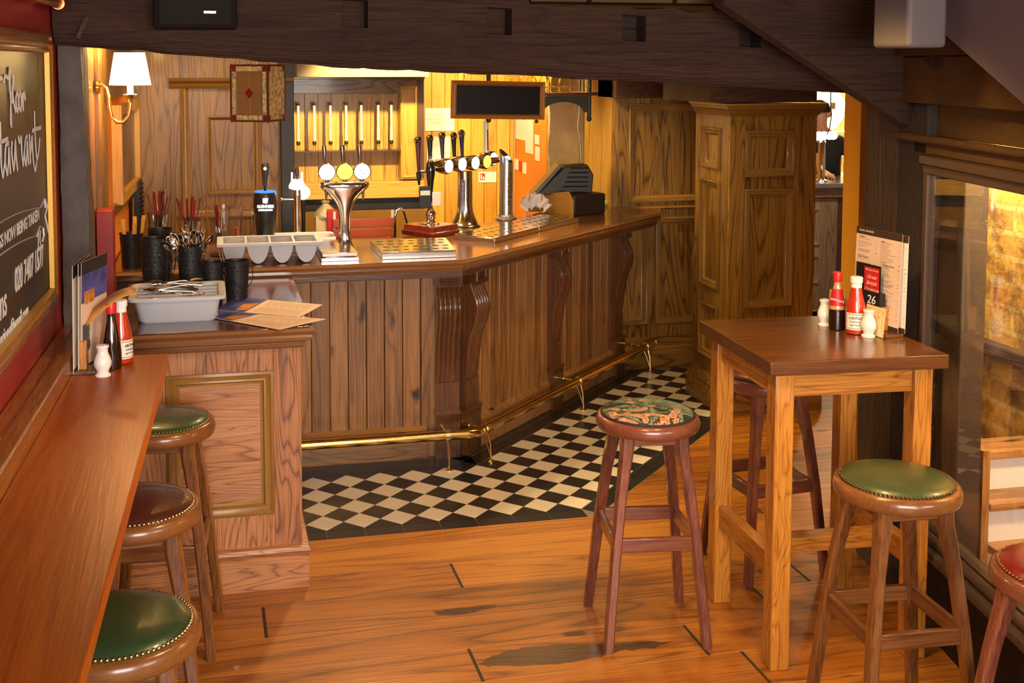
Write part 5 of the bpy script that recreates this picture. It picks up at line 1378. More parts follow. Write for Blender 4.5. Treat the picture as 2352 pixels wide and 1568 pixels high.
# menus lying on the low counter
def flat_menu(pts, label, dz):
    t = thing('menu', label, 'menu', (0.27, 4.62, LZ)); P = [onz(x, y, LZ+dz) for x, y in pts]
    a, b, c, d = P
    m = MB(); q = [tuple(p[:2]) for p in P]; m.prism(q, LZ+dz, LZ+dz+0.0015); m.build('sheet', MENU, t, wc=True)
    def L_(p, q_, k): return p.lerp(q_, k)
    m = MB(); e = [L_(a, b, 0.0), L_(a, b, 0.36), L_(d, c, 0.36), L_(d, c, 0.0)]
    m.prism([tuple(p[:2]) for p in e], LZ+dz+0.0016, LZ+dz+0.0019); m.build('picture', plain('menu_photo_blue', (0.06, 0.07, 0.30), 0.4, var=0.9, vscale=14), t, wc=True)
    m = MB(); e = [L_(L_(a, b, 0.2), L_(d, c, 0.2), 0.45), L_(L_(a, b, 0.34), L_(d, c, 0.34), 0.3), L_(L_(a, b, 0.34), L_(d, c, 0.34), 0.85), L_(L_(a, b, 0.24), L_(d, c, 0.24), 0.92)]
    m.prism([tuple(p[:2]) for p in e], LZ+dz+0.002, LZ+dz+0.0023); m.build('picture', plain('menu_photo_orange', (0.65, 0.24, 0.03), 0.4, var=0.5, vscale=30), t, wc=True)
    m = MB()
    for k in range(18):
        s_ = 0.44+0.028*k; p0 = L_(L_(a, b, s_), L_(d, c, s_), 0.08); p1 = L_(L_(a, b, s_), L_(d, c, s_), 0.40+0.06*(k % 3)); p2 = L_(L_(a, b, s_), L_(d, c, s_), 0.55); p3 = L_(L_(a, b, s_), L_(d, c, s_), 0.88)
        for u_, v_ in ((p0, p1), (p2, p3)):
            dd = (b-a).normalized()*0.001; m.prism([tuple((u_-dd)[:2]), tuple((v_-dd)[:2]), tuple((v_+dd)[:2]), tuple((u_+dd)[:2])], LZ+dz+0.0016, LZ+dz+0.0018)
    m.build('printed_lines', plain('menu_print', (0.3, 0.2, 0.13), 0.6), t, wc=True)
flat_menu([(545, 683), (741, 700), (690, 728), (490, 712)], 'menu lying flat at the back of the pair on the low counter', 0.0012)
flat_menu([(510, 716), (748, 733), (642, 757), (470, 727)], 'menu lying flat at the front of the pair on the low counter, overhanging its edge', 0.0035)

# ================================================================ BEER TAPS
LAMPW = plain('lit_tap_lens', (0.9, 0.95, 1.0), 0.3, emit=4.5, ecol=(0.85, 0.90, 1.0))
LAMPB = plain('lit_blue_lens', (0.7, 0.8, 1.0), 0.3, emit=1.3, ecol=(0.60, 0.72, 1.0))
LAMPY = plain('lit_yellow_badge', (0.9, 0.75, 0.05), 0.3, emit=0.9, ecol=(1.0, 0.85, 0.10))
NAVY = plain('navy_handle', (0.03, 0.025, 0.10), 0.25, coat=0.5)
# stout tower
gp = b_at(610, 6.05, BZ)
g = thing('beer_tap', 'black pint glass shaped stout tap with white lettering on the bar', 'beer tap', gp)
m = MB(); m.lathe([(0.040, 0.0), (0.041, 0.006), (0.040, 0.012), (0.043, 0.05), (0.050, 0.12), (0.0585, 0.19), (0.062, 0.225), (0.0615, 0.255), (0.058, 0.29), (0.055, 0.30)], 40); m.build('tower', plain('stout_black', (0.018, 0.016, 0.018), 0.30, coat=0.2), g)
m = MB(); m.lathe([(0.056, 0.300), (0.0565, 0.304), (0.050, 0.307), (0.001, 0.308)], 40); m.lathe([(0.042, 0.006), (0.0435, 0.012), (0.042, 0.018)], 40); m.build('blue_rim', plain('blue_light_rim', (0.02, 0.10, 0.55), 0.3, emit=0.6, ecol=(0.05, 0.25, 1)), g)
m = MB(); m.tube([(0, 0, 0.305), (0, 0, 0.335)], 0.008, 12); m.build('stem', BLACK, g)
m = MB(); m.tube([(0, 0, 0.33), (0.001, 0, 0.36), (0.003, 0, 0.40), (0.002, 0, 0.435), (0, 0, 0.450)], [0.012, 0.015, 0.021, 0.023, 0.021], 20); m.build('handle', plain('stout_handle', (0.05, 0.045, 0.05), 0.3), g)
fd = (Vector((0, 0, 0))-gp); fd.z = 0; fd.normalize(); sd = Vector((-fd.y, fd.x, 0))
text('lettering', 'GUINNESS', 0.0215, plain('lit_white_lettering', (1, 1, 1), 0.4, emit=1.5, ecol=(1, 1, 1)), face_mat(fd*0.0655+Vector((0, 0, 0.232)), sd, fd), g, bold=0.0006, xs=0.85)
m = MB(); T = Matrix.Translation(fd*0.0645+Vector((0, 0, 0.214))) @ Matrix.Rotation(math.atan2(sd.y, sd.x), 4, 'Z'); m.box(-0.036, -0.002, -0.004, 0.036, 0.002, 0.004, T); m.build('light_bar', MATS['lit_white_lettering'], g)
m = MB(); T = Matrix.Translation(fd*0.064+Vector((0, 0, 0.262))) @ Matrix.Rotation(math.atan2(sd.y, sd.x), 4, 'Z'); m.prism([(-0.012, -0.012), (0.010, -0.012), (0.014, 0.013), (-0.014, 0.013)], -0.001, 0.001, T @ Matrix.Rotation(PI/2, 4, 'X')); m.build('harp_badge', MATS['lit_white_lettering'], g)
text('lettering', 'DRAUGHT', 0.011, plain('grey_print', (0.25, 0.24, 0.25), 0.4), face_mat(fd*0.052+Vector((0, 0, 0.075)), sd, fd), g, shear=0.2)
m = MB(); m.lathe([(0.001, 0), (0.009, 0.001)], 14, Matrix.Translation(fd*0.0235+Vector((0, 0, 0.425))) @ Matrix.Rotation(math.atan2(fd.y, fd.x), 4, 'Z') @ Matrix.Rotation(PI/2, 4, 'Y')); m.build('badge', plain('gold_badge', (0.85, 0.55, 0.3), 0.3, 0.5), g)

# single chrome column with glowing top
cp = b_at(683, 6.16, BZ)
t = thing('beer_tap', 'slim chrome column tap with a glowing white badge, beside the three badge tap', 'beer tap', cp)
m = MB(); m.lathe([(0.04, 0), (0.04, 0.01), (0.026, 0.02), (0.020, 0.04), (0.0195, 0.255), (0.021, 0.26), (0.020, 0.27), (0.018, 0.30)], 26); m.build('column', CHROME, t)
m = MB(); m.tube([(0, 0, 0.245), (-0.07, 0.01, 0.245), (-0.085, 0.01, 0.245)], [0.004, 0.004, 0.012], 10); m.build('side_lever', CHROME, t)
m = MB(); m.lathe([(0.020, 0.298), (0.042, 0.305), (0.044, 0.318), (0.038, 0.330), (0.030, 0.345), (0.026, 0.352)], 26); m.build('lit_badge', LAMPW, t)
for s_ in (-1, 1):
    m = MB(); m.tube([(s_*0.027, 0, 0.345), (s_*0.027, 0, 0.39)], 0.004, 8); m.build('lit_prong', LAMPW, t)
m = MB(); m.tube([(0, 0, 0.345), (0, 0, 0.38), (0.0, 0, 0.42)], [0.010, 0.014, 0.009], 12); m.build('handle', plain('dark_wood_handle', (0.06, 0.025, 0.01), 0.3), t)
m = MB(); m.ball(b_at(697, 6.9, BZ)+Vector((0, 0, 0.20)), 0.042, 20); o = m.build('globe_lamp', plain('glowing_globe', (1, 0.9, 0.6), 0.3, emit=4.5, ecol=(1, 0.85, 0.5))); tag(o, 'small round glowing globe behind the slim chrome column tap', 'lamp')
m = MB(); pg = b_at(697, 6.9, BZ); m.tube([pg+Vector((0, 0, -1.10)), pg+Vector((0, 0, 0.155))], 0.012, 10); m.build('lamp_pole', BLACK, o)

# T tower with three round badges
tp = b_at(792, 6.0, BZ)
t = thing('beer_tap', 'chrome T shaped fountain tap with three round glowing badges', 'beer tap', tp)
yaw_ = math.atan2(-fd.x, fd.y)*0
def flare(side):
    return None
vs = []; fs = []; n = 24
zs = [0.0, 0.012, 0.03, 0.08, 0.13, 0.17, 0.205, 0.235, 0.265, 0.290, 0.312, 0.330, 0.348, 0.356]
ax = [0.052, 0.048, 0.038, 0.030, 0.029, 0.031, 0.036, 0.046, 0.066, 0.094, 0.120, 0.133, 0.130, 0.114]
ay = [0.050, 0.046, 0.036, 0.030, 0.030, 0.031, 0.033, 0.036, 0.040, 0.044, 0.048, 0.050, 0.047, 0.038]
for z, a_, b_ in zip(zs, ax, ay):
    for k in range(n): q = 2*PI*k/n; c_, s_ = math.cos(q), math.sin(q); vs.append((a_*abs(c_)**0.85*(1 if c_ > 0 else -1), b_*abs(s_)**0.85*(1 if s_ > 0 else -1), z))
for i in range(len(zs)-1):
    for k in range(n): k2 = (k+1) % n; fs.append((i*n+k, i*n+k2, (i+1)*n+k2, (i+1)*n+k))
fs.append(tuple(range(n))[::-1]); fs.append(tuple((len(zs)-1)*n+k for k in range(n)))
m = MB(); m.add(vs, fs); m.build('tower', CHROME, t, ang=60, subsurf=1)
m = MB(); m.box(-0.12, -0.075, -0.001, 0.075, 0.075, 0.026); 
badges = [(-0.094, plain('lit_white_badge', (0.9, 0.9, 0.9), 0.3, emit=0.9, ecol=(1, 1, 1))), (0.0, LAMPY), (0.090, MATS['lit_white_badge'])]
for k, (x, mt) in enumerate(badges):
    m = MB(); T = Matrix.Translation((x, -0.012, 0.405)) @ Matrix.Rotation(PI/2+0.06, 4, 'X')
    m.lathe([(0.044, -0.008), (0.046, -0.004), (0.046, 0.006), (0.042, 0.011), (0.040, 0.009)], 36, T); bd = m.build('badge_ring', CHROME, t)
    m = MB(); m.lathe([(0.0408, 0.0), (0.0408, 0.011), (0.0005, 0.0125)], 36, T); m.build('badge_face', mt, bd)
    m = MB(); m.tube([(x-0.008, -0.005, 0.445), (x-0.010, -0.005, 0.475), (x-0.012, -0.004, 0.53), (x-0.012, -0.004, 0.545)], [0.0065, 0.009, 0.0125, 0.010], 14); m.build('handle', plain('pewter', (0.30, 0.24, 0.22), 0.25, 0.9), t)
    m = MB(); m.tube([(x, -0.01, 0.355), (x, -0.01, 0.365)], 0.014, 14); m.build('badge_stem', CHROME, t)
    if k != 1:
        m = MB(); m.tube([(x*1.05, -0.02, 0.325), (x*1.05, -0.02, 0.305), (x*1.05, -0.02, 0.255)], [0.010, 0.0085, 0.005], 12); m.build('spout', plain('pewter', (0.3, 0.24, 0.22), 0.25, 0.9), t)
text('lettering', 'Amstel', 0.014, plain('badge_print', (0.25, 0.20, 0.02), 0.5), face_mat((0.0, -0.026, 0.395), (1, 0, 0), (0, -1, 0)), t)
m = MB(); 
for (x, z, w_) in ((0.085, 0.41, 0.012), (0.095, 0.395, 0.02)): m.cbox((x, -0.0255, z), (w_, 0.0008, 0.003))
m.build('badge_mark', plain('badge_blue', (0.05, 0.15, 0.6), 0.5), t)
text('lettering', 'FOSTERS', 0.011, MATS['badge_blue'], face_mat((0.09, -0.0258, 0.402), (1, 0, 0), (0, -1, 0)), t, shear=0.1)
# white steel drip base beneath it
q0, q1 = onz(700, 600, BZ), onz(822, 596, BZ)
m = MB(); m.box(0.56, 5.60, BZ, 0.745, 5.95, BZ+0.018); m.box(0.565, 5.605, BZ+0.022, 0.74, 5.945, BZ+0.04); m.box(0.58, 5.62, BZ+0.018, 0.73, 5.93, BZ+0.022)
tag(m.build('drip_tray', plain('bright_steel', (0.85, 0.84, 0.82), 0.2, 1.0), bevel=0.002), 'bright layered steel drip tray in front of the three badge tap', 'tray')

# perforated drip trays
def driptray(corners, h, nx, ny, label, rz_holes=None, r_=0.0115):
    t = thing('drip_tray', label, 'tray', tuple(sum((Vector(c) for c in corners), Vector((0, 0)))/4)+(BZ,))
    m = MB(); m.prism([tuple(c) for c in corners], BZ, BZ+h*0.85); m.build('tray_body', STEEL, t, wc=True, bevel=0.002)
    c_ = [Vector(c) for c in corners]
    m = MB(); mid = sum(c_, Vector((0, 0)))/4; m.prism([tuple(mid+(c-mid)*1.0) for c in c_], BZ+h*0.86, BZ+h); m.build('perforated_cover', plain('tray_steel', (0.58, 0.54, 0.48), 0.16, 1.0), t, wc=True, bevel=0.001)
    m = MB()
    for i in range(nx):
        for j in range(ny):
            u_ = (i+0.6+(0.25 if j % 2 else 0))/(nx+0.5); v_ = (j+0.7)/(ny+0.4)
            p = c_[0].lerp(c_[1], u_).lerp(c_[3].lerp(c_[2], u_), v_)
            m.lathe([(r_, 0), (r_*0.98, 0.0006), (0.0005, 0.0007)], 14, Matrix.Translation((p.x, p.y, BZ+h)))
    m.build('drain_holes', plain('drain_hole', (0.02, 0.014, 0.01), 0.4), t, wc=True)
    return t
A_ = onz(893, 600, BZ); 
driptray([(0.86, 5.60), (1.235, 5.60), (1.27, 6.02), (0.86, 6.02)], 0.036, 7, 4, 'steel drip tray with round holes on the straight part of the bar', r_=0.017)
e0 = Vector((1.535, 5.99)); ed = Vector((1, 1)).normalized(); en = Vector((-1, 1)).normalized()
L1 = 0.50
driptray([e0, e0+ed*L1, e0+ed*L1+en*0.26, e0+en*0.26], 0.03, 7, 3, 'near steel drip tray of the joined pair on the angled bar', r_=0.016)
e1_ = e0+ed*(L1+0.006)
driptray([e1_, e1_+ed*0.50, e1_+ed*0.50+en*0.26, e1_+en*0.26], 0.03, 7, 3, 'far steel drip tray of the joined pair on the angled bar', r_=0.016)
m = MB(); m.cbox((0.985, 6.05, BZ+0.012), (0.03, 0.04, 0.024), 0.4); m.cbox((0.945, 6.05, BZ+0.010), (0.03, 0.05, 0.02), -0.5); tag(m.build('snack_packets', plain('blue_foil', (0.05, 0.08, 0.25), 0.3, 0.5, var=0.8, vscale=40)), 'crumpled blue and brown packets behind the straight drip tray', 'packet')

# hand pump on a red box
hp = Vector((1.26, 6.39, BZ))
t = thing('hand_pump', 'hand pump with black turned handle on a mahogany plinth', 'hand pump', hp)
m = MB(); s2 = 0.118
vs = []
for h_, e in ((0, s2), (0.026, s2+0.006), (0.028, s2-0.004), (0.060, s2-0.008)):
    for (a_, b_) in ((-1, -1), (1, -1), (1, 1), (-1, 1)): vs.append((a_*e*0.92, b_*e, h_))
fs = [(0, 3, 2, 1), (12, 13, 14, 15)]
for i in range(3):
    for k in range(4): k2 = (k+1) % 4; fs.append((i*4+k, i*4+k2, (i+1)*4+k2, (i+1)*4+k))
m.add(vs, fs, Matrix.Rotation(0.62, 4, 'Z')); m.build('plinth', wood('mahogany', 'x'), t, bevel=0.002)
m = MB(); m.lathe([(0.055, 0.060), (0.050, 0.066), (0.030, 0.072), (0.022, 0.085), (0.030, 0.095), (0.026, 0.103), (0.031, 0.112), (0.030, 0.125), (0.018, 0.142), (0.012, 0.16), (0.010, 0.185)], 26); m.build('pump_base', CHROME, t)
m = MB(); m.lathe([(0.010, 0.185), (0.013, 0.20), (0.014, 0.25), (0.020, 0.31), (0.026, 0.345), (0.027, 0.37), (0.022, 0.40), (0.017, 0.415)], 26); m.build('handle', plain('ebony', (0.010, 0.008, 0.007), 0.12, coat=0.8), t)
m = MB(); m.lathe([(0.017, 0.415), (0.014, 0.425), (0.008, 0.43), (0.008, 0.44), (0.001, 0.445)], 20); m.build('finial', CHROME, t)
m = MB(); m.cbox((0.030, -0.028, 0.205), (0.050, 0.006, 0.078)); m.build('pump_clip', plain('pale_clip', (0.72, 0.66, 0.66), 0.4), t, bevel=0.008, seg=3)
m = MB(); m.cbox((-0.035, -0.02, 0.215), (0.07, 0.008, 0.125)); m.build('pump_clip', BLACK, t, bevel=0.02, seg=4)
m = MB(); m.cbox((-0.035, -0.026, 0.240), (0.055, 0.004, 0.026)); m.build('clip_label', plain('pale_clip', (0.72, 0.66, 0.66), 0.4), t)
m = MB(); T = Matrix.Rotation(0.62, 4, 'Z'); m.box(0.02, -s2-0.003, 0.012, 0.045, -s2-0.0005, 0.024, T); m.build('plate', STEEL, t)

# the five-font tower
ft = b_at(1068, 6.66, BZ)
t = thing('beer_tap', 'metal tower tap with a curved bank of five glowing fonts and dark handles', 'beer tap', ft)
vs = []; fs = []; n = 24
for z, a_, b_ in ((0, 0.088, 0.07), (0.008, 0.090, 0.072), (0.012, 0.084, 0.066), (0.03, 0.074, 0.058), (0.06, 0.060, 0.048), (0.09, 0.050, 0.042), (0.13, 0.046, 0.038), (0.25, 0.044, 0.037), (0.33, 0.043, 0.036)):
    for k in range(n): q = 2*PI*k/n; vs.append((a_*math.cos(q), b_*math.sin(q), z))
for i in range(8):
    for k in range(n): k2 = (k+1) % n; fs.append((i*n+k, i*n+k2, (i+1)*n+k2, (i+1)*n+k))
fs.append(tuple(range(n))[::-1]); fs.append(tuple(8*n+k for k in range(n)))
m = MB(); m.add(vs, fs); m.build('column', plain('antique_chrome', (0.60, 0.52, 0.36), 0.16, 1.0), t)
m = MB(); m.lathe([(0.090, -0.001), (0.094, 0.001), (0.090, 0.008)], 30, Matrix.Diagonal((1, 0.82, 1, 1))); m.build('base_gasket', BLACK, t)
fd2 = (Vector((0, 0, 0))-ft); fd2.z = 0; fd2.normalize(); sd2 = Vector((-fd2.y, fd2.x, 0))
m = MB(); T = Matrix(((0, sd2.x, fd2.x, fd2.x*0.0415-0.012*sd2.x), (0, sd2.y, fd2.y, fd2.y*0.0415-0.012*sd2.y), (1, 0, 0, 0.19), (0, 0, 0, 1)))
pp_ = [(0.098, 0), (0.094, 0.009), (0.085, 0.0125), (-0.085, 0.0125), (-0.094, 0.009), (-0.098, 0), (-0.094, -0.009), (-0.085, -0.0125), (0.085, -0.0125), (0.094, -0.009)]
m.prism(pp_, -0.001, 0.0035, T); m.build('blue_plaque', plain('plaque_blue', (0.025, 0.02, 0.14), 0.3, coat=0.5), t)
u3 = Vector((0, 0, 1)); 
text('lettering', "FOSTER'S SUPERCHILLED", 0.0145, plain('plaque_print', (0.55, 0.55, 0.75), 0.4), face_mat(fd2*0.0455-sd2*0.012+Vector((0, 0, 0.19)), u3, fd2), t, xs=0.95)
# bank of fonts along a sloping arm
fpx = [(1030, 382), (1061, 377), (1091, 374), (1118, 371), (1133, 364)]
arm0 = b_at(1012, 6.60, 0); arm1 = b_at(1140, 6.95, 0)
for k, (px, py) in enumerate(fpx):
    yk = [6.52, 6.62, 6.72, 6.80, 6.88][k]; c_ = ony(px, py, yk)-ft
    axis = Vector((0.62, -0.78, 0)).normalized()
    T = Matrix.Translation(c_) @ axis.to_track_quat('Z', 'Y').to_matrix().to_4x4()
    m = MB(); m.lathe([(0.002, -0.125), (0.022, -0.115), (0.036, -0.088), (0.045, -0.045), (0.048, -0.014), (0.045, 0.0), (0.039, 0.004)], 28, T); fb_ = m.build('font_body', MATS['antique_chrome'], t)
    m = MB(); m.lathe([(0.0385, 0.0), (0.0385, 0.005), (0.02, 0.010), (0.0005, 0.011)], 28, T); m.build('font_lens', LAMPB if k != 3 else LAMPY, fb_)
m = MB(); m.tube([ony(1000, 385, 6.62)-ft, ony(1045, 378, 6.70)-ft, ony(1110, 371, 6.86)-ft, ony(1146, 367, 6.86)-ft], [0.026, 0.032, 0.030, 0.016], 18); m.build('arm', MATS['antique_chrome'], t)
hx_ = [(960, 318, 400, NAVY), (987, 314, 398, NAVY), (1015, 308, 372, NAVY), (1042, 308, 368, plain('black_handle', (0.02, 0.018, 0.02), 0.25, coat=0.5)), (1060, 302, 366, NAVY)]
hx_ = [(960, 318, 400), (987, 314, 398), (1015, 308, 372), (1042, 308, 368), (1060, 302, 366)]
for k, (px, y0_, y1_) in enumerate(hx_):
    yk = [6.50, 6.58, 6.66, 6.74, 6.80][k]
    top_ = ony(px, y0_+8, yk)-ft; bot = ony(px+2, y1_, yk)-ft; md = bot.lerp(top_, 0.35)
    m = MB(); m.tube([bot, md, bot.lerp(top_, 0.6), top_], [0.0085, 0.0115, 0.0125, 0.0175], 16); h_ = m.build('handle', NAVY if k in (2, 4) else plain('maroon_handle', (0.05, 0.012, 0.03), 0.25, coat=0.5) if k == 0 else BLACK, t)
    m = MB(); m.tube([bot-Vector((0, 0, 0.035)), bot+Vector((0, 0, 0.002))], [0.013, 0.015], 14); m.build('collar', BLACK, h_)
    ax2 = Vector((0.55, -0.82, 0.15)).normalized(); T = Matrix.Translation(top_+Vector((0.0, 0, 0.010))) @ ax2.to_track_quat('Z', 'Y').to_matrix().to_4x4()
    m = MB(); m.lathe([(0.003, -0.020), (0.018, -0.014), (0.0245, 0.0), (0.022, 0.009), (0.017, 0.011), (0.0005, 0.012)], 20, T); m.build('handle_medallion', MATS['antique_chrome'], h_)
for px, py0, py1, yk in ((961, 400, 425, 6.50), (990, 400, 418, 6.58)):
    a_ = ony(px, py0, yk)-ft; b_ = ony(px+2, py1, yk)-ft; m = MB(); m.tube([a_+Vector((0, 0, 0.012)), a_, b_], [0.014, 0.012, 0.006], 12); m.build('spout', BLACK, t)
m = MB(); m.tube([ony(961, 395, 6.50)-ft, ony(990, 392, 6.56)-ft, ony(1005, 388, 6.62)-ft], 0.009, 10); m.build('arm_link', plain('antique_chrome', (0.6, 0.52, 0.36), 0.16, 1.0), t)

q0 = ony(1118, 366, 6.82)-ft; q1 = ony(1117, 350, 6.82)-ft; q2 = ony(1116, 278, 6.82)-ft
m = MB(); m.tube([q0, q1], [0.012, 0.015], 16); h_ = m.build('collar', BLACK, t)
m = MB(); m.tube([q1, q2], 0.0150, 18); h_ = m.build('pale_handle', plain('pale_handle', (0.75, 0.70, 0.62), 0.3), t); h_['label'] = 'tall pale printed handle'
m = MB(); m.tube([q1+Vector((0.006, -0.0105, 0.015)), q2+Vector((0.006, -0.0105, -0.05))], 0.005, 8); m.build('print', BLACK, h_)
# slanted silver column
vp = b_at(1162, 6.93, BZ)
t = thing('beer_tap', 'tall matt silver cylinder tap with slanted glowing top and vertical lettering', 'beer tap', vp)
SIL = plain('matt_silver', (0.66, 0.64, 0.60), 0.30, 1.0)
m = MB(); m.lathe([(0.068, 0), (0.070, 0.006), (0.066, 0.012), (0.050, 0.018), (0.046, 0.03)], 36); m.build('base', plain('satin_silver', (0.5, 0.5, 0.46), 0.4, 0.8), t)
vs = []; n = 32; R0 = 0.042; h0 = 0.395
for k in range(n): q = 2*PI*k/n; vs.append((R0*math.cos(q), R0*math.sin(q), 0.02))
nx_, ny_ = 0.80, -0.6
for k in range(n): q = 2*PI*k/n; x_, y_ = R0*math.cos(q), R0*math.sin(q); vs.append((x_, y_, h0-(x_*nx_+y_*ny_)*1.05))
fs = [(k, (k+1) % n, n+(k+1) % n, n+k) for k in range(n)]+[tuple(range(n))[::-1], tuple(n+k for k in range(n))]
m = MB(); m.add(vs, fs); m.build('column', SIL, t)
def slant(x_, y_): return h0-(x_*nx_+y_*ny_)*1.05
def slpoly(f, dz, mt, nm):
    m = MB(); P_ = [(x_, y_, slant(x_, y_)+dz) for x_, y_ in f]; k = len(P_); m.add(P_+[(a, b, c-0.001) for a, b, c in P_], [tuple(range(k)), tuple(range(k, 2*k))[::-1]]+[(i, (i+1) % k, k+(i+1) % k, k+i) for i in range(k)]); return m.build(nm, mt, t)
slpoly([(0.039*math.cos(2*PI*k/30), 0.039*math.sin(2*PI*k/30)) for k in range(30)], 0.0016, BLACK, 'display')
ux = Vector((nx_, ny_)); vy = Vector((-ny_, nx_))
def band(a0, a1, w0): return [tuple(ux*a+vy*b) for a, b in ((a0, -w0), (a1, -w0), (a1, w0), (a0, w0))]
slpoly(band(0.002, 0.016, 0.034), 0.0024, plain('lit_screen_white', (0.8, 0.95, 1), 0.3, emit=2.5, ecol=(0.75, 0.92, 1)), 'lit_band')
slpoly(band(0.018, 0.024, 0.026), 0.0024, plain('lit_screen_green', (0.05, 0.5, 0.3), 0.3, emit=1.2, ecol=(0.1, 0.8, 0.5)), 'lit_band')
fd3 = (Vector((0, 0, 0))-vp); fd3.z = 0; fd3.normalize(); fd3 = Matrix.Rotation(0.62, 3, 'Z') @ fd3; sd3 = Vector((-fd3.y, fd3.x, 0))
text('lettering', 'PERONI', 0.052, plain('dark_bronze_print', (0.10, 0.07, 0.04), 0.4), face_mat(fd3*0.0432+Vector((0, 0, 0.195)), Vector((0, 0, -1)), fd3), t, xs=1.15, ext=0.001)
# napkins in a holder
nh = onz(1228, 492, BZ)
t = thing('napkin_holder', 'wire footed napkin holder stuffed with crumpled white napkins', 'napkins', nh)
m = MB(); m.box(-0.05, -0.03, 0.02, 0.05, 0.03, 0.045)
for sx in (-0.04, 0.04): m.tube([(sx, -0.03, 0.03), (sx*1.1, -0.035, 0.0)], 0.003, 6); m.tube([(sx, 0.03, 0.03), (sx*1.1, 0.035, 0.0)], 0.003, 6)
m.build('holder', BRASSB, t)
r = random.Random(6)
for k in range(7):
    m = MB(); a = -1.1+0.37*k; vs = []; fs = []
    w_, h_ = 0.09, 0.085; c_ = Vector((0.055*math.sin(a), -0.02+0.012*(k % 3), 0.055+0.03*math.cos(a)*1.2))
    T = Matrix.Translation(c_) @ Matrix.Rotation(a*0.8, 4, 'Y') @ Matrix.Rotation(0.25*((k % 2)*2-1), 4, 'X')
    nx2 = 7
    for i in range(nx2):
        for j in range(nx2):
            vs.append((-w_/2+w_*i/(nx2-1), 0.012*math.sin(i*1.7+k)+r.uniform(-0.003, 0.003), -h_/2+h_*j/(nx2-1)+r.uniform(-0.003, 0.003)))
    for i in range(nx2-1):
        for j in range(nx2-1): fs.append((i*nx2+j, i*nx2+j+1, (i+1)*nx2+j+1, (i+1)*nx2+j))
    m.add(vs, fs, T); m.build('napkin', plain('napkin_paper', (0.86, 0.78, 0.74), 0.8), t, solid=0.002)

# till on wooden box
ep = onz(1318, 497, BZ)
t = thing('till', 'till screen and card printer on a wooden box at the end of the bar', 'till', ep)
ea = Matrix.Rotation(math.radians(18), 4, 'Z')
m = MB(); m.prism([(0, 0), (0.255, 0.0), (0.255, 0.30), (0, 0.30)], 0.0, 0.135, ea)
o = m.build('printer', plain('till_brown', (0.020, 0.012, 0.008), 0.5), t, bevel=0.012, seg=3)
m = MB(); m.box(0.04, 0.06, 0.135, 0.16, 0.15, 0.139, ea); m.box(0.03, 0.19, 0.135, 0.20, 0.23, 0.150, ea); m.build('paper_slot', HOLE, t)
m = MB(); 
pr_ = [(0.0, 0.0), (0.42, 0.0), (0.42, 0.10), (0.05, 0.155), (0.0, 0.105)]
M_ = ea @ Matrix(((0, 0, 1, -0.03), (1, 0, 0, 0.0), (0, 1, 0, 0), (0, 0, 0, 1)))
m.prism(pr_, 0.0, 0.028, M_); m.build('wooden_side', wood('cabinet', 'y'), t)
# screen seen from behind, leaning
sb = ony(1330, 420, 7.15)-ep
m = MB(); Ms = Matrix.Translation((0.02, 0.22, 0.12)) @ Matrix.Rotation(math.radians(-8), 4, 'Z') 
pb_ = [(-0.20, 0.0), (-0.02, 0.185), (0.13, 0.195), (0.17, 0.13), (0.16, 0.0)]
m.prism(pb_, -0.10, 0.05, Ms @ Matrix.Rotation(PI/2, 4, 'X')); m.build('screen_back', plain('till_black', (0.03, 0.022, 0.014), 0.45), t, bevel=0.008, seg=3)
m = MB(); 
for k in range(5): m.box(-0.03+0.012*k, -0.055, 0.05+0.03*k, 0.135, -0.049, 0.058+0.03*k, Ms)
m.build('vent_rib', HOLE, t)
m = MB(); m.prism([(-0.235, 0.0), (-0.055, 0.20), (-0.035, 0.19), (-0.205, -0.005)], -0.11, 0.06, Ms @ Matrix.Rotation(PI/2, 4, 'X')); m.build('screen', plain('screen_grey', (0.10, 0.10, 0.07), 0.3), t, bevel=0.003)
m = MB(); q = onz(1388, 474, BZ); m.ball(q+Vector((0, 0, 0.022)), 0.024, 18); tag(m.build('yellow_ball', plain('yellow_green', (0.55, 0.52, 0.12), 0.5)), 'small yellow ball shaped object behind the till', 'ball')

# ================================================================ HANGING SIGN AND LANTERN
YS = 5.30
sg = thing('hanging_board', 'blank black chalkboard in a gilt brown frame hanging from chains over the bar', 'sign', ony(1142, 230, YS))
a_ = ony(1036, 184, YS); b_ = ony(1250, 277, YS); u_ = Vector((1, 0, -0.022)).normalized(); w2 = u_.cross(Vector((0, -1, 0)))*-1
w2 = Vector((0.022, 0, 1)).normalized()
Os = ony(1036, 272, YS); Ws = (ony(1249, 277, YS)-Os).length; Hs = (ony(1036, 184, YS)-Os).length
m = MB(); m.slab(Os, u_, Vector((0, -1, 0)), 0.008, 0.008, Ws-0.008, Hs-0.008, -0.012, 0.004, w2); m.build('board', plain('black_sign_board', (0.010, 0.004, 0.003), 0.35, spec=0.12, bump=0.03, bscale=90), sg, wc=True)
m = MB(); m.ring(Os, u_, Vector((0, -1, 0)), (0, 0, Ws, Hs), [(0, -0.014), (0, 0.012), (0.006, 0.016), (0.010, 0.010), (0.015, 0.014), (0.020, 0.008), (0.022, 0.004)], w2)
m.slab(Os, u_, Vector((0, -1, 0)), 0, 0, Ws, Hs, -0.018, -0.013, w2); m.build('frame', wood('frame~', 'x'), sg, wc=True)
m = MB(); m.ring(Os, u_, Vector((0, -1, 0)), (0.016, 0.016, Ws-0.016, Hs-0.016), [(0, 0.012), (0.003, 0.0165), (0.007, 0.010), (0.008, 0.004)], w2); m.build('gilt_lip', plain('gilt', (0.75, 0.46, 0.08), 0.35, 0.6), sg, wc=True)
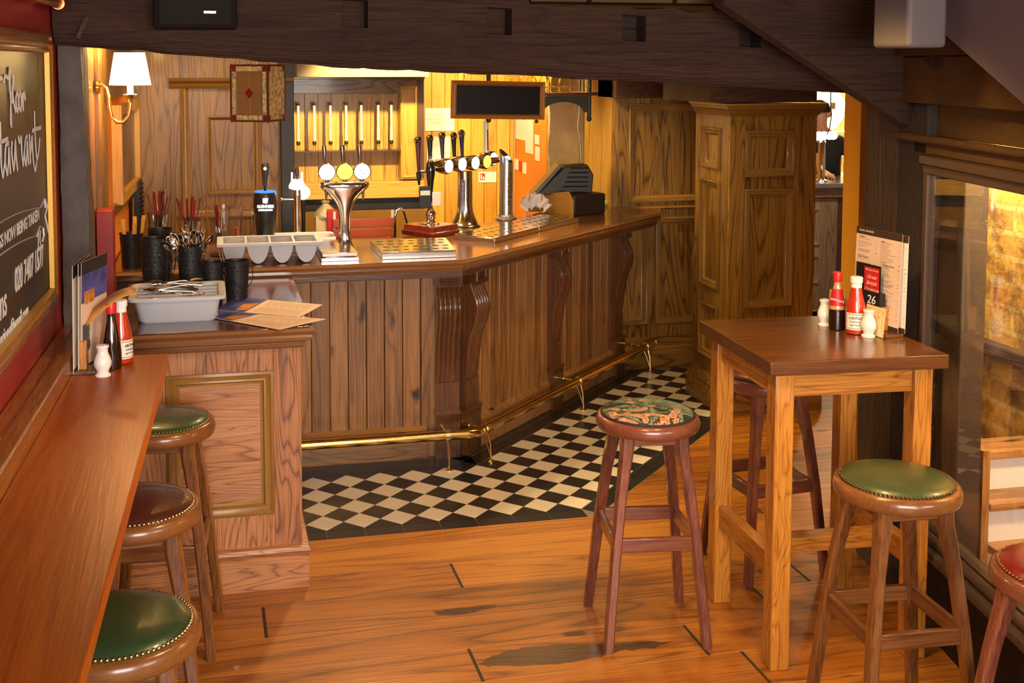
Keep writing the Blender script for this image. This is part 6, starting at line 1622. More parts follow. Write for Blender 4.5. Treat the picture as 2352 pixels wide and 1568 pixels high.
for px in (1066, 1222):
    p = ony(px, 186, YS); m = MB(); z = p.z
    k = 0
    while z < 2.44:
        T = Matrix.Translation((p.x, p.y, z+0.007)) @ Matrix.Rotation(PI/2*(k % 2), 4, 'Z')
        m.tube([(0.0035*math.cos(q*PI/5), 0, 0.0075*math.sin(q*PI/5)) for q in range(11)], 0.0011, 5, T, cap=False); z += 0.012; k += 1
    m.build('chain', BRASS, sg, wc=True)
m = MB(); m.ball(ony(1233, 279, YS)+Vector((0, 0.005, 0)), 0.009); m.build('finial', wood('dark', 'z'), sg, wc=True)

LY = 4.95; lc = ony(592, 150, LY); 
ln = thing('glass_lantern', 'square stained glass hanging lantern in copper frame below the beam', 'lantern', (lc.x, LY, 1.825))
zt_, zb_ = ony(590, 150, LY).z-1.825, ony(590, 276, LY).z-1.825; hs = 0.083
Rl = Matrix.Rotation(math.radians(-28), 4, 'Z')
COP = plain('lantern_copper', (0.20, 0.07, 0.03), 0.4, 0.7)
m = MB()
for sx in (-1, 1):
    for sy in (-1, 1):
        m.box(sx*hs-0.004, sy*hs-0.004, zb_, sx*hs+0.004, sy*hs+0.004, zt_, Rl); m.ball(Rl @ Vector((sx*hs, sy*hs, zt_+0.004)), 0.004, 8); m.ball(Rl @ Vector((sx*hs, sy*hs, zb_-0.004)), 0.004, 8)
for z in (zb_, zt_):
    for k in range(4): m.box(-hs, -hs-0.004, z-0.004, hs, -hs+0.004, z+0.004, Rl @ Matrix.Rotation(PI/2*k, 4, 'Z'))
m.build('frame', COP, ln)
TG = plain('textured_amber_glass', (0.55, 0.42, 0.16), 0.18, coat=0.6, bump=0.9, bscale=130, var=0.6, vscale=60)
BG = plain('brown_glass', (0.24, 0.12, 0.035), 0.2, coat=0.5, bump=0.15, bscale=60)
RG = plain('ruby_glass', (0.22, 0.008, 0.008), 0.12, coat=0.8)
LEAD = plain('lead_came', (0.42, 0.28, 0.16), 0.35, 0.8)
H2 = zt_-zb_
for k in range(4):
    Rk = Rl @ Matrix.Rotation(PI/2*k, 4, 'Z'); side = k % 2 == 1
    m = MB()
    if not side:
        m.box(-hs+0.024, -hs-0.001, zb_+0.026, hs-0.024, -hs+0.001, zt_-0.026, Rk); m.build('centre_pane', BG, ln)
        m = MB(); m.box(-hs, -hs-0.001, zb_+0.026, -hs+0.023, -hs+0.001, zt_-0.026, Rk); m.box(hs-0.023, -hs-0.001, zb_+0.026, hs, -hs+0.001, zt_-0.026, Rk)
        m.box(-hs+0.023, -hs-0.001, zb_, hs-0.023, -hs+0.001, zb_+0.025, Rk); m.box(-hs+0.023, -hs-0.001, zt_-0.025, hs-0.023, -hs+0.001, zt_, Rk); m.build('border_pane', TG, ln)
        m = MB(); d_ = 0.019; cz_ = (zt_+zb_)/2
        m.prism([(0, -d_*1.15), (d_, 0), (0, d_*1.15), (-d_, 0)], -0.002, 0.002, Rk @ Matrix.Translation((0, -hs-0.003, cz_)) @ Matrix.Rotation(PI/2, 4, 'X')); m.build('ruby_diamond', RG, ln)
        m = MB()
        m.box(-0.0012, -hs-0.003, cz_+d_*1.15, 0.0012, -hs, zt_-0.026, Rk); m.box(-0.0012, -hs-0.003, zb_+0.026, 0.0012, -hs, cz_-d_*1.15, Rk)
        for xx in (-hs+0.0235, hs-0.0235): m.box(xx-0.0014, -hs-0.003, zb_, xx+0.0014, -hs, zt_, Rk)
        for zz_ in (zb_+0.0255, zt_-0.0255): m.box(-hs, -hs-0.003, zz_-0.0014, hs, -hs, zz_+0.0014, Rk)
        m.build('came', LEAD, ln)
    else:
        m.box(-hs, -hs-0.001, zb_+0.024, hs, -hs+0.001, zt_-0.024, Rk); m.build('centre_pane', TG, ln)
        m = MB(); m.box(-hs, -hs-0.001, zb_, hs, -hs+0.001, zb_+0.023, Rk); m.box(-hs, -hs-0.001, zt_-0.023, hs, -hs+0.001, zt_, Rk); m.build('border_pane', TG, ln)
    m = MB()
    for xx in (-hs+0.012, hs-0.012):
        for zz_ in (zb_+0.0125, zt_-0.0125): m.box(xx-0.0115, -hs-0.0022, zz_-0.0115, xx+0.0115, -hs-0.0012, zz_+0.0115, Rk)
    m.build('ruby_corner', RG, ln)
m = MB(); m.tube([(0, 0, zt_), (0, 0, 2.45-1.825)], 0.0025, 6)
for k in range(2): m.box(-hs, -0.002, zt_-0.002, hs, 0.002, zt_+0.002, Rl @ Matrix.Rotation(PI/2*k, 4, 'Z'))
m.build('hanging_rod', COP, ln)

# ================================================================ GANTRY SHELF WITH GLASSES
YG = 6.80; DG = plain('dark_green_metal', (0.025, 0.030, 0.018), 0.45)
gs = thing('glass_rack', 'dark green metal rack with wooden shelf hanging over the bar', 'rack', (ony(1300, 211, YG).x, YG, 1.85))
zs_ = ony(1300, 216, YG).z
xg0, xg1 = ony(1100, 216, YG).x, ony(1372, 216, YG).x
m = MB(); m.box(xg0, YG-0.02, zs_-0.010, xg1, YG+0.30, zs_+0.010); m.build('shelf_board', wood('dark', 'x'), gs, wc=True, bevel=0.004)
xp = ony(1353, 250, YG).x
m = MB()
for x_ in (xp, xg0+0.06):
    m = MB(); m.tube([(x_, YG, 2.45), (x_, YG, ony(1353, 268, YG).z)], 0.014, 16); m.ball((x_, YG, ony(1353, 273, YG).z), 0.017)
    m.build('hanging_post', DG, gs, wc=True)
m = MB(); n = 16; w0 = xp-0.016; w1 = w0-0.30; zt2 = zs_-0.012; zb2 = ony(1340, 258, YG).z
arc = [(w0, zt2), (w0, zb2), (w0-0.02, zb2)]+[(w0-0.02-0.13*(1-math.cos(PI*k/n)), zb2+0.002+0.065*math.sin(PI*k/n)) for k in range(n+1)]+[(w1, zb2), (w1, zt2)]
M_ = Matrix(((1, 0, 0, 0), (0, 0, 1, YG-0.004), (0, 1, 0, 0), (0, 0, 0, 1))); 
# strip version of the arch so it stays convex
for k in range(n):
    xa_ = w0-0.02-0.13*(1-math.cos(PI*k/n)); xb_ = w0-0.02-0.13*(1-math.cos(PI*(k+1)/n)); za_ = zb2+0.065*math.sin(PI*k/n); zc_ = zb2+0.065*math.sin(PI*(k+1)/n)
    m.prism([(xa_, zt2), (xa_, za_), (xb_, zc_), (xb_, zt2)], 0, 0.008, M_)
m.box(w0-0.02, YG-0.004, zb2, w0, YG+0.004, zt2); m.box(w1-0.02, YG-0.004, zb2, w0-0.28, YG+0.004, zt2)
m.build('arched_bracket', DG, gs, wc=True)
m = MB(); zr_ = ony(1300, 200, YG).z; m.tube([(xg0, YG-0.015, zr_), (xp, YG-0.015, zr_)], 0.003, 8); m.tube([(xp-0.05, YG-0.015, zs_), (xp-0.05, YG-0.015, zr_+0.06)], 0.003, 8); m.tube([(xp-0.03, YG-0.015, zs_), (xp-0.03, YG-0.015, zr_+0.06)], 0.003, 8)
m.build('brass_rail', BRASSB, gs, wc=True)
gl = MB(); gl.lathe([(0.033, 0.0), (0.035, 0.004), (0.038, 0.03), (0.037, 0.06), (0.030, 0.085), (0.018, 0.098), (0.001, 0.101)], 22, cap=False)
glo = gl.build('glass_tumbler', plain('thin_glass', (1.0, 0.95, 0.75), 0.03, trans=1.0, ior=1.3), solid=0.002)
for k, px in enumerate((1168, 1193, 1219, 1250, 1271, 1297)):
    loc = (ony(px, 190, YG+0.08).x, YG+0.08, zs_+0.011)
    if k == 0: o = glo; o.location = loc
    else: o = dup_mesh(glo, loc)
    tag(o, '%s upturned glass from the left on the hanging rack over the bar' % ('first', 'second', 'third', 'fourth', 'fifth', 'sixth')[k], 'glass', 'upturned glasses on the hanging rack')
# curved pipe behind
m = MB(); m.tube([Vector((ony(1330, 258, 7.6).x, 7.6, 2.45)), ony(1330, 258, 7.6), ony(1326, 290, 7.6), ony(1332, 330, 7.6), ony(1334, 390, 7.6)], 0.010, 10); tag(m.build('conduit_pipe', plain('dull_steel', (0.35, 0.30, 0.2), 0.35, 0.9)), 'thin bent metal pipe hanging in front of the plastered column', 'pipe')
# ================================================================ OPTICS CABINET
YC = 8.0
cab = thing('optics_cabinet', 'oak back bar cabinet with boarded back holding the spirit optics', 'cabinet', (ony(830, 300, YC).x, YC, 0))
def cx(px): return ony(px, 300, YC).x
def cz(py): return ony(830, py, YC).z
xc0, xc1 = cx(672), cx(975)
mb = MB(); x = xc0
while x < cx(918): mb.box(x+0.001, YC+0.12, cz(420), min(x+0.092, cx(920)), YC+0.135, cz(205)); x += 0.0935
mb.build('back_boards', wood('cabinet', 'z'), cab, wc=True, bevel=0.002)
mb = MB(); mb.box(xc0, YC, cz(215), xc1-0.05, YC+0.12, cz(178)); mb.box(xc0, YC-0.02, cz(182), xc1, YC+0.14, cz(176)); mb.build('header', wood('column', 'x'), cab, wc=True, bevel=0.003)
mb = MB(); mb.box(cx(920), YC-0.005, cz(412), cx(958), YC+0.13, cz(198)); mb.ring((0, YC-0.005, 0), X1, YN, (cx(922), cz(410), cx(956), cz(200)), [(0, 0), (0.004, 0.006), (0.010, 0.006), (0.014, 0)]); mb.build('pilaster', wood('cabinet', 'z'), cab, wc=True, bevel=0.002)
mb = MB(); mb.box(cx(959), YC, cz(412), cx(974), YC+0.5, cz(176)); mb.build('side', wood('dark', 'z'), cab, wc=True)
mb = MB(); mb.box(xc0, YC-0.03, cz(455), cx(974), YC+0.14, cz(432)); mb.box(xc0, YC-0.012, cz(432), cx(974), YC+0.14, cz(418)); mb.build('shelf', wood('cabinet', 'x'), cab, wc=True, bevel=0.003)
mb = MB(); mb.box(xc0, YC-0.02, cz(348), cx(920), YC+0.12, cz(345)); mb.build('thin_shelf', wood('dark', 'x'), cab, wc=True)
mb = MB(); mb.box(xc0, YC+0.01, cz(480), xc1, YC+0.2, cz(455)); mb.build('recess', BLACKM, cab, wc=True)
mb = MB(); mb.box(xc0, YC+0.02, 0, xc1, YC+0.2, cz(480)); mb.build('lower_front', plain('brown_laminate', (0.20, 0.09, 0.015), 0.5, var=0.1), cab, wc=True)
mb = MB(); mb.box(ony(681, 170, 7.6).x, 7.6, ony(830, 177, 7.6).z, 1.49, YC+0.3, 2.45); struct(mb.build('ceiling', plain('tan_plaster', (0.50, 0.38, 0.24), 0.8, bump=0.05), bevel=0.004))
OPT = plain('optic_tube', (0.80, 0.78, 0.74), 0.15, trans=0.35)
opp = thing('spirit_optic', 'white optic tube on the boarded cabinet', 'spirit measure', (0, 0, 0), 0, 'row of seven spirit optics')
hz = cz(236)-cz(338)
mb = MB(); mb.tube([(0, 0, 0.06), (0, 0, hz*0.50)], 0.0115, 14); mb.tube([(0, 0, hz*0.50), (0, 0, hz)], 0.0095, 14); mb.build('tube', OPT, opp)
mb = MB(); mb.tube([(0, 0, hz), (0, 0, hz+0.010)], 0.012, 12); mb.tube([(0, -0.005, hz+0.010), (0, 0.10, hz+0.014)], [0.012, 0.006], 10); mb.build('clip', BLACK, opp)
mb = MB(); mb.lathe([(0.009, 0.0), (0.011, 0.01), (0.011, 0.03), (0.008, 0.034)], 14); mb.build('measure_glass', plain('thin_glass', (1, .95, .75), 0.03, trans=1, ior=1.3), opp)
mb = MB(); mb.lathe([(0.012, 0.036), (0.015, 0.045), (0.012, 0.062)], 14); mb.build('valve', plain('dark_bronze', (0.12, 0.07, 0.02), 0.3, 0.8), opp)
for k, px in enumerate((685, 722, 759, 795, 830, 869, 899)):
    loc = (ony(px, 300, YC+0.01).x, YC+0.01, cz(343))
    lb = '%s white spirit optic from the left on the boarded cabinet' % ('first', 'second', 'third', 'fourth', 'fifth', 'sixth', 'seventh')[k]
    if k == 0: opp.location = loc; opp['label'] = lb
    else: dup(opp, loc, label=lb)

# red slatted chair behind the bar
ch = thing('slatted_chair', 'red slatted folding chair back showing over the bar', 'chair', (1.08, 7.15, 0))
Yc = 7.1; cx0, cx1 = ony(765, 520, Yc).x, ony(908, 520, Yc).x
RW = plain('red_stained_wood', (0.42, 0.075, 0.03), 0.4, var=0.1)
for py in (512, 535, 558, 580):
    mb = MB(); z = ony(830, py, Yc).z; mb.box(cx0, Yc, z-0.026, cx1, Yc+0.018, z+0.026); mb.build('slat', RW, ch, wc=True, bevel=0.003)
for xx in (cx0+0.012, cx1-0.012):
    mb = MB(); mb.tube([(xx, Yc+0.03, 0.0), (xx, Yc+0.03, 1.15)], 0.010, 10); mb.build('leg', plain('white_steel', (0.8, 0.78, 0.74), 0.3), ch, wc=True)
    mb = MB(); mb.tube([(xx, Yc+0.42, 0.0), (xx, Yc+0.05, 0.62)], 0.010, 10); mb.build('leg', plain('white_steel', (0.8, 0.78, 0.74), 0.3), ch, wc=True)
mb = MB(); 
for k in range(5): mb.box(cx0, Yc+0.05+0.075*k, 0.44, cx1, Yc+0.11+0.075*k, 0.455)
mb.build('seat', RW, ch, wc=True)
# bent tap spout
mb = MB(); Yt = 6.75; pts = [ony(907, 548, Yt), ony(907, 500, Yt), ony(911, 483, Yt), ony(920, 478, Yt), ony(928, 485, Yt), ony(936, 515, Yt)]
pts[0].z = 0.9
mb.tube(pts, 0.008, 12); tag(mb.build('sink_spout', CHROME), 'thin bent steel water spout rising behind the bar', 'spout')
sk = MB(); sk.box(1.0, 6.62, 0.0, 1.35, 6.95, 0.88); sk.box(0.98, 6.60, 0.88, 1.37, 6.97, 0.90); tag(sk.build('sink_unit', STEEL), 'steel sink unit standing behind the bar below the spout', 'sink')
# crisp packet and box on back unit
bx_ = ony(746, 540, 7.2)
bk = thing('snack_box', 'cream box with a torn clear wrapper behind the bar', 'box', (bx_.x, 7.2, 0.9)); 
mb = MB(); mb.box(ony(726, 540, 7.2).x, 7.2, 0.86, ony(752, 540, 7.2).x, 7.3, ony(740, 497, 7.2).z); mb.build('carton', plain('cream_card', (0.85, 0.66, 0.36), 0.6), bk, wc=True)
mb = MB(); c_ = ony(750, 485, 7.2); mb.lathe([(0.03, 0.0), (0.075, 0.02), (0.07, 0.05), (0.045, 0.075), (0.02, 0.10), (0.03, 0.12)], 12, Matrix.Translation((c_.x, 7.25, c_.z-0.06)), cap=False); mb.build('clear_wrapper', plain('crinkled_film', (0.7, 0.6, 0.35), 0.12, 0.3, bump=1.0, bscale=60), bk, wc=True)
mb = MB(); mb.box(ony(746, 0, 7.18).x, 7.15, 0.86, ony(771, 0, 7.18).x, 7.18, ony(760, 480, 7.18).z); tag(mb.build('red_packet', plain('packet_red', (0.55, 0.02, 0.02), 0.35, var=0.2, vscale=20), bevel=0.008), 'bright red snack packet standing in front of the cream box', 'packet')
mb = MB(); mb.box(ony(700, 0, 7.2).x, 7.12, 0, ony(760, 0, 7.2).x, 7.36, 0.86); tag(mb.build('back_cupboard', wood('dark', 'x')), 'low dark cupboard behind the bar carrying the snack box', 'cupboard')

# ================================================================ NOTICES
def notice(x0, z0, x1, z1, y, label, lines=3, mat=PAPERW):
    t = thing('notice', label, 'notice', ((x0+x1)/2, y, z0))
    m = MB(); m.box(x0, y-0.002, z0, x1, y, z1); m.build('sheet', mat, t, wc=True)
    return t
def nb(px0, py0, px1, py1, y): a = ony(px0, py1, y); b = ony(px1, py0, y); return a.x, a.z, b.x, b.z
Yn = Yp-0.004
n1_ = nb(976, 248, 1043, 301, Yn); t = notice(*n1_, Yn, 'white notice with faint writing on the pine boards, left of the hanging board')
for k, s_ in enumerate(('PLEASE DO NOT', 'LEAVE GLASSES HERE', 'NO SMOKING')):
    text('lettering', s_, 0.022, plain('faint_print', (0.55, 0.48, 0.3), 0.6), face_mat(((n1_[0]+n1_[2])/2, Yn-0.0025, n1_[3]-0.055-0.03*k), (1, 0, 0), (0, -1, 0)), t, wc=True)
notice(*nb(980, 313, 1034, 392, Yn), Yn, 'white sheet pinned to the pine boards behind the tap handles')
f_ = nb(1099, 394, 1140, 419, Yn); t = notice(*f_, Yn, 'small white fire notice with a red square on the pine boards')
m = MB(); m.box(f_[0]+0.012, Yn-0.003, f_[1]+0.02, f_[0]+0.052, Yn-0.0021, f_[3]-0.012); m.build('red_square', plain('print_red', (0.6, 0.02, 0.025), 0.5), t, wc=True)
m = MB(); m.box(f_[0]+0.018, Yn-0.0036, f_[1]+0.026, f_[0]+0.028, Yn-0.0031, f_[3]-0.02); m.box(f_[0]+0.034, Yn-0.0036, f_[1]+0.026, f_[0]+0.046, Yn-0.0031, f_[1]+0.045); m.build('pictogram', PAPERW, t, wc=True)
XO = 2.42
def wn(px0, py0, px1, py1, label, mat=PAPERW):
    a = onx(px0, py0, XO-0.003); b = onx(px1, py0, XO-0.003); a2 = onx(px0, py1, XO-0.003)
    t = thing('notice', label, 'notice', (XO, (a.y+b.y)/2, a2.z))
    m = MB(); m.box(XO-0.003, b.y, a2.z, XO, a.y, a.z); m.build('sheet', mat, t, wc=True); return t
wn(1184, 272, 1206, 318, 'large white sheet at the top of the orange wall, left one of two'); wn(1207, 268, 1224, 350, 'tall white sheet on the orange wall, right one of two')
wn(1228, 309, 1238, 330, 'small square card on the orange wall'); wn(1229, 336, 1239, 368, 'narrow white slip below the small square card on the orange wall')
wn(1182, 364, 1190, 388, 'narrow white slip left of the red card on the orange wall'); wn(1191, 368, 1199, 392, 'small red card on the orange wall', plain('print_red', (0.6, 0.02, 0.025), 0.5)); wn(1200, 372, 1208, 397, 'narrow white slip right of the red card on the orange wall')

# ================================================================ BACK BAR THROUGH THE PASSAGE
YB = 8.62
bb = thing('back_bar_counter', 'panelled grey oak bar counter of the room beyond the passage', 'bar counter', (4.9, 8.7, 0))
mbF, mbM, mbP = MB(), MB(), MB()
bx0, bx1 = ony(1790, 500, YB).x, ony(1923, 500, YB).x
def bbz(py): return ony(1890, py, YB).z
pz_ = [(ony(1835, 0, YB).x, bbz(660), ony(1893, 0, YB).x, bbz(590)), (ony(1835, 0, YB).x, bbz(572), ony(1893, 0, YB).x, bbz(478))]
pz_ = [(ony(1835, 0, YB).x, bbz(650), ony(1893, 0, YB).x, bbz(586)), (ony(1835, 0, YB).x, bbz(562), ony(1893, 0, YB).x, bbz(478))]
panelling(mbF, mbM, mbP, Vector((0, YB, 0)), X1, YN, bx0, bx1, 0.0, bbz(455), pz_)
mbF.build('front', wood('greyoak', 'z'), bb, wc=True); mbM.build('panel_moulding', wood('greyoak', 'z'), bb, wc=True); mbP.build('panel', wood('greyoak', 'x'), bb, wc=True)
mb = MB(); mb.sweep([(0, bbz(452)), (0.03, bbz(452)), (0.035, bbz(444)), (0.05, bbz(438)), (0.05, bbz(430)), (0, bbz(430))], [(bx0, YB), (bx1+0.6, YB)]); mb.box(bx0, YB+0.021, 0, bx1+0.6, YB+0.5, bbz(432)); mb.build('nosing', wood('greyoak', 'x'), bb, wc=True)
mb = MB(); mb.box(bx0, YB-0.08, bbz(430), bx1+0.6, YB+0.55, bbz(419)); mb.build('countertop', plain('grey_counter', (0.20, 0.18, 0.18), 0.2, coat=0.4), bb, wc=True, bevel=0.004)
mb = MB(); mb.tube([(bx0, YB-0.12, bbz(705)), (bx1+0.6, YB-0.12, bbz(705))], 0.022, 14); mb.build('foot_rail', BRASS, bb, wc=True)
mb = MB(); mb.box(bx1, YB+0.01, 0, bx1+0.6, YB+0.02, bbz(455)); mb.build('front', wood('dark', 'z'), bb, wc=True)
# tap on it
zc_ = bbz(419); q = ony(1886, 418, YB+0.1)
t = thing('beer_tap', 'chrome beer tap with glowing badges on the far bar counter', 'beer tap', (q.x, YB+0.1, zc_))
def fz(py): return ony(1886, py, YB+0.1).z-zc_
mb = MB(); mb.lathe([(0.08, 0), (0.07, 0.012), (0.035, 0.02), (0.03, 0.03), (0.03, fz(330)), (0.036, fz(327)), (0.03, fz(322))], 24); mb.build('column', CHROME, t)
mb = MB(); 
for dx in (-0.045, 0.0, 0.05, 0.085): mb.ball((dx, -0.03, fz(311)), 0.035, 14)
mb.build('lit_badge', LAMPW, t)
mb = MB(); mb.lathe([(0.001, -0.02), (0.045, -0.018), (0.045, 0), (0.001, 0.012)], 20, Matrix.Translation((-0.12, -0.04, fz(302))) @ Matrix.Diagonal((1, 1, 1.8, 1)) @ Matrix.Rotation(PI/2, 4, 'X')); mb.build('lit_badge', LAMPW, t)
mb = MB(); mb.tube([(-0.12, -0.02, fz(318)), (-0.12, -0.03, fz(345))], [0.02, 0.008], 12); mb.tube([(-0.12, 0, fz(324)), (0, 0, fz(322))], 0.012, 10); mb.build('spout', BRASSB, t)
mb = MB(); mb.tube([(-0.09, 0, fz(318)), (-0.06, 0, fz(285)), (-0.04, 0, fz(290))], 0.010, 10); mb.build('handle', BRASSB, t)
# bright back fitting: mirror shelf with bottles and globe lamps
YM = 10.9
mb = MB(); mb.box(4.6, YM, 0, 7.6, YM+0.1, 2.45); struct(mb.build('wall_far', plain('warm_mirror_wall', (0.75, 0.55, 0.25), 0.35, var=0.2)))
mb = MB(); mb.box(7.6, 8.0, 0, 7.7, 11.0, 2.45); struct(mb.build('wall_far', YELLOWW))
mb = MB(); mb.box(3.6, 8.5, 0, 3.7, 11.0, 2.45); struct(mb.build('wall_far', YELLOWW))
WARM = plain('lit_globe_warm', (1, 0.85, 0.5), 0.3, emit=2.2, ecol=(1, 0.80, 0.42))
def far(px, py, y): return ony(px, py, y)
mb = MB(); c_ = far(1893, 255, 10.6); 
ls = thing('ceiling_lantern', 'large glowing frosted glass lamp over the far bar', 'lamp', c_)
mb = MB(); mb.lathe([(0.02, -0.19), (0.12, -0.17), (0.19, -0.06), (0.20, 0.08), (0.15, 0.19), (0.05, 0.24)], 24); mb.build('glass_bowl', WARM, ls)
mb = MB(); mb.tube([(0, 0, 0.24), (0, 0, 0.6)], 0.008, 8); mb.build('rod', BRASS, ls)
shf = thing('bottle_shelf', 'lit glass shelf of bottles behind the far bar', 'shelf', (6.1, 10.75, 1.0))
for py in (400, 345, 300):
    z = far(1910, py, 10.7).z; mb = MB(); mb.box(5.3, 10.6, z-0.012, 7.3, YM, z); mb.build('shelf_board', plain('lit_shelf_glass', (0.9, 0.8, 0.5), 0.2, emit=0.7, ecol=(1, 0.8, 0.4)), shf, wc=True)
r = random.Random(2); proto = None
for py in (400, 345, 300):
    z = far(1910, py, 10.7).z
    for k in range(9):
        x_ = 5.75+0.105*k
        if proto is None:
            m = MB(); m.lathe([(0.034, 0), (0.036, 0.005), (0.036, 0.10), (0.030, 0.125), (0.012, 0.15), (0.011, 0.185), (0.001, 0.186)], 14); proto = m.build('spirit_bottle', plain('amber_bottle', (0.75, 0.50, 0.18), 0.06, 0.0, coat=0.8, var=0.7, vscale=3)); o = proto; o.location = (x_, 10.72, z)
        else: o = dup_mesh(proto, (x_, 10.72, z))
        tag(o, 'amber spirit bottle on the lit shelves behind the far bar', 'bottle', 'spirit bottles behind the far bar')
for k, (px, py) in enumerate(((1924, 322), (1928, 352), (1900, 335))):
    mb = MB(); mb.ball((0, 0, 0), 0.045, 14); o = mb.build('globe_lamp', WARM); o.location = far(px, py, 10.3); tag(o, 'small glowing globe, %s of the lights behind the bartender' % ('upper right', 'lower right', 'left')[k], 'lamp')
    mb = MB(); mb.tube([(0, 0, 0), (0, 0.2, -0.01), (0, 0.295, -0.02)], 0.008, 8); mb.build('bracket', BRASS, o)
# wall between, carrying the cord
mb = MB(); mb.tube([ony(1908, 200, 8.2), ony(1908, 240, 8.2), ony(1910, 262, 8.2), ony(1906, 292, 8.2), ony(1900, 310, 8.2)], 0.005, 6); 
p_ = ony(1908, 200, 8.2); mb.tube([(p_.x, p_.y, 2.45), p_], 0.005, 6); o = mb.build('ceiling_cord', BLACK); tag(o, 'dark cord hanging down in the passage opening', 'cord')
mb = MB(); q = ony(1913, 243, 8.2); mb.cbox(q, (0.035, 0.02, 0.05), 0.3); mb.build('cord_tag', plain('brown_tag', (0.3, 0.13, 0.04), 0.5), o)

# ================================================================ BARTENDER
def skin_body(name, joints, edges, mat, parent=None, levels=2):
    """joints: {key: (x,y,z,r)}; a single skinned surface"""
    me = bpy.data.meshes.new(name); keys = list(joints); idx = {k: i for i, k in enumerate(keys)}
    me.from_pydata([joints[k][:3] for k in keys], [(idx[a], idx[b]) for a, b in edges], [])
    o = bpy.data.objects.new(name, me); COL.objects.link(o)
    if parent: o.parent = parent
    sk_ = o.modifiers.new('skin', 'SKIN'); sk_.use_smooth_shade = True
    if not me.skin_vertices: 
        pass
    for k in keys:
        v = me.skin_vertices[0].data[idx[k]]; rr_ = joints[k][3]
        v.radius = rr_ if isinstance(rr_, tuple) else (rr_, rr_)
    me.skin_vertices[0].data[0].use_root = True
    ss = o.modifiers.new('sub', 'SUBSURF'); ss.levels = levels; ss.render_levels = levels
    me.materials.append(mat)
    return o
SKIN = plain('skin', (0.62, 0.32, 0.18), 0.5, var=0.05)
pp0 = ony(1893, 418, 9.30); bxx, byy = ony(1893, 300, 9.35).x, 9.35
# local frame: figure faces -x/-y (towards the left of the photo), pelvis at (0,0,0.93)
hd_ = Vector((-0.13, -0.10, 0))
def bj():
    J = {}
    J['pelvis'] = (0, 0, 0.93, (0.15, 0.12))
    J['waist'] = (0.0, 0, 1.06, (0.14, 0.11)); J['chest'] = (-0.02, -0.02, 1.26, (0.165, 0.12)); J['neckb'] = (-0.05, -0.05, 1.42, (0.08, 0.075)); J['neck'] = (-0.08, -0.08, 1.50, (0.055, 0.055))
    J['head1'] = (-0.105, -0.105, 1.565, (0.068, 0.07)); J['head2'] = (-0.115, -0.11, 1.63, (0.078, 0.085)); J['head3'] = (-0.11, -0.105, 1.69, (0.066, 0.07))
    for s_, n_ in ((1, 'R'), (-1, 'L')):
        ox, oy = 0.17*s_*0.8, -0.17*s_*0.35
        J['sh'+n_] = (-0.02+ox, -0.02+oy, 1.37, 0.06)
    J['elR'] = (0.25, -0.16, 1.20, 0.042); J['wrR'] = (0.06, -0.36, 1.12, 0.030)
    J['elL'] = (-0.23, -0.10, 1.16, 0.042); J['wrL'] = (-0.20, -0.36, 1.14, 0.030)
    for s_, n_ in ((1, 'R'), (-1, 'L')):
        J['hip'+n_] = (0.085*s_, 0, 0.86, 0.095); J['kn'+n_] = (0.10*s_, -0.02, 0.50, 0.062); J['an'+n_] = (0.11*s_, 0.02, 0.09, 0.042); J['to'+n_] = (0.11*s_, -0.13, 0.045, 0.036)
    E = [('pelvis', 'waist'), ('waist', 'chest'), ('chest', 'neckb'), ('neckb', 'neck'), ('neck', 'head1'), ('head1', 'head2'), ('head2', 'head3')]
    for n_ in 'RL':
        E += [('chest', 'sh'+n_), ('sh'+n_, 'el'+n_), ('el'+n_, 'wr'+n_), ('pelvis', 'hip'+n_), ('hip'+n_, 'kn'+n_), ('kn'+n_, 'an'+n_), ('an'+n_, 'to'+n_)]
        wx, wy, wz = J['wr'+n_][:3]
        J['pm'+n_] = (wx-0.02, wy-0.07, wz-0.012, (0.036, 0.016)); E.append(('wr'+n_, 'pm'+n_))
        for f in range(4):
            dx = -0.030+0.020*f; L_ = (0.055, 0.066, 0.062, 0.048)[f]
            J['f%d%sa' % (f, n_)] = (wx-0.02+dx, wy-0.11, wz-0.016, 0.0095); J['f%d%sb' % (f, n_)] = (wx-0.022+dx*1.1, wy-0.11-L_*0.8, wz-0.028, 0.008); J['f%d%sc' % (f, n_)] = (wx-0.024+dx*1.1, wy-0.11-L_*1.15, wz-0.046, 0.007)
            E += [('pm'+n_, 'f%d%sa' % (f, n_)), ('f%d%sa' % (f, n_), 'f%d%sb' % (f, n_)), ('f%d%sb' % (f, n_), 'f%d%sc' % (f, n_))]
        sgn = -1 if n_ == 'R' else 1
        J['t%sa' % n_] = (wx-0.02+sgn*0.045, wy-0.055, wz-0.012, 0.010); J['t%sb' % n_] = (wx-0.02+sgn*0.062, wy-0.095, wz-0.02, 0.0085)
        E += [('wr'+n_, 't%sa' % n_), ('t%sa' % n_, 't%sb' % n_)]
    return J, E
J, E = bj()
person = skin_body('person', J, E, SKIN); person.location = (bxx, byy, 0)
tag(person, 'bartender with short dark hair in a black short sleeved top, leaning over the far bar', 'person')
BT = plain('black_tshirt', (0.010, 0.010, 0.010), 0.8, bump=0.1, bscale=80)
JS = {k: J[k] for k in ('chest', 'waist', 'pelvis', 'neckb', 'shR', 'shL')}
def grow(t, e): r_ = t[3]; return (*t[:3], tuple(a+e for a in r_) if isinstance(r_, tuple) else r_+e)
JS = {k: grow(v, 0.020) for k, v in JS.items()}
for n_ in 'RL':
    a = Vector(J['sh'+n_][:3]); b = Vector(J['el'+n_][:3]); c = a.lerp(b, 0.62); JS['sl'+n_] = (*c, 0.068)
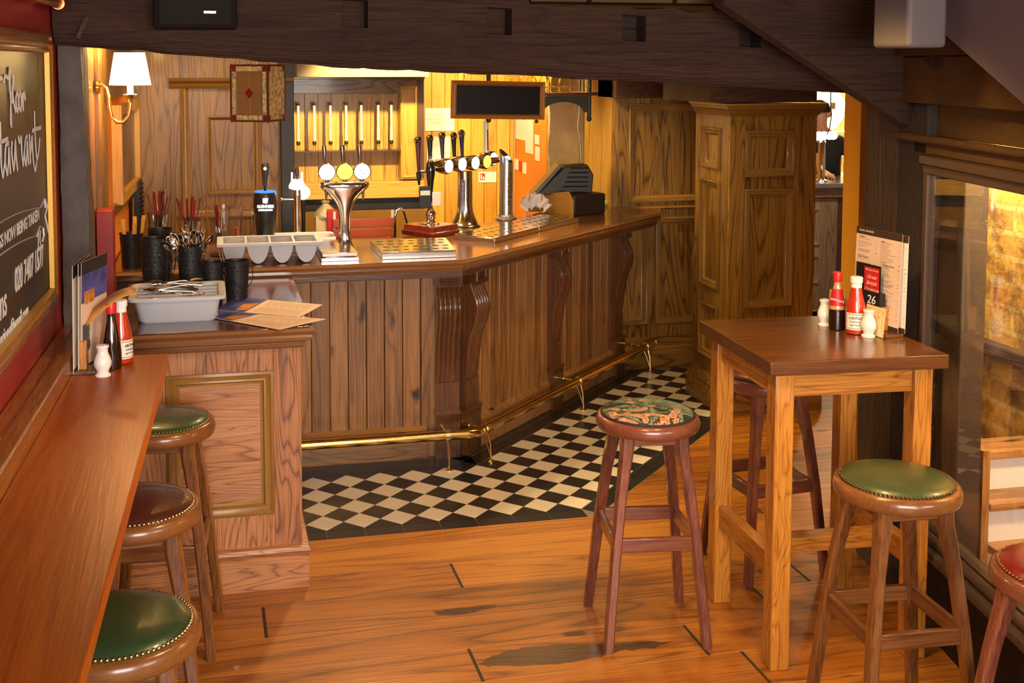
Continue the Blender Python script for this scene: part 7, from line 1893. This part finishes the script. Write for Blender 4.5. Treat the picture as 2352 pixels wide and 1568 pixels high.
shirt = skin_body('tshirt', JS, [('pelvis', 'waist'), ('waist', 'chest'), ('chest', 'neckb'), ('chest', 'shR'), ('chest', 'shL'), ('shR', 'slR'), ('shL', 'slL')], BT, person)
JT = {k: grow(J[k], 0.014) for k in ('pelvis', 'hipR', 'hipL', 'knR', 'knL', 'anR', 'anL')}
trs = skin_body('trousers', JT, [('pelvis', 'hipR'), ('hipR', 'knR'), ('knR', 'anR'), ('pelvis', 'hipL'), ('hipL', 'knL'), ('knL', 'anL')], plain('black_trousers', (0.012, 0.012, 0.014), 0.8), person)
fdir = Vector((-0.80, -0.55, -0.22)).normalized(); hc = Vector((-0.113, -0.108, 1.63)); sdir = Vector((0.55, -0.80, 0)).normalized(); udir = sdir.cross(fdir)*-1
if udir.z < 0: udir = -udir
HAIR = plain('dark_hair', (0.012, 0.007, 0.005), 0.6, bump=0.4, bscale=120)
m = MB(); vs = []; fs = []; nu, nv = 16, 20
for i in range(nu+1):
    th1 = PI*0.60*i/nu
    for k in range(nv):
        q = 2*PI*k/nv; lim = 0.80 if math.cos(q) > 0.3 else 1.1; t1 = th1*lim
        d_ = udir*math.cos(t1)+(fdir*math.cos(q)+sdir*math.sin(q))*math.sin(t1)
        vs.append(hc+Vector((0, 0, 0.028))+d_*(0.095+0.002*math.sin(9*q)))
for i in range(nu):
    for k in range(nv): k2 = (k+1) % nv; fs.append((i*nv+k, i*nv+k2, (i+1)*nv+k2, (i+1)*nv+k))
m.add(vs, fs); m.build('hair', HAIR, person, solid=0.006)
for s_ in (-1, 1):
    m = MB(); e_ = hc+fdir*0.078+sdir*0.030*s_+udir*0.004; m.ball(e_, 0.011, 12); m.build('eye', WHITE, person)
    m = MB(); m.ball(e_+fdir*0.008, 0.0055, 10); m.build('iris', BLACK, person)
    m = MB(); m.tube([e_+udir*0.018-sdir*0.016, e_+udir*0.022+fdir*0.004, e_+udir*0.018+sdir*0.016], 0.003, 6); m.build('eyebrow', HAIR, person)
    m = MB(); c_ = hc+sdir*0.083*s_-fdir*0.005; m.ball(c_, 0.024, 12, 1.3, None); m.build('ear', SKIN, person)
m = MB(); m.tube([hc+fdir*0.076+udir*0.008, hc+fdir*0.098-udir*0.018, hc+fdir*0.082-udir*0.026], [0.006, 0.012, 0.009], 10); m.build('nose', SKIN, person)
m = MB(); m.tube([hc+fdir*0.072-udir*0.045-sdir*0.022, hc+fdir*0.080-udir*0.046, hc+fdir*0.072-udir*0.045+sdir*0.022], 0.005, 8); m.build('mouth', plain('lips', (0.45, 0.15, 0.12), 0.5), person)

# small things
mb = MB(); p_ = onz(697, 1208, 0); mb.prism([(p_.x-0.02, p_.y-0.03), (p_.x+0.012, p_.y-0.01), (p_.x+0.008, p_.y+0.03), (p_.x-0.02, p_.y+0.03)], 0.001, 0.0025); tag(mb.build('paper_scrap', plain('pale_blue_paper', (0.65, 0.75, 0.80), 0.6)), 'small pale blue paper scrap on the tiles against the low counter', 'paper')
mb = MB(); p_ = onz(543, 1533, 0); mb.lathe([(0.012, 0.0), (0.012, 0.001), (0.0005, 0.0014)], 20, Matrix.Translation((p_.x, p_.y, 0.0))); tag(mb.build('floor_stud', STEEL), 'small round metal stud let into the floor boards near the nearest stool', 'stud')
mb = MB(); mb.slab(LW(0), LU, LN, 6.72, 1.015, 6.93, 1.40, 0.03, 0.06); 
for k_ in range(14): mb.slab(LW(0), LU, LN, 6.72, 1.03+0.026*k_, 6.93, 1.042+0.026*k_, 0.06, 0.068)
o = mb.build('ribbed_panel', BLACKM); tag(o, 'black ribbed panel leaning in the corner by the left oak panelling', 'panel')
